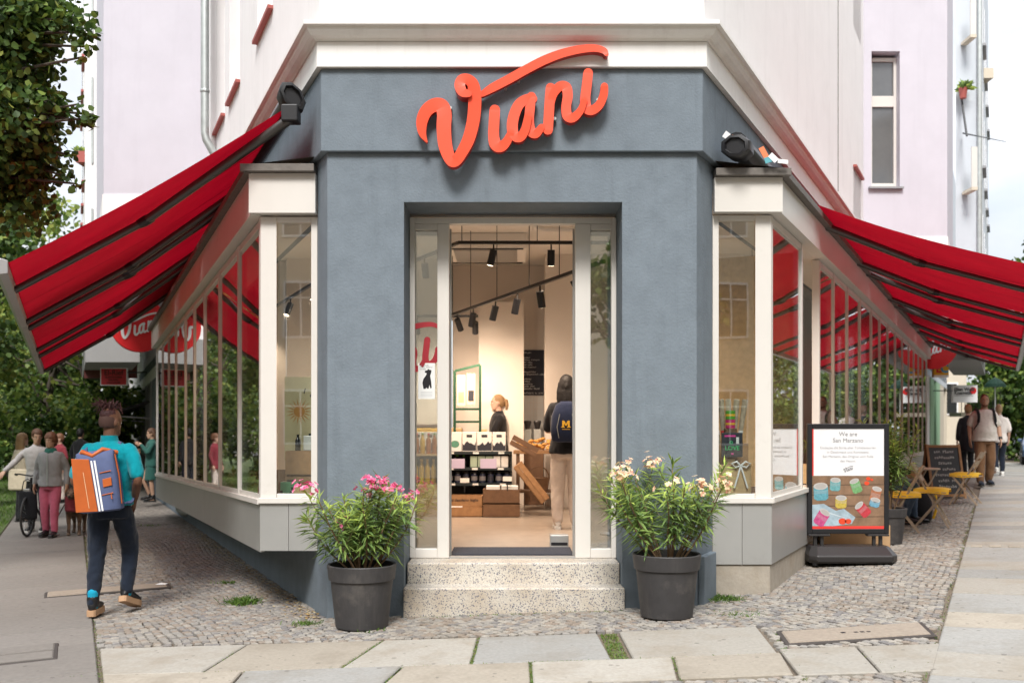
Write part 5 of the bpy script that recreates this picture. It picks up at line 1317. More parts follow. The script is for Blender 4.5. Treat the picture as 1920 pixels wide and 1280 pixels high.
for i, (m_, z) in enumerate((('capgreen',.74),('pinktin',.66))):
    if m_ == 'pinktin': M[m_] = mat('magenta_tin', (.55,.02,.16), .4)
    oo = thing('tin_can', ['green tin standing on the magenta tin in the right window','magenta tin under the green tin in the right window'][i], 'tin', (2.0,9.12,dk+z)); MB().lathe([(0,0),(.045,0),(.045,.078),(.04,.08),(0,.08)], n=16).build('can', M[m_], oo, local=True, smooth=40); MB().lathe([(.046,.03),(.046,.05)], n=16).build('band', M['yellow'], oo, local=True)
o = thing('can_stand', 'narrow wooden stand under the tins in the right window', 'stand', (2.0,9.12,dk)); MB().box(-.05,.05,-.05,.05,0,.655).build('block', M['wood_dark'], o, local=True)
for i in range(6):
    oo = thing('paper_roll', 'rolled printed paper cone standing in the crate of the right window', 'paper roll', (1.87+.045*i,9.2,dk+.50), 0, 'paper rolls in the right window'); oo.rotation_euler = (.05*((i%3)-1), -.22+.07*i, 0)
    MB().lathe([(.018,0),(.028,.42),(.024,.43),(.0,.40)], n=10).build('roll', mat('newsprint_roll',(.46,.38,.28),.7,var=(22,.4)) if i in (0,) else bpy.data.materials['newsprint_roll'], oo, local=True); MB().lathe([(.022,.10),(.0235,.14)], n=10).build('band', M['white'] if i % 2 else M['red_disc'], oo, local=True)
# goods along the windows so that the bays are not bare
for Wg, nm, t0, t1 in ((LW,'left',1.5,11.5),(RW,'right',4.2,19.5)):
    t = t0; k = 0
    while t < t1:
        p = Wg.P(t, .12, dk); kk = random.choice(('wood','wood_pale','wood_dark'))
        wood_box((p.x,p.y,p.z), random.uniform(.3,.45), random.uniform(.15,.3), .22, kk, 'wooden box of goods on the deck of the %s window bay' % nm, 'wooden boxes in the %s window bay' % nm, rz=math.atan2(Wg.d.y, Wg.d.x)); t += random.uniform(.8,1.5)

# ================================================================== the neighbouring houses
M['grey_soffit'] = mat('grey_soffit', (.27,.265,.26), .9, var=(2,.05)); M['darkshop'] = mat('dark_shopfront', (.02,.02,.022), .4)
M['greywall'] = mat('grey_shop_wall', (.30,.31,.32), .85, var=(3,.06)); M['cream_wall'] = mat('cream_wall', (.62,.55,.44), .9, var=(2,.05))
M['green_paint'] = mat('mint_green_paint', (.32,.52,.33), .7); M['maroon'] = mat('maroon_board', (.10,.018,.015), .6)
M['dark_win'] = mat('dark_window', (.03,.032,.035), .07, spec=.9)
def wing_house(Wg, name, label, t0, t1, top, m, e_face, gs, z_base=3.0, windows=(2.0,1.0), prot=None):
    o = thing(name, label, 'building', Wg.P(t0,0,0)); return o
# left neighbour: slate ground floor with doorways, white storeys, a projecting bay
n1 = thing('neighbour_house', 'white neighbouring house with projecting bay and dark shopfronts on the left street', 'building', LW.P(12.8,0,0))
mb = MB(); LW.box(mb, 12.75, 15.3, -.4, 0, -1, 3.3); LW.box(mb, 16.2, 20.4, -.4, 0, -1, 3.3); LW.box(mb, 15.3, 16.2, -.4, 0, 2.3, 3.3); LW.box(mb,15.3,16.2,-.4,-.3,-1,2.3); mb.build('shop_wall', M['slate'], n1)
mb = MB(); LW.box(mb, 12.75, 44, -.4, -.002, 3.31, 15); mb.build('upper_wall', M['white_wall'], n1)
mb = MB(); LW.box(mb, 20.4, 44, -.4, -.25, -1, 3.3); mb.build('shop_wall', M['darkshop'], n1)
for t in (20.5,22.6,24.8,27.2,30): mb = MB(); LW.box(mb, t, t+.25, -.25, .02, -1, 3.3); mb.build('shop_pier', M['white_wall'] if t > 26 else M['greywall'], n1)
for t in (13.6, 18.2): mb = MB(); LW.box(mb, t, t+.8, -.05, .012, .7, 2.4); mb.build('shop_window', M['dark_win'], n1)
mb = MB(); LW.box(mb, 15.2, 16.3, .0, .45, -.6, .02); mb.build('door_step', M['greywall'], n1)
pb0 = LW.P(14.6, 0, 0)
Pn = lambda px, d: (px-960)/1867*d
poly = [(Pn(262,22),22),(Pn(160,22),22),(Pn(160,22)-.403*9,22+.915*9),(Pn(262,22)-.403*9,22+.915*9)][::-1]
MB().prism(poly, 3.02, 3.6).build('bay_soffit', M['grey_soffit'], n1); MB().prism([(x, y-.006) for x,y in poly], 3.603, 15).build('projecting_bay', M['white_wall'], n1)
for z in (4.5,7.4,10.3):
    MB().box(Pn(172,22),Pn(172,22)+.04,21.96,21.992,z,z+1.9).build('bay_edge_strip', M['zinc'], n1)
# windows on the street side of the bay
for i in range(3):
    for z in (4.4,7.3,10.2):
        a = Vector((Pn(160,22), 22, 0)); d = Vector((LW.d.x, LW.d.y, 0)); nn = Vector((LW.n.x, LW.n.y, 0)); c = a + d*(1.6+2.6*i) + Vector((0,0,z+.85))
        w = MB().obox(c+nn*.002, d*.5, nn*.012, (0,0,.85)).build('window_frame', M['white'], n1); MB().obox(c+nn*.018, d*.43, nn*.003, (0,0,.78)).build('pane', M['dark_win'], w)
        MB().obox(c+nn*.03-Vector((0,0,.9)), d*.55, nn*.04, (0,0,.03)).build('window_sill', M['sill_red'], w)
pl_ = at(160,290,23.0)
o = thing('flower_box', 'terracotta flower box on a window sill of the left neighbouring house', 'flower box', (pl_.x, pl_.y, pl_.z)); MB().box(-.1,.12,-.3,.3,-.25,0).build('box_body', M['sill_red'], o, local=True)
L = [(Vector((random.uniform(-.12,.12),random.uniform(-.3,.3),0)), Vector((random.uniform(-1,1),random.uniform(-1,1),random.uniform(.2,1.4))), random.uniform(.1,.22), .06, Vector((random.uniform(-1,1),1,.3)), random.randint(0,2)) for _ in range(120)]
leaf_mesh(L, 'leaves', o, [M['leaf_a'],M['leaf_b'],M['leaf_c']])
# dark shop awnings of the neighbour
for i, (t0, t1) in enumerate(((21,23.6),(24,27.5))):
    o = thing('shop_awning', ['black fabric awning over the dark shop beyond the red sign board','second black fabric awning farther along the left street'][i], 'awning', LW.P(t0,0,2.6))
    mb = MB(); vs = [LW.P(t,e,z) for t in (t0,t1) for e,z in ((.0,2.75),(.05,2.80),(1.15,2.42),(1.15,2.22),(1.12,2.22),(1.1,2.38))]
    mb.add(vs, [(0,1,2,3,4,5),(11,10,9,8,7,6)]+[(i_,(i_+1)%6,6+(i_+1)%6,6+i_) for i_ in range(6)]); mb.build('canopy', M['darkshop'], o)
    mb = MB(); mb.tube([LW.P(t0+.05,.0,2.3),LW.P(t0+.05,1.1,2.38)], .02, 6); mb.build('arm', M['silver'], o)
# red sign board
sg = at(213,706,23); 
o = thing('sign_board', 'red sign board reading El-Rief with smaller lines below, above the dark shopfront', 'sign', (sg.x, sg.y, sg.z))
MB().box(-.31,.31,0,.06,-.205,.205).build('border', M['white'], o, local=True); MB().box(-.29,.29,-.004,.0,-.185,.185).build('panel', mat('red_board',(.58,.03,.045),.5), o, local=True)
dk_ = mat('dark_lettering', (.03,.005,.008), .6)
put_text('El-Rief', o.location+Vector((0,-.006,.09)), (1,0,0), (0,0,1), .17, dk_, o, bold=.002)
for i, s_ in enumerate(('SCHAWARMA','FALAFEL','HALLOUMI')): put_text(s_, o.location+Vector((0,-.006,-.015-.062*i)), (1,0,0), (0,0,1), .062, dk_, o, bold=.001)
MB().bar((.31,.03,.1),(.75,.03,.1),.03,.03).build('bracket', M['black'], o, local=True)
o = thing('maroon_fascia', 'maroon shop fascia board under the projecting bay on the left street', 'fascia board', at(180,690,25)); MB().box(-.3,1.0,0,.1,-.25,.35).build('board', M['maroon'], o, local=True)
# drain outlet and cellar hatch by the far end of the left bay
q = LW.P(11.6,.12,0); o = thing('drain_outlet', 'bent grey drain outlet pipe under the far end of the left bay', 'pipe', (q.x,q.y,G(q.x)))
mb = MB(); mb.tube([(0,0,.62),(0,0,.3),(.02,-.02,.18),(.1,-.06,.12),(.25,-.12,.12)], .06, 10); mb.build('pipe', M['zinc'], o, local=True, smooth=50); MB().box(.28,.34,-.2,-.14,0,.5).build('post', M['greywall'], o, local=True); MB().box(.36,.5,-.2,-.16,.05,.5).build('hatch', M['wood_pale'], o, local=True)

# right neighbours
n2 = thing('neighbour_house', 'pale blue neighbouring house with balconies and pale shopfronts on the right street', 'building', RW.P(21.5,0,0))
mb = MB(); RW.box(mb, 20.6, 70, -.5, -.002, 3.4, 15); mb.build('upper_wall', M['pale_blue'], n2)
ty = 20.6; seq = [('greywall',.8),('darkshop',1.6),('greywall',.5),('white_wall',1.4),('darkshop',1.0),('white_wall',1.6),('cream',.5),('dark_win',2.2),('green_paint',2.0),('dark_win',1.4),('green_paint',2.6),('cream_wall',3),('dark_win',2.4),('cream_wall',3),('dark_win',3),('greywall',9)]
for i, (m_, w) in enumerate(seq):
    mb = MB(); ind = -.25 if m_ in ('darkshop','dark_win') else (.06 if i in (3,5) else 0); RW.box(mb, ty, ty+w-.004, -.5, ind, -.5, 3.39); mb.build('shopfront', M[m_], n2); ty += w
for t in (21.3,25.6,26.9): mb = MB(); mb.tube([RW.P(t,.12,.2),RW.P(t,.12,3.3)], .055, 8); mb.build('pipe', M['zinc'] if t < 22 else M['white_wall'], n2, smooth=50)
y3 = 23.6
poly = [(Pn(1792,y3),y3),(Pn(1841,y3),y3),(Pn(1841,y3)+.442*12,y3+.897*12),(Pn(1760,y3)+.442*12,y3+.897*12)]
MB().prism(poly, 3.9, 16).build('projecting_bay', M['pale_blue'], n2); 
poly = [(Pn(1763,29),29),(Pn(1838,29),29),(Pn(1838,29)+.442*9,29+.897*9),(Pn(1763,29)+.442*9,29+.897*9)]
MB().prism(poly, 3.55, 4.1).build('bay_soffit', M['grey_soffit'], n2)
x_ = Pn(1841,y3)
d = Vector((RW.d.x,RW.d.y,0)); nn = Vector((RW.n.x,RW.n.y,0))
for i in range(4):
    for z in (5.0,8.0,11.0):
        c = Vector((x_,y3,z+.9)) + d*(1.4+2.6*i); w = MB().obox(c+nn*.002, d*.5, nn*.012, (0,0,.9)).build('window_frame', M['white'], n2); MB().obox(c+nn*.018, d*.44, nn*.003, (0,0,.84)).build('pane', M['dark_win'], w)
        MB().obox(c+nn*.03-Vector((0,0,.95)), d*.55, nn*.05, (0,0,.03)).build('window_sill', M['sill_zinc'], w)
p = at(1838,0,y3+.02); MB().tube([(p.x-.05,y3-.06,3.95),(p.x-.05,y3-.06,15)], .055, 8).build('pipe', M['zinc'], n2)
# balcony panels seen edge on, with plants and a thin line
for (px0, px1, py, lab) in ((1804,1812,330,'narrow balcony lower down on the pale blue house'),(1802,1810,50,'narrow balcony high on the pale blue house')):
    q = at(px0,py,y3-.02); o = thing('balcony', lab, 'balcony', (q.x,q.y,q.z)); MB().box(0,.14,-.5,.0,-.45,-.38).build('balcony_floor', M['cream_wall'], o, local=True); MB().prism([(0,-.5),(.13,-.5),(.13,-.46),(0,-.46)],-.379,.55).build('balcony_panel', M['cream'], o, local=True)
q = at(1806,165,y3-.25); o = thing('balcony_plant', 'green plant in a terracotta pot on a railing of the pale blue house', 'plant', q)
MB().lathe([(0,-.25),(.07,-.25),(.1,0),(.08,0)], n=12).build('pot', M['sill_red'], o, local=True)
L = [(Vector((random.gauss(.02,.05),random.gauss(0,.05),0)), Vector((random.uniform(-.7,1),random.uniform(-.6,.6),random.uniform(-.1,1.3))), random.uniform(.12,.3), .08, Vector((random.uniform(-1,1),1,.3)), random.randint(0,2)) for _ in range(70)]
leaf_mesh(L, 'leaves', o, [M['leaf_a'],M['leaf_b'],M['leaf_c']])
a = at(1803,185,y3-.1); b = at(1813,255,y3-.6); o = thing('balcony_rail', 'slanting dark rail on the front of the pale blue house', 'railing', a); mb = MB(); mb.tube([a,b], .025, 6); mb.build('rail', M['black'], o)
a = at(1806,250,y3-.1); b = at(1886,266,y3-3.0); o = thing('aerial_rod', 'thin dark rod sticking out from the pale blue house into the sky', 'rod', a); mb = MB(); mb.tube([a,b], [.02,.006], 6); mb.build('rod', M['black'], o)
q = at(1838,140,26); o = thing('roof_vent', 'small beige box projecting from the side of the pale blue house', 'wall box', q); MB().box(0,.26,-.2,.2,-.16,.1).build('box_body', M['cream_wall'], o, local=True)
# signs on the right street
q = at(1765,693,27.6); o = thing('bank_card_sign', 'small yellow square sign with the red and blue letters EC', 'sign', q); k_ = 27.6/1867
MB().box(-14*k_,14*k_,0,.12,-14*k_,14*k_).build('panel', mat('sign_yellow',(.78,.43,.02),.5), o, local=True); MB().box(-14*k_,14*k_,-.004,.0,-14*k_,-10*k_).build('strip', M['white'], o, local=True)
put_text('E', q+Vector((-5*k_,-.006,1.5*k_)), (1,0,0), (0,0,1), 21*k_, mat('sign_red',(.65,.02,.03),.5), o, bold=.01); put_text('C', q+Vector((6*k_,-.006,1.5*k_)), (1,0,0), (0,0,1), 21*k_, mat('sign_blue',(.02,.3,.6),.5), o, bold=.01)
MB().bar((-14*k_,.06,.05),(-.75,.06,.05),.03,.03).build('bracket', M['zinc'], o, local=True)
q = at(1810,738,32); k_ = 32/1867; o = thing('cosmetics_sign', 'white shop sign reading Ellen Weiß Kosmetik with a red dot', 'sign', q)
MB().box(-23*k_,23*k_,0,.12,-16*k_,16*k_).build('panel', M['white'], o, local=True)
ik = mat('sign_ink', (.05,.05,.055), .6)
put_text('Ellen Weiß', q+Vector((-21*k_,-.006,8*k_)), (1,0,0), (0,0,1), 8.6*k_, ik, o, align='LEFT', bold=.006); put_text('Kosmetik', q+Vector((-21*k_,-.006,1.5*k_)), (1,0,0), (0,0,1), 8.6*k_, ik, o, align='LEFT', bold=.006); scribble('xxxxxxx xxxx xxxxxxxxxx', q+Vector((-21*k_,-.006,-3.5*k_)), (1,0,0), (0,0,1), 3.0*k_, ik, o, align='LEFT', seed=80)
MB().add([(14.5*k_+6.5*k_*math.cos(a),-.005,6*k_+6.5*k_*math.sin(a)) for a in np.linspace(0,6.28,25)[:-1]], [tuple(range(24))]).build('red_dot', M['red_disc'], o, local=True)
MB().bar((-23*k_,.06,.1),(-1.0,.06,.1),.03,.03).build('bracket', M['black'], o, local=True)
q = at(1866,718,36); o = thing('parasol', 'dark green parasol over a balcony on the right street', 'parasol', q); mb = MB(); N = 16
mb.lathe([(.0,.2),(.16,.13),(.33,-.03),(.37,-.14)], n=N); mb.build('canopy', mat('parasol_green',(.010,.05,.03),.8), o, local=True); mb = MB(); mb.tube([(0,0,.2),(0,0,-1.1)], .02, 6); mb.build('pole', M['white'], o, local=True)
q = at(1840,735,37); o = thing('balcony', 'balcony with plants and a railing below the green parasol', 'balcony', q); MB().box(-.75,.75,0,1,-.9,-.75).build('balcony_floor', M['cream_wall'], o, local=True)
for i in range(12): MB().box(-.74+.13*i,-.72+.13*i,.0,.02,-.75,-.05).build('baluster', M['black'], o, local=True)
MB().box(-.75,.75,-.01,.03,-.05,.0).build('handrail', M['black'], o, local=True)
L = [(Vector((random.uniform(-.75,.75),random.uniform(-.05,.2),random.uniform(-.3,.1))), Vector((random.uniform(-1,1),random.uniform(-1,1),random.uniform(-.2,1.4))), random.uniform(.1,.3), .09, Vector((random.uniform(-1,1),1,.3)), random.randint(0,2)) for _ in range(260)]
leaf_mesh(L, 'leaves', o, [M['leaf_a'],M['leaf_b'],M['leaf_c']])
o = thing('far_house', 'cream house closing the right street behind the balcony', 'building', (22.5,46,0)); MB().box(-3.2,-1.5,0,8,-1,9).build('wall', M['cream_wall'], o, local=True)
for i in range(1):
    for z in (2.2,4.6,7.0): w = MB().box(-2.8+1.5*i,-1.9+1.5*i,-.04,-.001,z,z+1.5).build('window', M['white'], o, local=True); MB().box(-2.73+1.5*i,-1.97+1.5*i,-.05,-.041,z+.07,z+1.43).build('pane', M['dark_win'], w, local=True)
# the house across the crossing, behind the photographer: seen only in the glass
o = thing('opposite_house', 'sand coloured house across the crossing, mirrored in the shop glass', 'building', (0,-16,0))
MB().box(-26,26,-8,0,-1,17).build('wall', mat('sand_wall',(.60,.52,.40),.9,var=(.3,.04)), o, local=True)
wmesh = MB().box(-.6,.6,0,.05,0,1.9).mesh('window', M['white']); pm = [MB().box(a,b,.051,.06,z0,z1).mesh('pane', M['dark_win']) for a,b in ((-.53,-.03),(.03,.53)) for z0,z1 in ((.08,1.3),(1.36,1.82))]
for i in range(18):
    for z in (1.0,4.6,8.0,11.4):
        w = link('window', wmesh, o); w.location = (-24.5+2.9*i, .001, z)
        for q in pm: link('pane', q, w)

def street_house(Wg, e, t0, t1, h, m, label, face):
    o = thing('street_house', label, 'building', Wg.P((t0+t1)/2, e, 0)); mb = MB(); Wg.box(mb, t0, t1, e, e+8, -1, h); mb.build('wall', m, o)
    d = Vector((Wg.d.x,Wg.d.y,0)); n = Vector((Wg.n.x,Wg.n.y,0)); w0 = None; t = t0+1.5
    while t < t1-1:
        for z in (.9,4.4,7.6,10.8):
            p = Wg.P(t,e,0) - o.location; p.z = z - o.location.z
            if w0 is None:
                w0 = MB().obox((0,0,.95), d*.6, n*.02, (0,0,.95)).mesh('window', M['white']); pn = [MB().obox(d*a+Vector((0,0,b))-n*.026, d*.25, n*.005, (0,0,c)).mesh('pane', M['dark_win']) for a in (-.29,.29) for b, c in ((.62,.52),(1.55,.28))]
            w = link('window', w0, o); w.location = p
            for q in pn: link('pane', q, w)
        t += 2.6
    return o
street_house(RW, 19.5, -14, 75, 15, mat('ochre_wall',(.50,.37,.2),.9,var=(1,.06)), 'ochre house across the right street, mirrored in the right-hand panes', 1)
street_house(LW, 27, -10, 60, 15, M['cream_wall'], 'cream house across the left street behind the dark trees', 1)

# ================================================================== trees, hedges, grass
def foliage_mat(name, c, tr=.3): 
    m = mat(name, c, .55, spec=.35, var=(1.3,.35), trans=tr); return m
M['lf'] = [foliage_mat('leaf_dark', (.038,.080,.016)), foliage_mat('leaf_mid', (.085,.15,.028)), foliage_mat('leaf_light', (.19,.26,.05)), foliage_mat('leaf_yellow', (.26,.29,.06))]
M['bark'] = mat('bark', (.075,.06,.045), .9, var=(8,.3), bump=(30,.8,.02))
def crown_mesh(clumps, n, size, mats_w, seed, droop=.5):
    g = np.random.default_rng(seed)
    C = np.array([c for c, r in clumps]); Rr = np.array([r for c, r in clumps])
    w = Rr**2; k = g.choice(len(C), n, p=w/w.sum())
    u = g.normal(size=(n,3)); u /= np.linalg.norm(u,axis=1)[:,None]; rad = g.random(n)**.45
    P = C[k] + u*(Rr[k]*rad)[:,None]*np.array((1,1,.75))
    d = g.normal(size=(n,3))*.8 + u*.5; d[:,2] -= droop; d /= np.linalg.norm(d,axis=1)[:,None]
    nr = g.normal(size=(n,3)); nr[:,2] += .8; s = np.cross(d, nr); s /= np.linalg.norm(s,axis=1)[:,None]+1e-9
    nn = np.cross(s, d); sz = size*g.uniform(.7,1.25,n); L = sz[:,None]*d; Wd = (sz*.44)[:,None]*s
    V = np.stack([P, P+L*.35+Wd+nn*(sz*.08)[:,None], P+L*.75+Wd*.7, P+L, P+L*.75-Wd*.7, P+L*.35-Wd+nn*(sz*.08)[:,None]], 1).reshape(-1,3)
    i = np.arange(n)*6
    F = np.stack([i,i+1,i+2,i+3, i,i+3,i+4,i+5],1).reshape(-1,4)
    kc = g.integers(0, 1000, len(C)); 
    mi = g.choice(len(mats_w), n, p=np.array(mats_w)/sum(mats_w))
    return V, F, np.repeat(mi, 2)
def tree(name, label, x, y, h, crown, n, size, mw, seed, trunk_r=.16, nclump=26, group=None, clump_r=.9, zmin=None, extra=()):
    """crown = (centre offset, radii)"""
    rr = random.Random(seed); z0 = G(x)-.05
    o = thing(name, label, 'tree', (x,y,z0), 0, group)
    cc, cr = Vector(crown[0]), crown[1]; clumps = []
    while len(clumps) < nclump:
        v = Vector((rr.uniform(-1,1),rr.uniform(-1,1),rr.uniform(-1,1)))
        if .35 < v.length < 1:
            c = cc + Vector((v.x*cr[0], v.y*cr[1], v.z*cr[2])); clumps.append((tuple(c), clump_r*rr.uniform(.6,1.25)))
    clumps += list(extra)
    tm = MB(); top = Vector((cc.x*.6, cc.y*.6, min(h*.75, cc.z+cr[2]*.3))); fork = Vector((0,0,max(1.2, min(h*.35, cc.z-cr[2]*.8))))
    tm.tube([(0,0,0),(0,0,.3),(.02,.01,fork.z*.6),tuple(fork),tuple((fork+top)/2+Vector((.1,.05,0))),tuple(top)], [trunk_r*1.35,trunk_r*1.05,trunk_r*.95,trunk_r*.85,trunk_r*.5,trunk_r*.15], 10)
    t = tm.build('trunk', M['bark'], o, local=True, smooth=60)
    for c, r in clumps[:]:
        c = Vector(c); f = rr.uniform(.1,.8); b = fork.lerp(top, f)
        MB().tube([b, b.lerp(c,.5)+Vector((rr.uniform(-.15,.15),rr.uniform(-.15,.15),.18)), c], [trunk_r*.28,trunk_r*.16,trunk_r*.05], 5).build('limb', M['bark'], t, local=True) 
    V, F, mi = crown_mesh(clumps, n, size, mw, seed)
    kind(np_quads('crown', V, F, M['lf'], mi, o), 'stuff'); return o
# near lime tree whose boughs hang into the top left of the picture
ex = []
for px, py, d, r in ((5,60,9.6,.6),(-20,250,9.7,.7),(25,290,9.8,.5),(30,385,10,.42),(0,30,9.5,.62),(50,10,9.7,.55),(95,15,9.6,.30),(20,110,9.6,.55),(15,200,9.8,.58),(60,175,9.8,.33),(95,190,9.5,.16),(120,205,9.5,.10),(145,196,9.4,.08),(85,235,9.7,.22),(135,38,9.4,.24),(160,60,9.4,.13),(160,88,9.4,.10),(75,85,9.6,.22),(10,300,9.9,.55),(55,285,9.9,.30),(140,225,9.5,.08),(165,222,9.45,.08),(105,275,9.7,.13),(128,290,9.7,.07),(152,108,9.4,.06),(120,330,9.8,.09),(145,345,9.8,.06),(45,55,9.6,.42),(0,200,9.4,.55),(35,345,10,.38),(95,320,9.9,.20),(105,50,9.6,.2),(172,240,9.5,.05),(175,215,9.5,.05),(65,245,9.8,.25),(90,130,9.6,.10)):
    ex.append((tuple(at(px,py,d)-Vector((-7.2,10.0,G(-7.2)-.05))), r*.9))
tree('lime_tree', 'nearest lime tree whose dark boughs hang into the view at the upper left', -7.2, 10.0, 10, ((-1.2,0,6.4),(2.0,2.0,2.2)), 25000, .076, (4,4,1.6,.3), 5, trunk_r=.2, nclump=12, clump_r=.8, extra=ex)
lt = [(-15.0,25,9,5.0,2.7,9000,.14,(1,3,4,2)),(-14.6,31,9,4.6,3.3,9000,.16,(2,4,4,1)),(-18.2,36,10,3.8,3.5,5200,.19,(4,4,2,.6)),(-16.4,40.5,10,4.2,3.0,5200,.20,(3,4,2,.8)),(-21,48,11,4.6,4,5200,.22,(4,4,2,.5)),(-23,60,13,5.5,5,5200,.28,(4,4,2,.6))]
labs = ['light green street tree rising above the near edge of the red left awning','mid green street tree on the lawn strip beyond the nearest street tree','dark street tree behind the people with the bicycle','dense street tree closing the view along the left street','far street tree at the end of the left street','tall farthest tree on the left street']
for i, (x,y,h,cz,cr,n,s_,mw) in enumerate(lt):
    tree('street_tree', labs[i], x, y, h, ((1.9 if i == 0 else (.9 if i == 1 else 0),0,cz+.3),(cr*.95,cr*.95,cr*1.0+.3)), n, s_, mw, 40+i, trunk_r=.17, nclump=30, clump_r=cr*.36, group='street trees along the left street')
tree('street_tree', 'dark drooping street tree on the lawn at the far left edge', -10.0, 18.2, 8, ((0,0,4.3),(1.15,1.3,1.9)), 7000, .11, (6,3,.8,.1), 77, trunk_r=.15, nclump=24, clump_r=.55)
# trees across the left street, dark mass behind
for i, (x,y) in enumerate(((-19,16),(-20,22.5),(-22.5,29),(-24,37),(-27,46),(-30,57),(-19,10),(-18,4))):
    tree('park_tree', 'dark bushy tree across the left street', x, y, 9, ((0,0,4.4),(3.2,3.2,4.2)), 4200, .22, (2,4,3,1), 70+i, trunk_r=.2, nclump=24, clump_r=1.35, group='dark trees across the left street')
def hedge(x, y, w, d, h, label, seed, n=2600, size=.09):
    o = thing('hedge', label, 'hedge', (x,y,G(x)-.02)); g = random.Random(seed)
    cl = [((g.uniform(-w,w), g.uniform(-d,d), g.uniform(.15,h)), g.uniform(.25,.45)) for _ in range(26)]
    V,F,mi = crown_mesh(cl, n, size, (5,4,1.5,.3), seed, droop=.2); kind(np_quads('leaves', V, F, M['lf'], mi, o), 'stuff'); 
    mb = MB(); 
    for c, r in cl[:12]: mb.tube([(c[0],c[1],0),c], .012, 4)
    kind(mb.build('stems', M['bark'], o, local=True), 'stuff')
hedge(-11.6, 19.5, .7, 1.2, .5, 'low dark shrub on the lawn at the left edge', 1)
hedge(-14, 30, 2.0, 2.0, 2.2, 'dark hedge behind the waiting people on the left street', 2, 6500, .12)
hedge(-16.5, 38, 2.4, 2.0, 3.0, 'tall dark hedge at the far end of the lawn', 3, 6500, .14)
hedge(-13.6, 22, 1.6, 1.8, 1.6, 'bushy dark hedge on the lawn beside the blond woman', 4, 6000, .11)
# right street trees
rt = [(17.6,32,9.5,6.9,1.15,2600,.15,(2,4,3,1.5),.5),(27.0,50,10,4.0,3.6,6500,.24,(5,4,1,.3),1.3),(24.6,50,9,3.2,2.0,3600,.22,(5,4,1,.3),.9),(31,62,11,5.0,4.0,4200,.3,(4,4,2,.5),1.6),(36,84,12,5.0,5.5,4200,.4,(4,4,2,.5),2)]
rl = ['slim light tree against the white sky at the right edge','dark street tree behind the blue parked car','dark low tree behind the walking man on the right street','dark tree far along the right street','farthest tree of the right street']
for i, (x,y,h,cz,cr,n,s_,mw,cl) in enumerate(rt):
    tree('street_tree', rl[i], x, y, h, ((0,0,cz),(cr,cr,cr*1.1)), n, s_, mw, 140+i, trunk_r=.14, nclump=22, clump_r=cl, group='street trees along the right street')
for i, (x,y) in enumerate(((17,18),(15.5,12),(20.5,25),(13.5,5),tuple(RW.P(24,8.5,0))[:2],tuple(RW.P(30,7.5,0))[:2],tuple(RW.P(36,8,0))[:2],tuple(RW.P(43,7.5,0))[:2],tuple(RW.P(50,8.5,0))[:2])):
    tree('kerb_tree', 'kerbside tree beyond the right edge, mirrored in the right-hand windows', x, y, 9, ((0,0,4.4 if i < 4 else 3.8),(2.6,2.6,2.8 if i < 4 else 3.4)), 4200, .17, (3,4,2.5,1), 170+i, trunk_r=.16, nclump=24, clump_r=.95, group='kerbside trees along the right street')

for i, (x,y) in enumerate(((-14,-6.5),(2.7,-8.5),(12.5,-7.5))):
    tree('corner_tree', 'street tree across the crossing behind the photographer, mirrored in the glass', x, y, 9, ((0,0,4.9),(2.2,2.2,2.0)), 3600, .18, (4,4,2,.6), 270+i, trunk_r=.16, nclump=22, clump_r=.85, group='street trees across the crossing')
# grass
def blades(name, pts, h, seed, mats, parent=None, w=.006, spread=.5):
    g = np.random.default_rng(seed); P = np.array(pts); n = len(P)
    hh = h*g.uniform(.4,1.2,n); a = g.uniform(0,6.28,n); s = np.stack([np.cos(a),np.sin(a),np.zeros(n)],1); l = np.stack([g.normal(0,spread,n),g.normal(0,spread,n),np.ones(n)],1); l /= np.linalg.norm(l,axis=1)[:,None]
    V = np.stack([P-s*w, P+s*w, P+l*hh[:,None]*.6+s*w*.7+np.array((0,0,0)), P+l*hh[:,None]*1.0+np.stack([l[:,0]*hh*.3,l[:,1]*hh*.3,-hh*.05],1)],1).reshape(-1,3); i = np.arange(n)*4
    return kind(np_quads(name, V, np.stack([i,i+1,i+2,i+3],1), mats, g.integers(0,len(mats),n), parent), 'stuff')
M['gr'] = [mat('grass_a',(.075,.16,.02),.6,trans=.3), mat('grass_b',(.13,.22,.035),.6,trans=.3), mat('grass_c',(.20,.22,.06),.7,trans=.3)]
pts = []
for _ in range(26000):
    t = 3.2+random.random()**1.3*30; e = random.uniform(3.1,9.2); p = LW.P(t,e,0); pts.append((p.x,p.y,G(p.x)-.015))
blades('grass', pts, .09, 9, M['gr'][:2], None, .01)
def tuft(px, py, r, n, h, label, seed):
    z = 0; 
    for _ in range(3): d = (ZC-z)*1867/(py-805); z = G(xi_(px,d))
    X = xi_(px,d); o = thing('grass_tuft', label, 'grass tuft', (X,d,z-.01)); o['kind'] = 'thing'
    g = random.Random(seed); pts = [(g.gauss(0,r), g.gauss(0,r*.8), 0) for _ in range(n)]
    blades('blades', pts, h, seed, M['gr'][:2], o, .0035, .55)
tuft(455,1130,.075,420,.085,'thick green grass tuft between the cobbles left of the pink oleander',1)
tuft(428,1092,.05,90,.05,'thin grass patch just behind the thick tuft on the left',2)
tuft(575,1168,.06,160,.045,'small grass patch by the left foot of the entrance wall',3)
tuft(1355,1122,.085,420,.05,'flat green weed cushion right of the cream oleander pot',4)
tuft(690,1180,.06,90,.035,'sparse weeds beside the left flower pot',5)
tuft(1390,1150,.12,140,.03,'sparse weeds among the cobbles right of the cream oleander',6)
tuft(280,985,.12,120,.05,'sparse weeds among the far cobbles on the left',7)
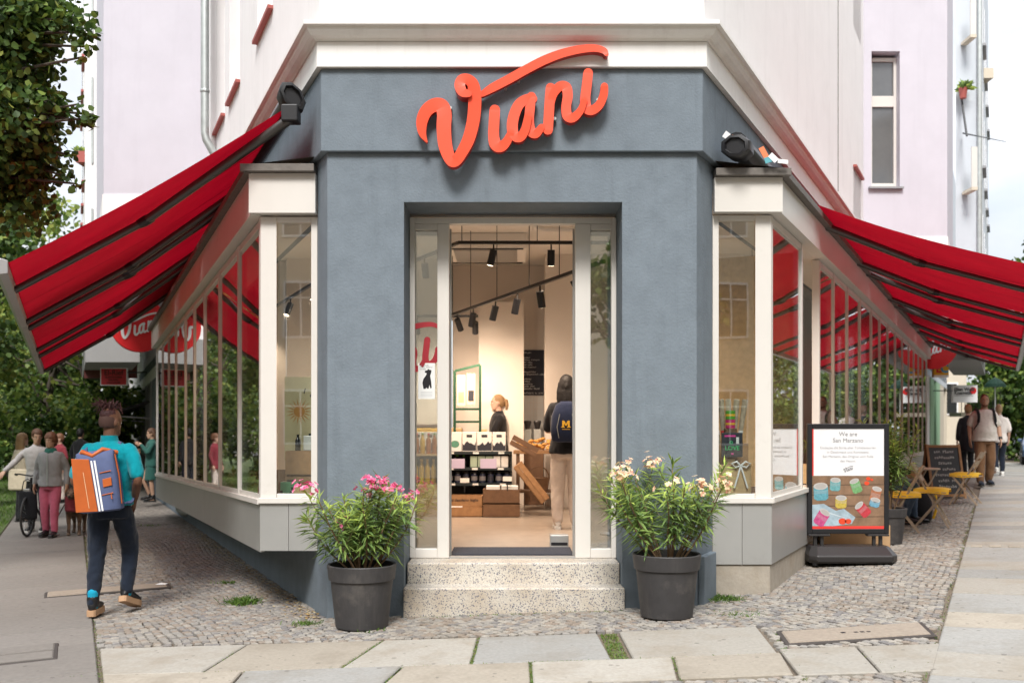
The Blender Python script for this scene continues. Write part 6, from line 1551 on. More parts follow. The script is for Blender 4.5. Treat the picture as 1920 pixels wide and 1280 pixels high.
# moss in the slab joints
moss = []
def joint(x0,y0,x1,y1,n,w=.01):
    for _ in range(n):
        f = random.random(); f = f if random.random() < .6 else f*f; x = x0+(x1-x0)*f+random.gauss(0,w); y = y0+(y1-y0)*f+random.gauss(0,w*.5); moss.append((x,y,G(x)-.012))
for q in ((-1.13,6.57,-.96,7.4,260),(-.26,6.57,-.25,7.4,260),(-2.04,6.57,-1.98,7.4,60),(-.84,5.72,-.73,6.55,260),(.12,5.72,.12,6.55,300),(1.0,5.72,1.06,6.55,160),(-2.9,6.56,1.9,6.56,520),(1.82,6.6,1.92,7.3,120),(2.36,5.9,2.24,6.6,60),(.12,6.555,.5,6.56,160),(1.7,5.72,1.84,6.5,60)): joint(*q)
for _ in range(1100): x = random.uniform(.655,.775); y = random.uniform(6.56,7.42); moss.append((x,y,G(x)-.02))
for _ in range(700):
    t = random.uniform(-3,9); p = LW.P(t,1.785+random.gauss(0,.012),0); moss.append((p.x,p.y,G(p.x)-.012))
for _ in range(500):
    t = random.uniform(-3,9); p = RW.P(t,1.9+random.gauss(0,.012),0); moss.append((p.x,p.y,G(p.x)-.012))
for _ in range(500): x = random.uniform(-.9,.95); moss.append((x, 8.32-abs(random.gauss(0,.03)), G(x)-.012))
blades('joint_moss', moss, .018, 10, [M['gr'][1], M['gr'][2], M['gr'][0]], None, .004, .9)
# fallen leaves and crumbs by the left plinth
lit = []
for _ in range(800):
    t = random.random()**1.4*9; p = LW.P(t, .03+abs(random.gauss(0,.10)), 0); lit.append((Vector((p.x,p.y,G(p.x)+.004)), Vector((random.gauss(0,1),random.gauss(0,1),.1)), random.uniform(.015,.05), random.uniform(.008,.02), Vector((random.gauss(0,.3),random.gauss(0,.3),1)), random.randint(0,2)))
o = leaf_mesh(lit, 'leaf_litter', None, [mat('dry_leaf_a',(.36,.24,.09),.8), mat('dry_leaf_b',(.24,.14,.06),.8), mat('dry_leaf_c',(.45,.36,.2),.8)])
q = LW.P(2.75,1.1,0); o = link('paper_scrap', MB().add([(-.06,-.02,.012),(.05,-.03,.014),(.06,.025,.02),(-.05,.03,.016),(0,0,.03)], [(0,1,4),(1,2,4),(2,3,4),(3,0,4)]).mesh('paper_scrap', M['white'])); o.location = (q.x,q.y,G(q.x)+.004); tag(o, 'crumpled white paper scrap on the rectangular cover in the left pavement', 'litter')
# ================================================================== people
def remesh(mb, name, mats, voxel, smooth=2, fold=None, mat_fn=None):
    me = mb.mesh('tmp', [], None); ob = link('tmp', me)
    r = ob.modifiers.new('r', 'REMESH'); r.mode = 'VOXEL'; r.voxel_size = voxel; r.adaptivity = 0
    if smooth: s = ob.modifiers.new('s', 'SMOOTH'); s.iterations = smooth; s.factor = .5
    bpy.context.view_layer.update()
    m2 = bpy.data.meshes.new_from_object(ob.evaluated_get(bpy.context.evaluated_depsgraph_get()))
    bpy.data.objects.remove(ob); bpy.data.meshes.remove(me)
    n = len(m2.vertices); co = np.empty(n*3, np.float32); m2.vertices.foreach_get('co', co); co = co.reshape(-1,3)
    if fold:
        amp, sc = fold; no = np.empty(n*3, np.float32); m2.vertex_normals.foreach_get('vector', no); no = no.reshape(-1,3)
        for i in range(n):
            x, y, z = co[i]; q = noise.noise(Vector((x*sc, y*sc, z*sc*.55+x*sc*.6)))*.7 + noise.noise(Vector((x*sc*2.3+7, y*sc*2.3, z*sc*1.9)))*.4
            co[i] += no[i]*amp*q
        m2.vertices.foreach_set('co', co.ravel())
    m2.materials.clear()
    for m in (mats if isinstance(mats, (list,tuple)) else [mats]): m2.materials.append(m)
    mi = np.zeros(len(m2.polygons), np.int32)
    if mat_fn:
        c = np.empty(len(m2.polygons)*3, np.float32); m2.polygons.foreach_get('center', c); c = c.reshape(-1,3)
        mi = np.array([mat_fn(*p) for p in c], np.int32)
    m2.polygons.foreach_set('material_index', mi); m2.polygons.foreach_set('use_smooth', [True]*len(m2.polygons)); m2.name = name; m2.update()
    return m2
V3 = Vector
def limb(mb, pts, radii, n=12):
    """tapered limb through joints, rounded by interpolation"""
    P = [np.array(p, float) for p in pts]; Q = catmull([list(p)+[r] for p, r in zip(P, radii)], 5)
    mb.tube([V3(q[:3]) for q in Q], [max(.004, q[3]) for q in Q], n)
    for p, r in ((pts[0], radii[0]), (pts[-1], radii[-1])): mb.ell(p, (r,r,r), None, 10, 6)
def hand(parent, name, wrist, direction, palm_n, m, curl=.5, s=1.0, thumb_side=1):
    """palm, four fingers and a thumb as one surface of short tapered chains"""
    w = V3(wrist); d = V3(direction).normalized(); n = V3(palm_n); n = (n - d*n.dot(d)).normalized(); b = d.cross(n)*thumb_side
    mb = MB(); L = .085*s
    mb.loft([(w-d*.02*s, b*.026*s, n*.020*s), (w+d*.015*s, b*.032*s, n*.018*s), (w+d*.05*s, b*.040*s, n*.015*s), (w+d*L, b*.039*s, n*.012*s), (w+d*(L+.008*s), b*.03*s, n*.008*s)], 12)
    for i, ln in enumerate((.068,.077,.072,.056)):
        o = w + d*(L-.012*s) + b*(.029-.0195*i)*s; a = 0; p = o; pts = [p]; 
        for k, f in enumerate((.2,.42,.33,.25)):
            a += (0,.45,.6,.5)[k]*curl; p = p + (d*math.cos(a) + n*math.sin(a))*ln*s*f*1.0; pts.append(p)
        mb.tube(pts, [.0095*s,.0092*s,.0085*s,.0078*s,.006*s], 7)
    o = w + d*.02*s + b*.026*s; pts = [o, o+(d*.6+b*.7+n*.1)*.03*s, o+(d*.9+b*.55+n*.35)*.055*s, o+(d*1.0+b*.3+n*.5)*.075*s]
    mb.tube(pts, [.013*s,.012*s,.010*s,.007*s], 7)
    return link('hand', mb.mesh('hand', m, None, 70), parent)
def head_shape(mb, c, s=1.0, rz=0, tilt=0, neck=None):
    """head facing local -y turned by rz; c = centre of the head at eye height"""
    Mr = Matrix.Rotation(rz, 3, 'Z') @ Matrix.Rotation(tilt, 3, 'X'); c = V3(c)
    T = lambda p: c + Mr @ (V3(p)*s)
    rings = [(-.118,.028,.026,-.062),(-.108,.042,.044,-.052),(-.085,.054,.066,-.034),(-.05,.063,.083,-.012),(0,.070,.094,0),(.045,.073,.098,.006),(.08,.064,.088,.010),(.105,.046,.064,.012),(.120,.018,.026,.012)]
    mb.loft([(T((0,yo,z)), Mr @ V3((rx*s,0,0)), Mr @ V3((0,ry*s,0))) for z,rx,ry,yo in rings], 18)
    mb.loft([(T((0,-.088,.012)), Mr@V3((.008*s,0,0)), Mr@V3((0,.012*s,0))), (T((0,-.098,-.015)), Mr@V3((.012*s,0,0)), Mr@V3((0,.014*s,0))), (T((0,-.104,-.036)), Mr@V3((.017*s,0,0)), Mr@V3((0,.016*s,0))), (T((0,-.092,-.047)), Mr@V3((.012*s,0,0)), Mr@V3((0,.012*s,0)))], 10)
    for sx in (-1,1): mb.ell(T((sx*.074,.008,-.012)), (.012*s,.022*s,.034*s), Mr @ Matrix.Rotation(sx*.25,3,'Z'), 10, 6)
    mb.ell(T((0,-.083,-.069)), (.024*s,.014*s,.008*s), Mr, 10, 6); mb.ell(T((0,-.080,-.083)), (.021*s,.014*s,.009*s), Mr, 10, 6)
    mb.ell(T((0,-.078,.022)), (.052*s,.020*s,.012*s), Mr, 10, 6)
    return T, Mr
M['eye_w'] = mat('eye_white', (.75,.73,.7), .2); M['eye_d'] = mat('eye_dark', (.02,.015,.012), .15); M['lip'] = mat('lip', (.36,.14,.12), .45); M['brow'] = mat('brow', (.05,.03,.02), .8)
def face(parent, T, Mr, s, lip=None, brow=None):
    for sx in (-1,1):
        e = link('eye', MB().ell(T((sx*.031,-.079,-.004)), (.012*s,.010*s,.0075*s), Mr, 10, 6).ell(T((sx*.031,-.0865,-.004)), (.0052*s,.0035*s,.0055*s), Mr, 8, 5, m=1).mesh('eye', [M['eye_w'], M['eye_d']], None, True), parent)
        mb = MB(); mb.tube([T((sx*.014,-.096,.020)), T((sx*.032,-.095,.027)), T((sx*.052,-.080,.021))], [.003*s,.005*s,.002*s], 6); link('eyebrow', mb.mesh('eyebrow', brow or M['brow'], None, True), parent)
    link('lips', MB().ell(T((0,-.094,-.070)), (.021*s,.005*s,.0045*s), Mr, 10, 6).ell(T((0,-.091,-.0795)), (.018*s,.006*s,.0055*s), Mr, 10, 6).mesh('lips', lip or M['lip'], None, True), parent)

def human(label, loc, rz, H, P, group=None, voxel=.016, shirt=None, sleeve=.5, legs=None, leg_end=1.0, skirt=None, shoes=None, socks=None, skin='skin_l', hair=None, build=1.0, head_rz=0, head_tilt=0, show_face=True, hem=.84, fold=.008, hands=(1,1), collar=True, hood=None, curl=.45, belly=0):
    """P: joint offsets for a 1.75 m figure facing -y, x to its left (viewer's right when it faces the camera)"""
    k = H/1.75; J = dict(pel=(0,0,.94), chest=(0,.0,1.28), neck=(0,.01,1.475), head=(0,-.012,1.635),
        shL=(.175,.01,1.41), elL=(.235,.03,1.14), wrL=(.235,-.05,.90), shR=(-.175,.01,1.41), elR=(-.235,.03,1.14), wrR=(-.235,-.05,.90),
        hiL=(.088,0,.90), knL=(.10,-.02,.50), anL=(.10,.02,.085), toL=(.115,-.15,.03), hiR=(-.088,0,.90), knR=(-.10,-.02,.50), anR=(-.10,.02,.085), toR=(-.115,-.15,.03))
    J.update({a: b for a, b in P.items() if isinstance(b, tuple)}); J = {a: V3(b)*k for a, b in J.items()}
    o = thing('person', label, 'person', loc, rz, group); b = build*k; X = lambda r: V3((r,0,0)); Y = lambda r: V3((0,r,0))
    sk = M[skin]; pel, ch, nk = J['pel'], J['chest'], J['neck']
    def torso(mb, g, z_low=True, bl=0):
        R = [(pel+V3((0,0,-.08))*k, .130, .095), (pel+V3((0,.005,-.02))*k, .150, .108), (pel.lerp(ch,.3)+V3((0,-.25*bl,0)), .150+.3*bl, .112+.75*bl), (pel.lerp(ch,.65)+V3((0,-.2*bl,0)), .160+.2*bl, .115+.5*bl), (ch, .178, .118), (ch.lerp(nk,.45), .185, .11), (ch.lerp(nk,.72), .155, .09), (ch.lerp(nk,.9), .085, .07), (nk, .058, .06)]
        if not z_low: R = R[1:]
        mb.loft([(c, X((rx)*b+g), Y((ry)*b+g)) for c, rx, ry in R], 20)
    # one continuous body
    body = MB(); torso(body, 0, bl=belly)
    limb(body, [nk-V3((0,0,.03))*k, nk.lerp(J['head'],.6)+V3((0,.012,0))*k], [.056*b,.05*b])
    T, Mr = head_shape(body, J['head'], k, head_rz, head_tilt)
    for s in 'LR':
        limb(body, [J['sh'+s]+V3((-.018 if s == 'L' else .018, 0, -.022))*k, J['sh'+s].lerp(J['el'+s],.5), J['el'+s], J['el'+s].lerp(J['wr'+s],.35), J['wr'+s]], [.040*b,.040*b,.037*b,.038*b,.026*b])
        limb(body, [J['hi'+s], J['hi'+s].lerp(J['kn'+s],.5), J['kn'+s], J['kn'+s].lerp(J['an'+s],.35), J['an'+s]], ([.070*b,.062*b,.044*b,.044*b,.033*b] if legs else [.085*b,.075*b,.054*b,.055*b,.036*b]))
        limb(body, [J['an'+s]+V3((0,.02,-.03))*k, J['to'+s]], [.036*k,.028*k])
    bo = link('body', remesh(body, 'body', sk, voxel, 2), o)
    if show_face: face(o, T, Mr, k, brow=M.get('brow'))
    for s, sx in (('L',1),('R',-1)):
        if hands[0 if s == 'L' else 1]:
            d = (J['wr'+s]-J['el'+s]).normalized(); hd = P.get('hd'+s, tuple(d + V3((0,-.12,-.5))))
            pn = P.get('pn'+s, (-sx*.9,.15,0)); hand(o, 'hand', J['wr'+s], hd, pn, sk, curl, k*1.05, thumb_side=P.get('ts'+s, sx))
    if legs:
        mb = MB(); g = .006*k
        mb.loft([(pel+V3((0,0,-.13))*k, X(.165*b+g), Y(.118*b+g)), (pel+V3((0,.004,-.04))*k, X(.174*b+g), Y(.128*b+g)), (pel+V3((0,0,.06))*k, X(.158*b+g+.3*belly), Y(.116*b+g+.5*belly))], 20)
        for s in 'LR':
            hi, kn, an = J['hi'+s], J['kn'+s], J['an'+s]; q = [hi+V3((0,0,-.01)), hi.lerp(kn,.45), kn, kn.lerp(an,.4), kn.lerp(an, .75), an+V3((0,0,.02))*k]; w = P.get('legw', 1.0)
            rs = [.090*b,.090*b,.074*b*w,.068*b*w,.060*b*w,.055*b*w]
            if leg_end < 1: q = [hi, hi.lerp(kn,.5), kn.lerp(an,leg_end-1+.5) if leg_end > .5 else hi.lerp(kn, leg_end*2)]; rs = [.098*b,.092*b,.08*b]
            limb(mb, q, rs)
        link('trousers' if leg_end >= 1 else 'shorts', remesh(mb, 'trousers', legs, voxel*.9, 2, (fold*1.1, 9)), o)
    if skirt:
        m_, ln = skirt; mb = MB(); mb.loft([(pel+V3((0,0,.10))*k, X(.15*b), Y(.115*b)), (pel+V3((0,0,-.05))*k, X(.185*b), Y(.14*b)), (pel+V3((0,0,-ln))*k, X(.20*b), Y(.16*b))], 20); link('skirt', remesh(mb, 'skirt', m_, voxel, 1, (fold, 9)), o)
    if shirt:
        mb = MB(); g = .017*k
        zh = hem*k; low = V3((pel.x, pel.y, zh))
        R = [(low, .184, .142), (pel+V3((0,.004,-.02))*k, .184, .138), (pel.lerp(ch,.3)+V3((0,-.25*belly,0)), .156+.3*belly, .118+.75*belly), (pel.lerp(ch,.65)+V3((0,-.2*belly,0)), .165+.2*belly, .120+.5*belly), (ch, .180, .120), (ch.lerp(nk,.42), .190, .112), (ch.lerp(nk,.66), .178, .10), (ch.lerp(nk,.82), .125, .085), (ch.lerp(nk,.95), .075, .067)]
        mb.loft([(c, X(rx*b+g), Y(ry*b+g)) for c, rx, ry in R], 22)
        for s in 'LR':
            sh, el, wr = J['sh'+s], J['el'+s], J['wr'+s]
            if sleeve <= .5: e = sh.lerp(el, sleeve*2); q = [sh, sh.lerp(e,.5), e]; rs = [.058*b,.060*b,.060*b]
            else: e = el.lerp(wr, (sleeve-.5)*2); q = [sh, sh.lerp(el,.5), el, el.lerp(e,.5), e]; rs = [.057*b,.056*b,.052*b,.048*b,.040*b]
            q[0] = q[0] + V3((-.018 if s == 'L' else .018, 0, -.022))*k; limb(mb, q, rs)
        if collar: mb.loft([(ch.lerp(nk,.9), X(.075*k), Y(.072*k)), (nk+V3((0,.012,.03))*k, X(.066*k), Y(.066*k))], 16)
        if hood: mb.ell(nk+V3((0,.06,-.02))*k, (.12*k,.075*k,.075*k), None, 14, 8)
        link('shirt', remesh(mb, 'shirt', shirt, voxel*.9, 2, (fold, 10)), o)
    if socks:
        for s in 'LR': mb = MB(); limb(mb, [J['an'+s]+V3((0,0,.10))*k, J['an'+s]], [.046*b,.046*b]); link('sock', mb.mesh('sock', socks, None, True), o)
    if shoes:
        m1, m2, th = shoes
        for s in 'LR':
            an, to = J['an'+s], J['to'+s]; f = (to-an); f.z *= 1; fd = V3((f.x,f.y,0)).normalized(); dn = V3(P.get('sole'+s, (0,0,-1))).normalized(); fw = (fd - dn*fd.dot(dn)).normalized(); sd = fw.cross(dn)
            heel = an - fw*.055*k + dn*(.085*k-th); L = .27*k
            mb = MB(); mb.loft([(heel+fw*x*L - dn*h/2, fw.cross(dn)*w*k, dn*h/2) for x, w, h in ((-.0,.02,.05*k),(.06,.036,.085*k),(.25,.040,.095*k),(.45,.040,.078*k),(.7,.047,.058*k),(.9,.042,.046*k),(1.0,.02,.03*k))], 14)
            limb(mb, [an+V3((0,0,.055 if P.get('boot') else .01))*k, an-dn*.01], [.052*k,.050*k])
            so = link('shoe', remesh(mb, 'shoe', m1, .009, 2), o)
            mb = MB(); out = [(-.05,.022),(.0,.036),(.2,.041),(.42,.038),(.68,.051),(.88,.047),(1.02,.024)]
            ol = [heel+fw*x*L+sd*w*k for x,w in out]+[heel+fw*x*L-sd*w*k for x,w in out[::-1]]; n = len(ol)
            mb.add([p+dn*th for p in ol]+[p-dn*.006 for p in ol], [tuple(range(n)),tuple(range(n,2*n))]+[(i,(i+1)%n,n+(i+1)%n,n+i) for i in range(n)]); link('sole', mb.mesh('sole', m2, None, 30), so)
    if hair: hair(o, T, Mr, k)
    o['J'] = 1; del o['J']
    return o, J, k, T, Mr

def hair_shell(m, top=.012, back=.03, length=0, bangs=0, width=.0, fold=.006, voxel=.012, bun=None, tail=None, shave=None):
    def f(o, T, Mr, k):
        mb = MB(); Rm = Mr
        mb.ell(T((0,.018,.040)), ((.080+width)*k, (.100+back*.3)*k, (.088+top)*k), Rm, 16, 10)
        mb.ell(T((0,.045,-.0)), ((.078+width)*k, (.074+back*.4)*k, .095*k), Rm, 16, 10)
        if length:
            for i in range(7):
                a = -1.25 + 2.5*i/6; x, y = math.sin(a)*(.075+width), .035+math.cos(a)*.052
                q = [T((x*.9,y,.04)), T((x*1.05,y+.01,-.06)), T((x*1.12,y+.012,-.06-length*.5)), T((x*1.0,y+.018,-.06-length))]
                mb.tube(q, [.03*k,.034*k,.030*k,.012*k], 8)
        if bun: mb.ell(T(bun[0]), tuple(q*k for q in bun[1]), Rm, 12, 8)
        if tail: mb.tube([T(p) for p in tail], [.022*k,.034*k,.030*k,.012*k][:len(tail)], 8)
        me = remesh(mb, 'hair', m, voxel, 1, (fold, 26))
        # cut the face free: hair in front of the hairline is pressed back under the skin
        inv = Rm.inverted(); c = T((0,0,0))
        for v in me.vertices:
            q = inv @ (v.co - c) / k
            if q.y < -.062 and q.z < .062 - bangs: v.co = c + Rm @ (V3((q.x*.8, -.04, q.z))*k)
        link('hair', me, o)
    return f
def strands(o, T, k, m, pts, name='lock'):
    for q, r in pts:
        mb = MB(); mb.tube([T(p) for p in q], [r*k, r*1.1*k, r*.5*k][:len(q)], 7); link(name, mb.mesh(name, m, None, True), o)

C = {n_: cloth(n_, c) for n_, c in dict(teal=(.0,.245,.30), navy=(.014,.02,.034), grey=(.285,.28,.285), rose=(.50,.115,.18), green=(.03,.14,.11), dark=(.017,.017,.02), white_c=(.66,.62,.58), tan=(.21,.115,.06), tee=(.74,.70,.64), lightgrey=(.42,.40,.39), denim=(.08,.12,.19), cream_c=(.55,.48,.36), beige=(.60,.51,.45), bottle=(.035,.12,.10), maroon_c=(.2,.03,.04)).items()}
HR = {n_: mat('hair_'+n_, c, .55, spec=.4, var=(60,.3), bump=(90,.6,.01)) for n_, c in dict(black=(.012,.010,.010), red=(.05,.015,.015), brown=(.10,.048,.026), auburn=(.16,.07,.035), blond=(.30,.18,.085), light=(.42,.29,.16)).items()}
M['leather'] = mat('black_leather', (.012,.012,.013), .35, spec=.5); M['tan_sole'] = mat('tan_sole', (.46,.28,.16), .7); M['white_sole'] = mat('white_sole', (.7,.69,.66), .6); M['dark_sole'] = mat('dark_sole', (.03,.03,.03), .7)

# ---- the man walking away with the orange and blue backpack
MX, MY = -3.56, 8.82
sock = mat('turquoise_sock', (.0,.27,.42), .9)
def dread(o, T, Mr, k):
    mb = MB(); mb.ell(T((0,.02,.052)), (.070*k,.088*k,.066*k), Mr, 16, 10); link('hair', remesh(mb, 'hair', HR['red'], .010, 1, (.006,40)), o)
    cap = MB(); cap.ell(T((0,.012,.0)), (.0745*k,.0985*k,.098*k), Mr, 18, 12)
    me = remesh(cap, 'shaved_hair', mat('shaved_hair',(.065,.03,.022),.8), .010, 1)
    inv = Mr.inverted(); c = T((0,0,0))
    for v in me.vertices:
        q = inv @ (v.co-c)/k
        if q.y < -.02 or q.z < -.06: v.co = c + Mr @ (V3((q.x*.8,q.y*.7,q.z*.8))*k)
    link('shaved_hair', me, o)
    rr = random.Random(4)
    L = []
    for i in range(90):
        a = rr.uniform(0,6.28); r0 = rr.uniform(.01,.055); b = (math.cos(a)*r0, .02+math.sin(a)*r0*1.2, .105)
        out = rr.uniform(.015,.075); side = .03
        m_ = (b[0]+math.cos(a)*out*.6+side*.5, b[1]+math.sin(a)*out*.6, .105+rr.uniform(.015,.06)); e = (b[0]+math.cos(a)*out*1.25+side, b[1]+math.sin(a)*out*1.3, .11+rr.uniform(-.06,.085))
        L.append(((b,m_,e), rr.uniform(.0035,.007)))
    strands(o, T, k, HR['red'], L, 'lock')
pm_ = dict(pel=(0,0,.95), shL=(.185,.02,1.42), shR=(-.185,.02,1.42), elL=(.262,.09,1.15), wrL=(.185,-.06,.97), elR=(-.262,.09,1.15), wrR=(-.185,-.06,.97),
  hiL=(.09,0,.91), knL=(.105,.02,.50), anL=(.105,.10,.10), toL=(.12,-.06,.03),
  hiR=(-.09,-.01,.91), knR=(-.115,-.15,.53), anR=(-.10,-.10,.17), toR=(-.125,-.25,.06), soleR=(-.05,.38,-1), boot=1, legw=.92)
man, J, k, T, Mr = human('man walking away in a turquoise polo shirt with an orange and blue backpack', (MX, MY, G(MX)-.0), R_(182), 1.83, pm_, voxel=.012, shirt=C['teal'], sleeve=.42, legs=C['navy'], socks=sock, shoes=(M['leather'], M['tan_sole'], .045), skin='skin_d', hair=dread, head_rz=R_(-28), head_tilt=R_(6), show_face=True, hem=.93, fold=.015, hands=(1,1), build=1.0)
# turned-up trouser hems and shoe pulls are on the boots; the collar of the polo
mb = MB(); mb.loft([(J['neck']+V3((0,.005,-.015)), V3((.078,0,0)), V3((0,.078,0))), (J['neck']+V3((0,.01,.045)), V3((.070,0,0)), V3((0,.072,0)))], 18); link('collar', mb.mesh('collar', C['teal'], None, True), man)
bp = {'or': mat('orange_leather',(.46,.105,.022),.42,spec=.45,var=(10,.12)), 'bl': mat('slate_blue_canvas',(.075,.10,.205),.8,var=(20,.1),bump=(220,.2,.002)), 'wh': M['white']}
def back_panel(o, y0, m, poly, name, th=.012, parent=None):
    """panel on the outside of the bag: x, z outline at depth y0 (towards the viewer)"""
    n = len(poly); return MB().add([(x, y0, z) for x, z in poly]+[(x, y0+th, z) for x, z in poly], [tuple(range(n)), tuple(range(n,2*n))]+[(i,(i+1)%n,n+(i+1)%n,n+i) for i in range(n)]).build(name, m, parent or o, local=True, bevel=.003)
bag = thing('backpack', 'orange and slate blue roll-top backpack with two white stripes on the walking man', 'backpack', (MX+.005, MY, G(MX)+.985), R_(182)); bag.rotation_euler = (0, R_(6), R_(182))
y0 = .135
mb = MB(); mb.loft([((0,y0+.085,z), (w,0,0), (0,dp,0)) for z, w, dp in ((-.055,.13,.05),(-.04,.168,.085),(.06,.180,.10),(.25,.178,.10),(.40,.165,.085),(.46,.150,.06),(.475,.12,.035))], 28)
for v in mb.v:   # square the oval into a bag
    w = .178 if v.z < .3 else .16
    v.x = math.copysign(min(abs(v.x)*1.18, w), v.x); v.y = y0+.085 + math.copysign(min(abs(v.y-y0-.085)*1.2, .095), v.y-y0-.085)
bagb = mb.build('bag_body', bp['bl'], bag, local=True, smooth=50)
yb = y0+.181
# local x points to the viewer's left because the man faces away
back_panel(bag, yb, bp['or'], [(.180,-.035),(.172,.425),(.025,.405),(-.004,-.045)][::-1], 'leather_panel')
back_panel(bag, yb+.012, mat('leather_seam',(.62,.36,.2),.6), [(.060,-.01),(.067,-.01),(.085,.30),(.078,.30)], 'zip', .003)
for i in range(2): back_panel(bag, yb, bp['wh'], [(-.010-.026*i,-.045),(-.026-.026*i,-.045),(.001-.028*i,.39),(.017-.028*i,.39)], 'white_stripe', .004)
back_panel(bag, yb-.001, bp['or'], [(-.07,.155),(-.145,.165),(-.145,.235),(-.07,.225)], 'leather_patch', .010)
for z in (.275,.085): back_panel(bag, yb-.001, bp['or'], [(-.05,z),(-.15,z+.012),(-.15,z+.020),(-.05,z+.008)], 'pocket_zip', .007)
mb = MB(); mb.tube([(-.13,yb+.004,.09),(-.135,yb+.012,.05)], .005, 6); mb.build('zip_pull', bp['or'], bag, local=True)
mb = MB(); mb.tube([(.172,y0+.05,.40),(.09,y0+.14,.475),(.0,y0+.16,.43),(-.08,y0+.14,.48),(-.168,y0+.05,.44)], .020, 10); mb.build('top_roll', bp['or'], bag, local=True, smooth=60)
mb = MB(); mb.tube([(-.165,y0+.10,.43),(-.182,y0+.10,.25),(-.18,y0+.10,.0)], .006, 6); mb.build('piping', bp['or'], bag, local=True)
for s in (-1,1):
    mb = MB(); pts = [V3((s*.115,y0+.03,.38)), V3((s*.135,y0-.035,.478)), V3((s*.14,y0-.12,.533)), V3((s*.145,y0-.235,.46)), V3((s*.15,y0-.285,.30)), V3((s*.17,y0-.24,.10)), V3((s*.19,y0-.08,.0)), V3((s*.172,y0+.03,.0))]
    Q = catmull([list(p) for p in pts], 5)
    for a, b in zip(Q[:-1], Q[1:]): mb.bar(V3(a), V3(b), .045, .012, up=(s*.3,-.2,1) if True else None)
    kind(mb.build('strap', bp['bl'], bag, local=True), 'thing'); 

# ---- passers-by on the left street
def on(px, py, d): X = (px-960)/1867*d; return (X, d, G(X))
short_hair = hair_shell(HR['auburn'], top=.022, back=.05, width=.022, bangs=.02, fold=.014)
p, J, k, T, Mr = human('woman in a grey zip hoodie and rose pink trousers walking towards the camera', on(95,0,16.0), R_(4), 1.66, dict(elL=(.245,.06,1.14), wrL=(.265,.0,.90), elR=(-.24,.05,1.14), wrR=(-.26,-.02,.90), knL=(.085,-.06,.50), anL=(.075,-.05,.085), toL=(.09,-.22,.03), knR=(-.095,-.02,.50), anR=(-.095,.06,.10), toR=(-.11,-.1,.04), legw=1.02), voxel=.016, shirt=C['grey'], sleeve=.97, legs=C['rose'], shoes=(M['leather'], M['dark_sole'], .025), skin='skin_m', hair=short_hair, head_rz=R_(-14), head_tilt=R_(5), hem=.86, fold=.012, build=1.0)
mb = MB(); mb.loft([(J['neck']+V3((0,-.01,-.05)), V3((.10,0,0)), V3((0,.095,0))), (J['neck']+V3((0,-.006,.0)), V3((.092,0,0)), V3((0,.09,0))), (J['neck']+V3((0,0,.035)), V3((.075,0,0)), V3((0,.08,0)))], 18); link('scarf', remesh(mb, 'scarf', C['green'], .013, 1, (.010,22)), p)
mb = MB(); mb.bar(V3((0,-.152,.84)), V3((0,-.148,1.33)), .012, .006, up=(0,1,0)); link('zip', mb.mesh('zip', M['zinc']), p)
def tote(loc, w, h, m, label, name='bag', rz=0, strap=.2, cat='bag'):
    o = thing(name, label, cat, loc, rz)
    mb = MB(); mb.loft([((0,0,z), (a,0,0), (0,b_,0)) for z, a, b_ in ((0,w*.42,.04),(.03,w*.5,.06),(h*.6,w*.5,.05),(h,w*.46,.03))], 16); link('bag_body', remesh(mb, 'bag_body', m, .015, 1, (.008,12)), o)
    mb = MB(); mb.tube([(-w*.3,0,h),(-w*.2,0,h+strap*.8),(0,0,h+strap),(w*.2,0,h+strap*.8),(w*.3,0,h)], .008, 6); mb.build('handle', m, o, local=True); return o
wx, wy, wz = on(95,0,16.0)
tote((wx+.33,wy+.05,wz+.40), .26,.34, C['maroon_c'], 'dark plum bag hanging beside the woman in pink trousers')
tote((wx-.42,wy+.1,wz+.27), .32,.46, C['dark'], 'black bag hanging between the bicycle and the woman in pink trousers')
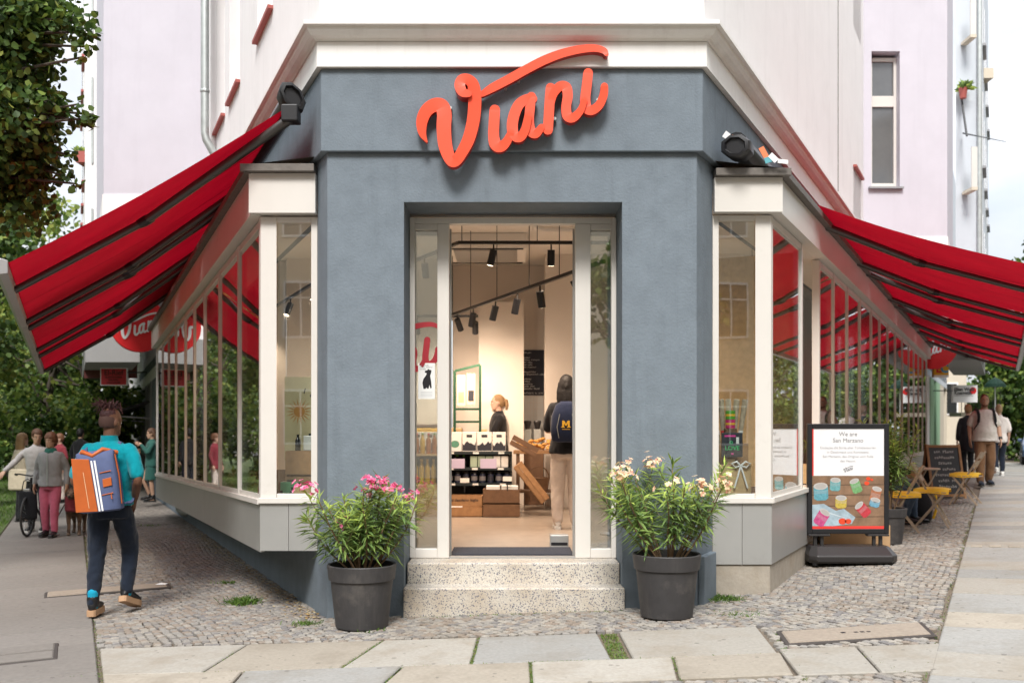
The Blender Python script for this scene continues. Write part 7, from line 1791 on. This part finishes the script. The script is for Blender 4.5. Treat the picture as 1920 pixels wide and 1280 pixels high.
# cyclist pushing the bicycle, half hidden behind her
cx, cy, cz = on(70,0,17.0)
p, J, k, T, Mr = human('person in a pale grey sweater pushing a black bicycle, face hidden behind the other woman', (cx,cy,cz), R_(8), 1.74, dict(elR=(-.33,-.10,1.20), wrR=(-.43,-.30,1.05), elL=(.235,.0,1.14), wrL=(.235,-.06,.90), chest=(0,-.04,1.28), neck=(0,-.05,1.47), head=(.02,-.08,1.63), pnR=(0,0,-1), hdR=(-.2,-.5,-.5)), shirt=C['lightgrey'], sleeve=.97, legs=C['dark'], shoes=(M['leather'], M['white_sole'], .025), skin='skin_m', hair=hair_shell(HR['brown'], back=.04, width=.01), head_rz=R_(25), head_tilt=R_(14), hem=.86, fold=.012)
def bicycle(loc, rz, label):
    o = thing('bicycle', label, 'bicycle', loc, rz); m = M['black']; r = .33
    for y, nm in ((-.52,'front'),(.52,'rear')):
        mb = MB(); N = 32; prof = 8
        for i in range(N):
            a = 2*math.pi*i/N
            for j in range(prof):
                b_ = 2*math.pi*j/prof; rad = r-.02+.02*math.cos(b_); mb.v.append(V3((.02*math.sin(b_), y+rad*math.cos(a), r+rad*math.sin(a))))
        for i in range(N):
            for j in range(prof): a0 = i*prof+j; a1 = i*prof+(j+1)%prof; b0 = ((i+1)%N)*prof; mb.f.append([a0,a1,b0+(j+1)%prof,b0+j]); mb.m.append(0)
        w = mb.build('wheel', M['dark_sole'], o, local=True, smooth=60)
        mb = MB(); mb.tube([(-.035,y,r),(.035,y,r)], .022, 8)
        for i in range(14): a = 2*math.pi*i/14; mb.tube([(.02*(-1)**i,y,r),(0,y+(r-.04)*math.cos(a),r+(r-.04)*math.sin(a))], .002, 3)
        kind(mb.build('spokes', M['zinc'], w, local=True), 'stuff')
    bb = (0,.1,.30); seat = (0,.22,.80); hd0 = (0,-.38,.66); hd1 = (0,-.34,.84)
    mb = MB()
    for a, b_, rr in ((bb,seat,.016),(bb,hd0,.018),((0,.20,.72),hd1,.016)): mb.tube([a,b_], rr, 8)
    for s in (-1,1): mb.tube([(s*.045,.52,r),(s*.012,.21,.72)], .009, 6); mb.tube([(s*.045,.52,r),bb], .010, 6)
    mb.tube([hd0,hd1,(0,-.33,.95)], .02, 8); mb.build('bicycle_frame', m, o, local=True, smooth=50)
    mb = MB()
    for s in (-1,1): mb.tube([(s*.05,-.52,r),(s*.05,-.44,.60),(0,-.39,.66)], .012, 6)
    mb.build('fork', m, o, local=True)
    mb = MB(); mb.tube([(-.29,-.20,1.0),(-.2,-.33,1.01),(0,-.36,.98),(.2,-.33,1.01),(.29,-.20,1.0)], .012, 8); mb.build('handlebar', m, o, local=True, smooth=50)
    for s in (-1,1): mb = MB(); mb.tube([(s*.29,-.20,1.0),(s*.30,-.10,.985)], .018, 8); mb.build('grip', M['dark_sole'], o, local=True)
    mb = MB(); mb.loft([((0,.10,.86),(.02,0,0),(0,0,.015)),((0,.2,.865),(.05,0,0),(0,0,.025)),((0,.33,.87),(.085,0,0),(0,0,.03)),((0,.36,.87),(.05,0,0),(0,0,.02))], 12); mb.build('saddle', M['leather'], o, local=True, smooth=60)
    mb = MB(); mb.tube([(0,.22,.80),(0,.22,.86)], .013, 8); mb.build('seat_post', M['zinc'], o, local=True)
    MB().box(-.05,.05,-.56,-.50,.70,.78).build('front_lamp', M['silver'], o, local=True, bevel=.01); mb = MB(); mb.tube([(0,-.47,.74),(0,-.40,.74)], .01, 6); mb.build('lamp_bracket', m, o, local=True)
    for s in (-1,1): MB().box(s*.06,s*.15,.08,.14,.18 if s > 0 else .40,.20 if s > 0 else .42).build('pedal', m, o, local=True)
    return o
bxx = on(52,0,16.3); bicycle((bxx[0], bxx[1]+.35, bxx[2]), R_(8), 'black bicycle being pushed towards the camera on the left pavement')
# blond woman with a cream tote bag at the far left
p, J, k, T, Mr = human('woman with long blond hair and a pale jacket at the far left, seen from behind', on(42,0,19.0), R_(150), 1.68, dict(), shirt=C['cream_c'], sleeve=.97, legs=C['dark'], shoes=(M['leather'], M['dark_sole'], .02), skin='skin_l', hair=hair_shell(HR['blond'], length=.24, back=.05, width=.012), hem=.74, fold=.012, show_face=False)
q = on(34,0,18.6); tote((q[0],q[1],q[2]+.62), .38,.40, C['cream_c'], 'cream tote bag carried by the blond woman at the far left', strap=.3)
# group behind
for px, d, rz, H, lab, sh, lg, hr, sk, hd in ((112,24,-35,1.66,'woman in a red top almost hidden behind the woman in pink trousers',C['maroon_c'],C['beige'],HR['auburn'],'skin_l',-20),
    (151,26,170,1.78,'dark haired man in a dark jacket seen from behind, beyond the dog',C['dark'],C['navy'],HR['black'],'skin_m',0)):
    human(lab, on(px,0,d), R_(rz), H, dict(elR=(-.22,-.04,1.14), wrR=(-.10,-.24,1.10)) if rz < 50 and rz > 0 else dict(), shirt=sh, sleeve=.97, legs=lg, shoes=(M['leather'], M['dark_sole'], .02), skin=sk, hair=hair_shell(hr, back=.03, width=.006), head_rz=R_(hd), head_tilt=R_(8), hem=.80, voxel=.02, fold=.012, show_face=abs(rz) < 90)
# woman in green leaning at the shop doorway
gx = LW.P(15.75,.32,0)
p, J, k, T, Mr = human('woman in a bottle green jacket and skirt leaning at the doorway with a phone', (gx.x, gx.y, G(gx.x)+.10), R_(-62), 1.66, dict(elL=(.22,-.12,1.18), wrL=(.10,-.26,1.38), elR=(-.22,-.08,1.16), wrR=(-.06,-.24,1.24), knR=(-.09,-.16,.52), anR=(-.09,-.02,.12), toR=(-.1,-.17,.06), boot=1), shirt=C['bottle'], sleeve=.95, legs=None, skirt=(C['bottle'], .42), shoes=(M['leather'], M['dark_sole'], .03), skin='skin_m', hair=hair_shell(HR['brown'], length=.13, back=.04, width=.008), head_tilt=R_(10), hem=.84, fold=.011)
ph = thing('phone', 'dark phone held by the woman in the green jacket', 'phone', p.location + Matrix.Rotation(R_(-62),3,'Z') @ V3((.06,-.30,1.40)), R_(-62)); MB().box(-.035,.035,-.004,.004,-.07,.07).build('phone_case', M['black'], ph, local=True, bevel=.003)
# ---- the dog
def dog(loc, rz, label):
    o = thing('dog', label, 'dog', loc, rz); mb = MB()
    mb.loft([((0,y,z), (rx,0,0), (0,0,rz_)) for y, z, rx, rz_ in ((-.30,.50,.05,.07),(-.26,.47,.095,.125),(-.12,.45,.115,.15),(.06,.46,.105,.13),(.22,.485,.085,.10),(.33,.50,.075,.095),(.39,.50,.04,.05))], 16)
    limb(mb, [(0,-.24,.53),(0,-.33,.62),(0,-.38,.68)], [.095,.08,.075])
    mb.loft([((0,y,z), (rx,0,0), (0,0,rz_)) for y, z, rx, rz_ in ((-.33,.71,.05,.05),(-.38,.715,.082,.075),(-.44,.70,.078,.07),(-.49,.675,.05,.048),(-.56,.66,.045,.04),(-.60,.655,.034,.03),(-.61,.655,.015,.015))], 14)
    for s in (-1,1):
        mb.loft([((s*.075,-.37,.745), (.012,.0,.008), (0,.03,0)),((s*.095,-.375,.70), (.012,0,0), (0,.035,0)),((s*.10,-.385,.655), (.009,0,0), (0,.018,0))], 8)
        limb(mb, [(s*.075,-.20,.42),(s*.08,-.21,.28),(s*.08,-.205,.17),(s*.08,-.215,.05)], [.058,.040,.030,.027]); mb.ell((s*.08,-.235,.025), (.034,.048,.025), None, 10, 6)
        limb(mb, [(s*.07,.27,.45),(s*.085,.20,.33),(s*.08,.30,.19),(s*.08,.265,.05)], [.085,.058,.030,.026]); mb.ell((s*.08,.24,.025), (.033,.048,.025), None, 10, 6)
    limb(mb, [(0,.38,.52),(0,.47,.47),(.02,.53,.37)], [.028,.02,.010])
    fur = mat('brindle_fur', (.16,.10,.062), .8, var=(16,.55), bump=(60,.5,.01), dirt=((.03,.02,.016), 9, .45, .6, .8)); fl = mat('pale_fur', (.2,.15,.11), .8)
    link('body', remesh(mb, 'body', [fur, fl], .014, 2, (.004,30), lambda x,y,z: 1 if (z < .04) else 0), o)
    link('nose', MB().ell((0,-.612,.662), (.02,.012,.015), None, 8, 6).mesh('nose', M['leather'], None, True), o)
    for s in (-1,1): link('eye', MB().ell((s*.04,-.50,.712), (.010,.008,.010), None, 8, 6).mesh('eye', M['eye_d'], None, True), o)
    mb = MB(); mb.tube([(.085*math.cos(a), -.32+.05*math.sin(a), .615+.055*math.sin(a)) for a in np.linspace(0,6.28,18)], .012, 6); mb.build('collar', M['maroon'], o, local=True)
    return o
q = on(143,0,16.4); dog(q, R_(14), 'brown brindle dog on a lead standing beside the woman in pink trousers')
ld_ = thing('dog_lead', 'thin red lead hanging beside the brindle dog', 'lead', q); mb = MB(); mb.tube([(-.02,-.3,.58),(-.18,-.3,.30),(-.25,-.28,.02),(-.20,-.28,.012),(-.16,-.25,.02)], .008, 6); mb.build('strap', M['maroon'], ld_, local=True)

# ---- right street
tee = dict(elL=(.26,.03,1.14), wrL=(.27,-.07,.90), elR=(-.255,.05,1.15), wrR=(-.265,-.02,.90), knR=(-.115,-.14,.52), anR=(-.11,-.14,.10), toR=(-.13,-.31,.06), knL=(.11,.0,.50), anL=(.11,.13,.11), toL=(.125,-.03,.04), legw=1.12)
def beard_man(o, T, Mr, k):
    hair_shell(HR['brown'], top=.004, back=.0, width=-.002)(o, T, Mr, k)
    mb = MB(); mb.ell(T((0,-.055,-.092)), (.050*k,.046*k,.040*k), Mr, 14, 8); mb.ell(T((0,-.03,-.075)), (.066*k,.05*k,.035*k), Mr, 14, 8); link('beard', remesh(mb, 'beard', HR['auburn'], .010, 1, (.003,40)), o)
q = on(1846,0,19.6)
p, J, k, T, Mr = human('bearded man in a cream T-shirt and brown trousers walking towards the camera', q, R_(-10), 1.80, tee, shirt=C['tee'], sleeve=.40, legs=C['tan'], shoes=(C['navy'], M['dark_sole'], .025), skin='skin_m', hair=beard_man, head_rz=R_(-8), hem=.86, fold=.011, build=1.13, belly=.05, collar=False)
for s in (-1,1):
    mb = MB(); Q = catmull([(s*.14,.14,1.40),(s*.145,.02,1.49),(s*.14,-.13,1.38),(s*.155,-.16,1.22),(s*.19,-.04,1.08)], 5)
    for a, b in zip(Q[:-1], Q[1:]): mb.bar(V3(a)*k, V3(b)*k, .05, .016, up=(0,-.5,1))
    o = mb.mesh('strap', C['dark']); link('backpack_strap', o, p)
mb = MB(); limb(mb, [J['wrL'].lerp(J['elL'],.06), J['wrL'].lerp(J['elL'],.14)], [.036,.036]); link('wristwatch', mb.mesh('wristwatch', M['black'], None, True), p)
human('person in a dark coat walking away, behind the man in the cream T-shirt', on(1815,0,23.0), R_(175), 1.66, dict(knR=(-.1,-.1,.5), anR=(-.1,-.08,.085), toR=(-.12,-.24,.03), anL=(.1,.1,.1), toL=(.11,-.05,.03)), shirt=C['dark'], sleeve=.97, legs=C['dark'], shoes=(M['leather'], M['dark_sole'], .02), skin='skin_l', hair=hair_shell(HR['blond'], back=.02, width=.006), hem=.62, show_face=False, voxel=.02, fold=.012)
human('person in a white shirt and navy trousers walking away with a shoulder bag strap', on(1873,0,24.5), R_(168), 1.74, dict(knR=(-.1,-.1,.5), anR=(-.1,-.08,.085), toR=(-.12,-.24,.03), knL=(.1,.02,.52), anL=(.1,.2,.2), toL=(.11,.06,.07)), shirt=C['white_c'], sleeve=.6, legs=C['navy'], shoes=(M['white_sole'], M['white_sole'], .03), skin='skin_l', hair=hair_shell(HR['light'], back=.02), hem=.82, show_face=False, voxel=.02, fold=.012)
# seated guest behind the oleander
s = (1712-960)/1867*13.9
human('seated guest in jeans and dark top behind the green oleander', (s-.45, 13.9, G(s-.45)-.38), R_(75), 1.75, dict(pel=(0,.02,.90), hiL=(.09,0,.87), hiR=(-.09,0,.87), knL=(.13,-.43,.90), anL=(.13,-.44,.48), toL=(.14,-.60,.42), knR=(-.10,-.42,.91), anR=(-.08,-.30,.48), toR=(-.09,-.46,.42), elL=(.23,-.15,1.16), wrL=(.14,-.36,1.12), elR=(-.23,-.15,1.16), wrR=(-.14,-.36,1.12)), shirt=C['dark'], sleeve=.97, legs=C['denim'], shoes=(M['leather'], M['dark_sole'], .02), skin='skin_m', hair=hair_shell(HR['black'], length=.10, back=.03), hem=.88, fold=.011)
folding_chair((s-.47, 13.9, G(s-.45)), R_(75), 'taupe folding chair under the seated guest in jeans')

# ---- in the shop
cxp = (1062-960)/1867*11.5
p, J, k, T, Mr = human('customer with long dark hair and pale trousers standing in the doorway, seen from behind', (cxp, 11.5, FZ), R_(176), 1.76, dict(elL=(.22,-.10,1.14), wrL=(.14,-.30,1.12), elR=(-.22,-.10,1.14), wrR=(-.14,-.30,1.12), legw=1.15), shirt=C['dark'], sleeve=.45, legs=C['beige'], shoes=(C['white_c'], M['white_sole'], .03), skin='skin_m', hair=hair_shell(HR['black'], length=.20, back=.04, width=.004), hem=.86, fold=.011, show_face=False)
bk = thing('backpack', 'navy backpack with a yellow letter M on the customer inside the shop', 'backpack', (cxp, 11.5, FZ+1.02), R_(176))
mb = MB(); mb.loft([((0,.22,z), (w,0,0), (0,dp,0)) for z, w, dp in ((-.02,.10,.04),(.0,.16,.08),(.12,.18,.095),(.28,.165,.09),(.40,.12,.07),(.445,.06,.03))], 20); mb.build('bag_body', cloth('navy_nylon',(.014,.022,.055)), bk, local=True, smooth=60)
yl = M['yellow']
for px0 in (-1,1): MB().obox((px0*.032,.316,.19), (.010,0,0),(0,.004,0),(0,0,.036)).build('letter_bar', yl, bk, local=True)
for s_ in (-1,1): MB().obox((s_*.013,.3165,.195), (.009,0,-s_*.0),(0,.004,0),(s_*.012,0,.026)).build('letter_bar', yl, bk, local=True)
for s_ in (-1,1): MB().box(s_*.032-.02,s_*.032+.02,.312,.3195,.148,.158).build('letter_foot', yl, bk, local=True)
MB().box(-.045,.045,.310,.3165,.125,.131).build('word_line', yl, bk, local=True)
for s_ in (-1,1): mb = MB(); mb.tube([(s_*.07,.318,.30),(s_*.10,.308,.15),(s_*.08,.30,.03)], .004, 5); mb.build('piping', M['zinc'], bk, local=True)
def pony(o, T, Mr, k): hair_shell(HR['blond'], top=.004, back=.0, tail=((0,.09,.05),(0,.14,.02),(0,.15,-.06),(0,.13,-.13)), bun=((0,.095,.05),(.03,.03,.03)))(o, T, Mr, k)
xs_ = (934-960)/1867*14.95
human('shop assistant with a blond ponytail and black top behind the counter, in profile', (xs_, 14.72+.25, FZ), R_(-82), 1.66, dict(elR=(-.20,-.10,1.14), wrR=(-.14,-.3,1.05), elL=(.20,-.1,1.14), wrL=(.14,-.3,1.05)), shirt=C['dark'], sleeve=.45, legs=C['dark'], shoes=(M['leather'], M['dark_sole'], .02), skin='skin_l', hair=pony, hem=.86, head_tilt=R_(4))

# ---- parked cars on the right street
def car(loc, rz, col, label, group='cars parked on the right street'):
    o = thing('parked_car', label, 'car', loc, rz, group); paint = mat('car_paint', col, .3, .3, spec=.5, coat=.6); Lh = 2.1
    prof = [(-2.1,.38),(-2.12,.62),(-1.95,.80),(-1.15,.93),(-.45,1.40),(.75,1.44),(1.55,1.08),(2.02,.98),(2.12,.65),(2.08,.35)]
    mb = MB(); n = len(prof)
    secs = [(-.84,.0),(-.80,.03),(.80,.03),(.84,.0)]
    for x, up in ((-.86,0),(-.78,.02),(.78,.02),(.86,0)):
        for y, z in prof: nar = .80 if z > 1.0 else 1.0; mb.v.append(V3((x*nar, y, z + (up if z > .5 else 0))))
    for a in range(3):
        for i in range(n): j = (i+1)%n; mb.f.append([a*n+i,a*n+j,(a+1)*n+j,(a+1)*n+i]); mb.m.append(0)
    mb.f += [list(range(n)), list(range(3*n,4*n))]; mb.m += [0,0]
    mb.build('body', paint, o, local=True, smooth=35, bevel=.03)
    MB().add([(-.60,-1.13,.965),(.60,-1.13,.965),(.56,-.50,1.39),(-.56,-.50,1.39)], [(0,1,2,3)]).build('windscreen', M['dark_win'], o, local=True)
    MB().add([(-.58,1.50,1.135),(.58,1.50,1.135),(.54,.84,1.435),(-.54,.84,1.435)], [(3,2,1,0)]).build('rear_window', M['dark_win'], o, local=True)
    for s_ in (-1,1):
        MB().add([(s_*.70,-.95,1.0),(s_*.70,1.3,1.05),(s_*.665,.75,1.38),(s_*.665,-.4,1.36)], [(0,1,2,3)]).build('side_window', M['dark_win'], o, local=True)
        MB().box(s_*.62-.16,s_*.62+.16,-2.13,-2.04,.64,.76).build('headlight', M['zinc'], o, local=True, bevel=.02)
        MB().box(s_*.66-.14,s_*.66+.14,2.04,2.13,.72,.88).build('tail_light', M['red_disc'], o, local=True, bevel=.02)
        MB().box(s_*.84,s_*1.0,-.72,-.60,.95,1.07).build('wing_mirror', paint, o, local=True, bevel=.02)
        for y in (-1.32,1.30):
            mb = MB(); mb.tube([(s_*.68,y,.32),(s_*.88,y,.32)], .32, 24); w = mb.build('wheel', M['dark_sole'], o, local=True, bevel=.02); mb = MB(); mb.tube([(s_*.87,y,.32),(s_*.89,y,.32)], .2, 18); mb.build('rim', M['silver'], w, local=True)
    MB().box(-.26,.26,-2.14,-2.121,.46,.57).build('number_plate', M['white'], o, local=True); MB().box(-.5,.5,-2.135,-2.115,.60,.68).build('grille', M['black'], o, local=True)
for px, d, c, lb in ((1918,40,(.05,.09,.17),'blue car parked at the far right beyond the walking people'),(1893,55,(.02,.02,.022),'dark car parked farther along the right street')):
    X = (px-960)/1867*d + .9; car((X, d, G(X)-.02), R_(-26), c, lb)
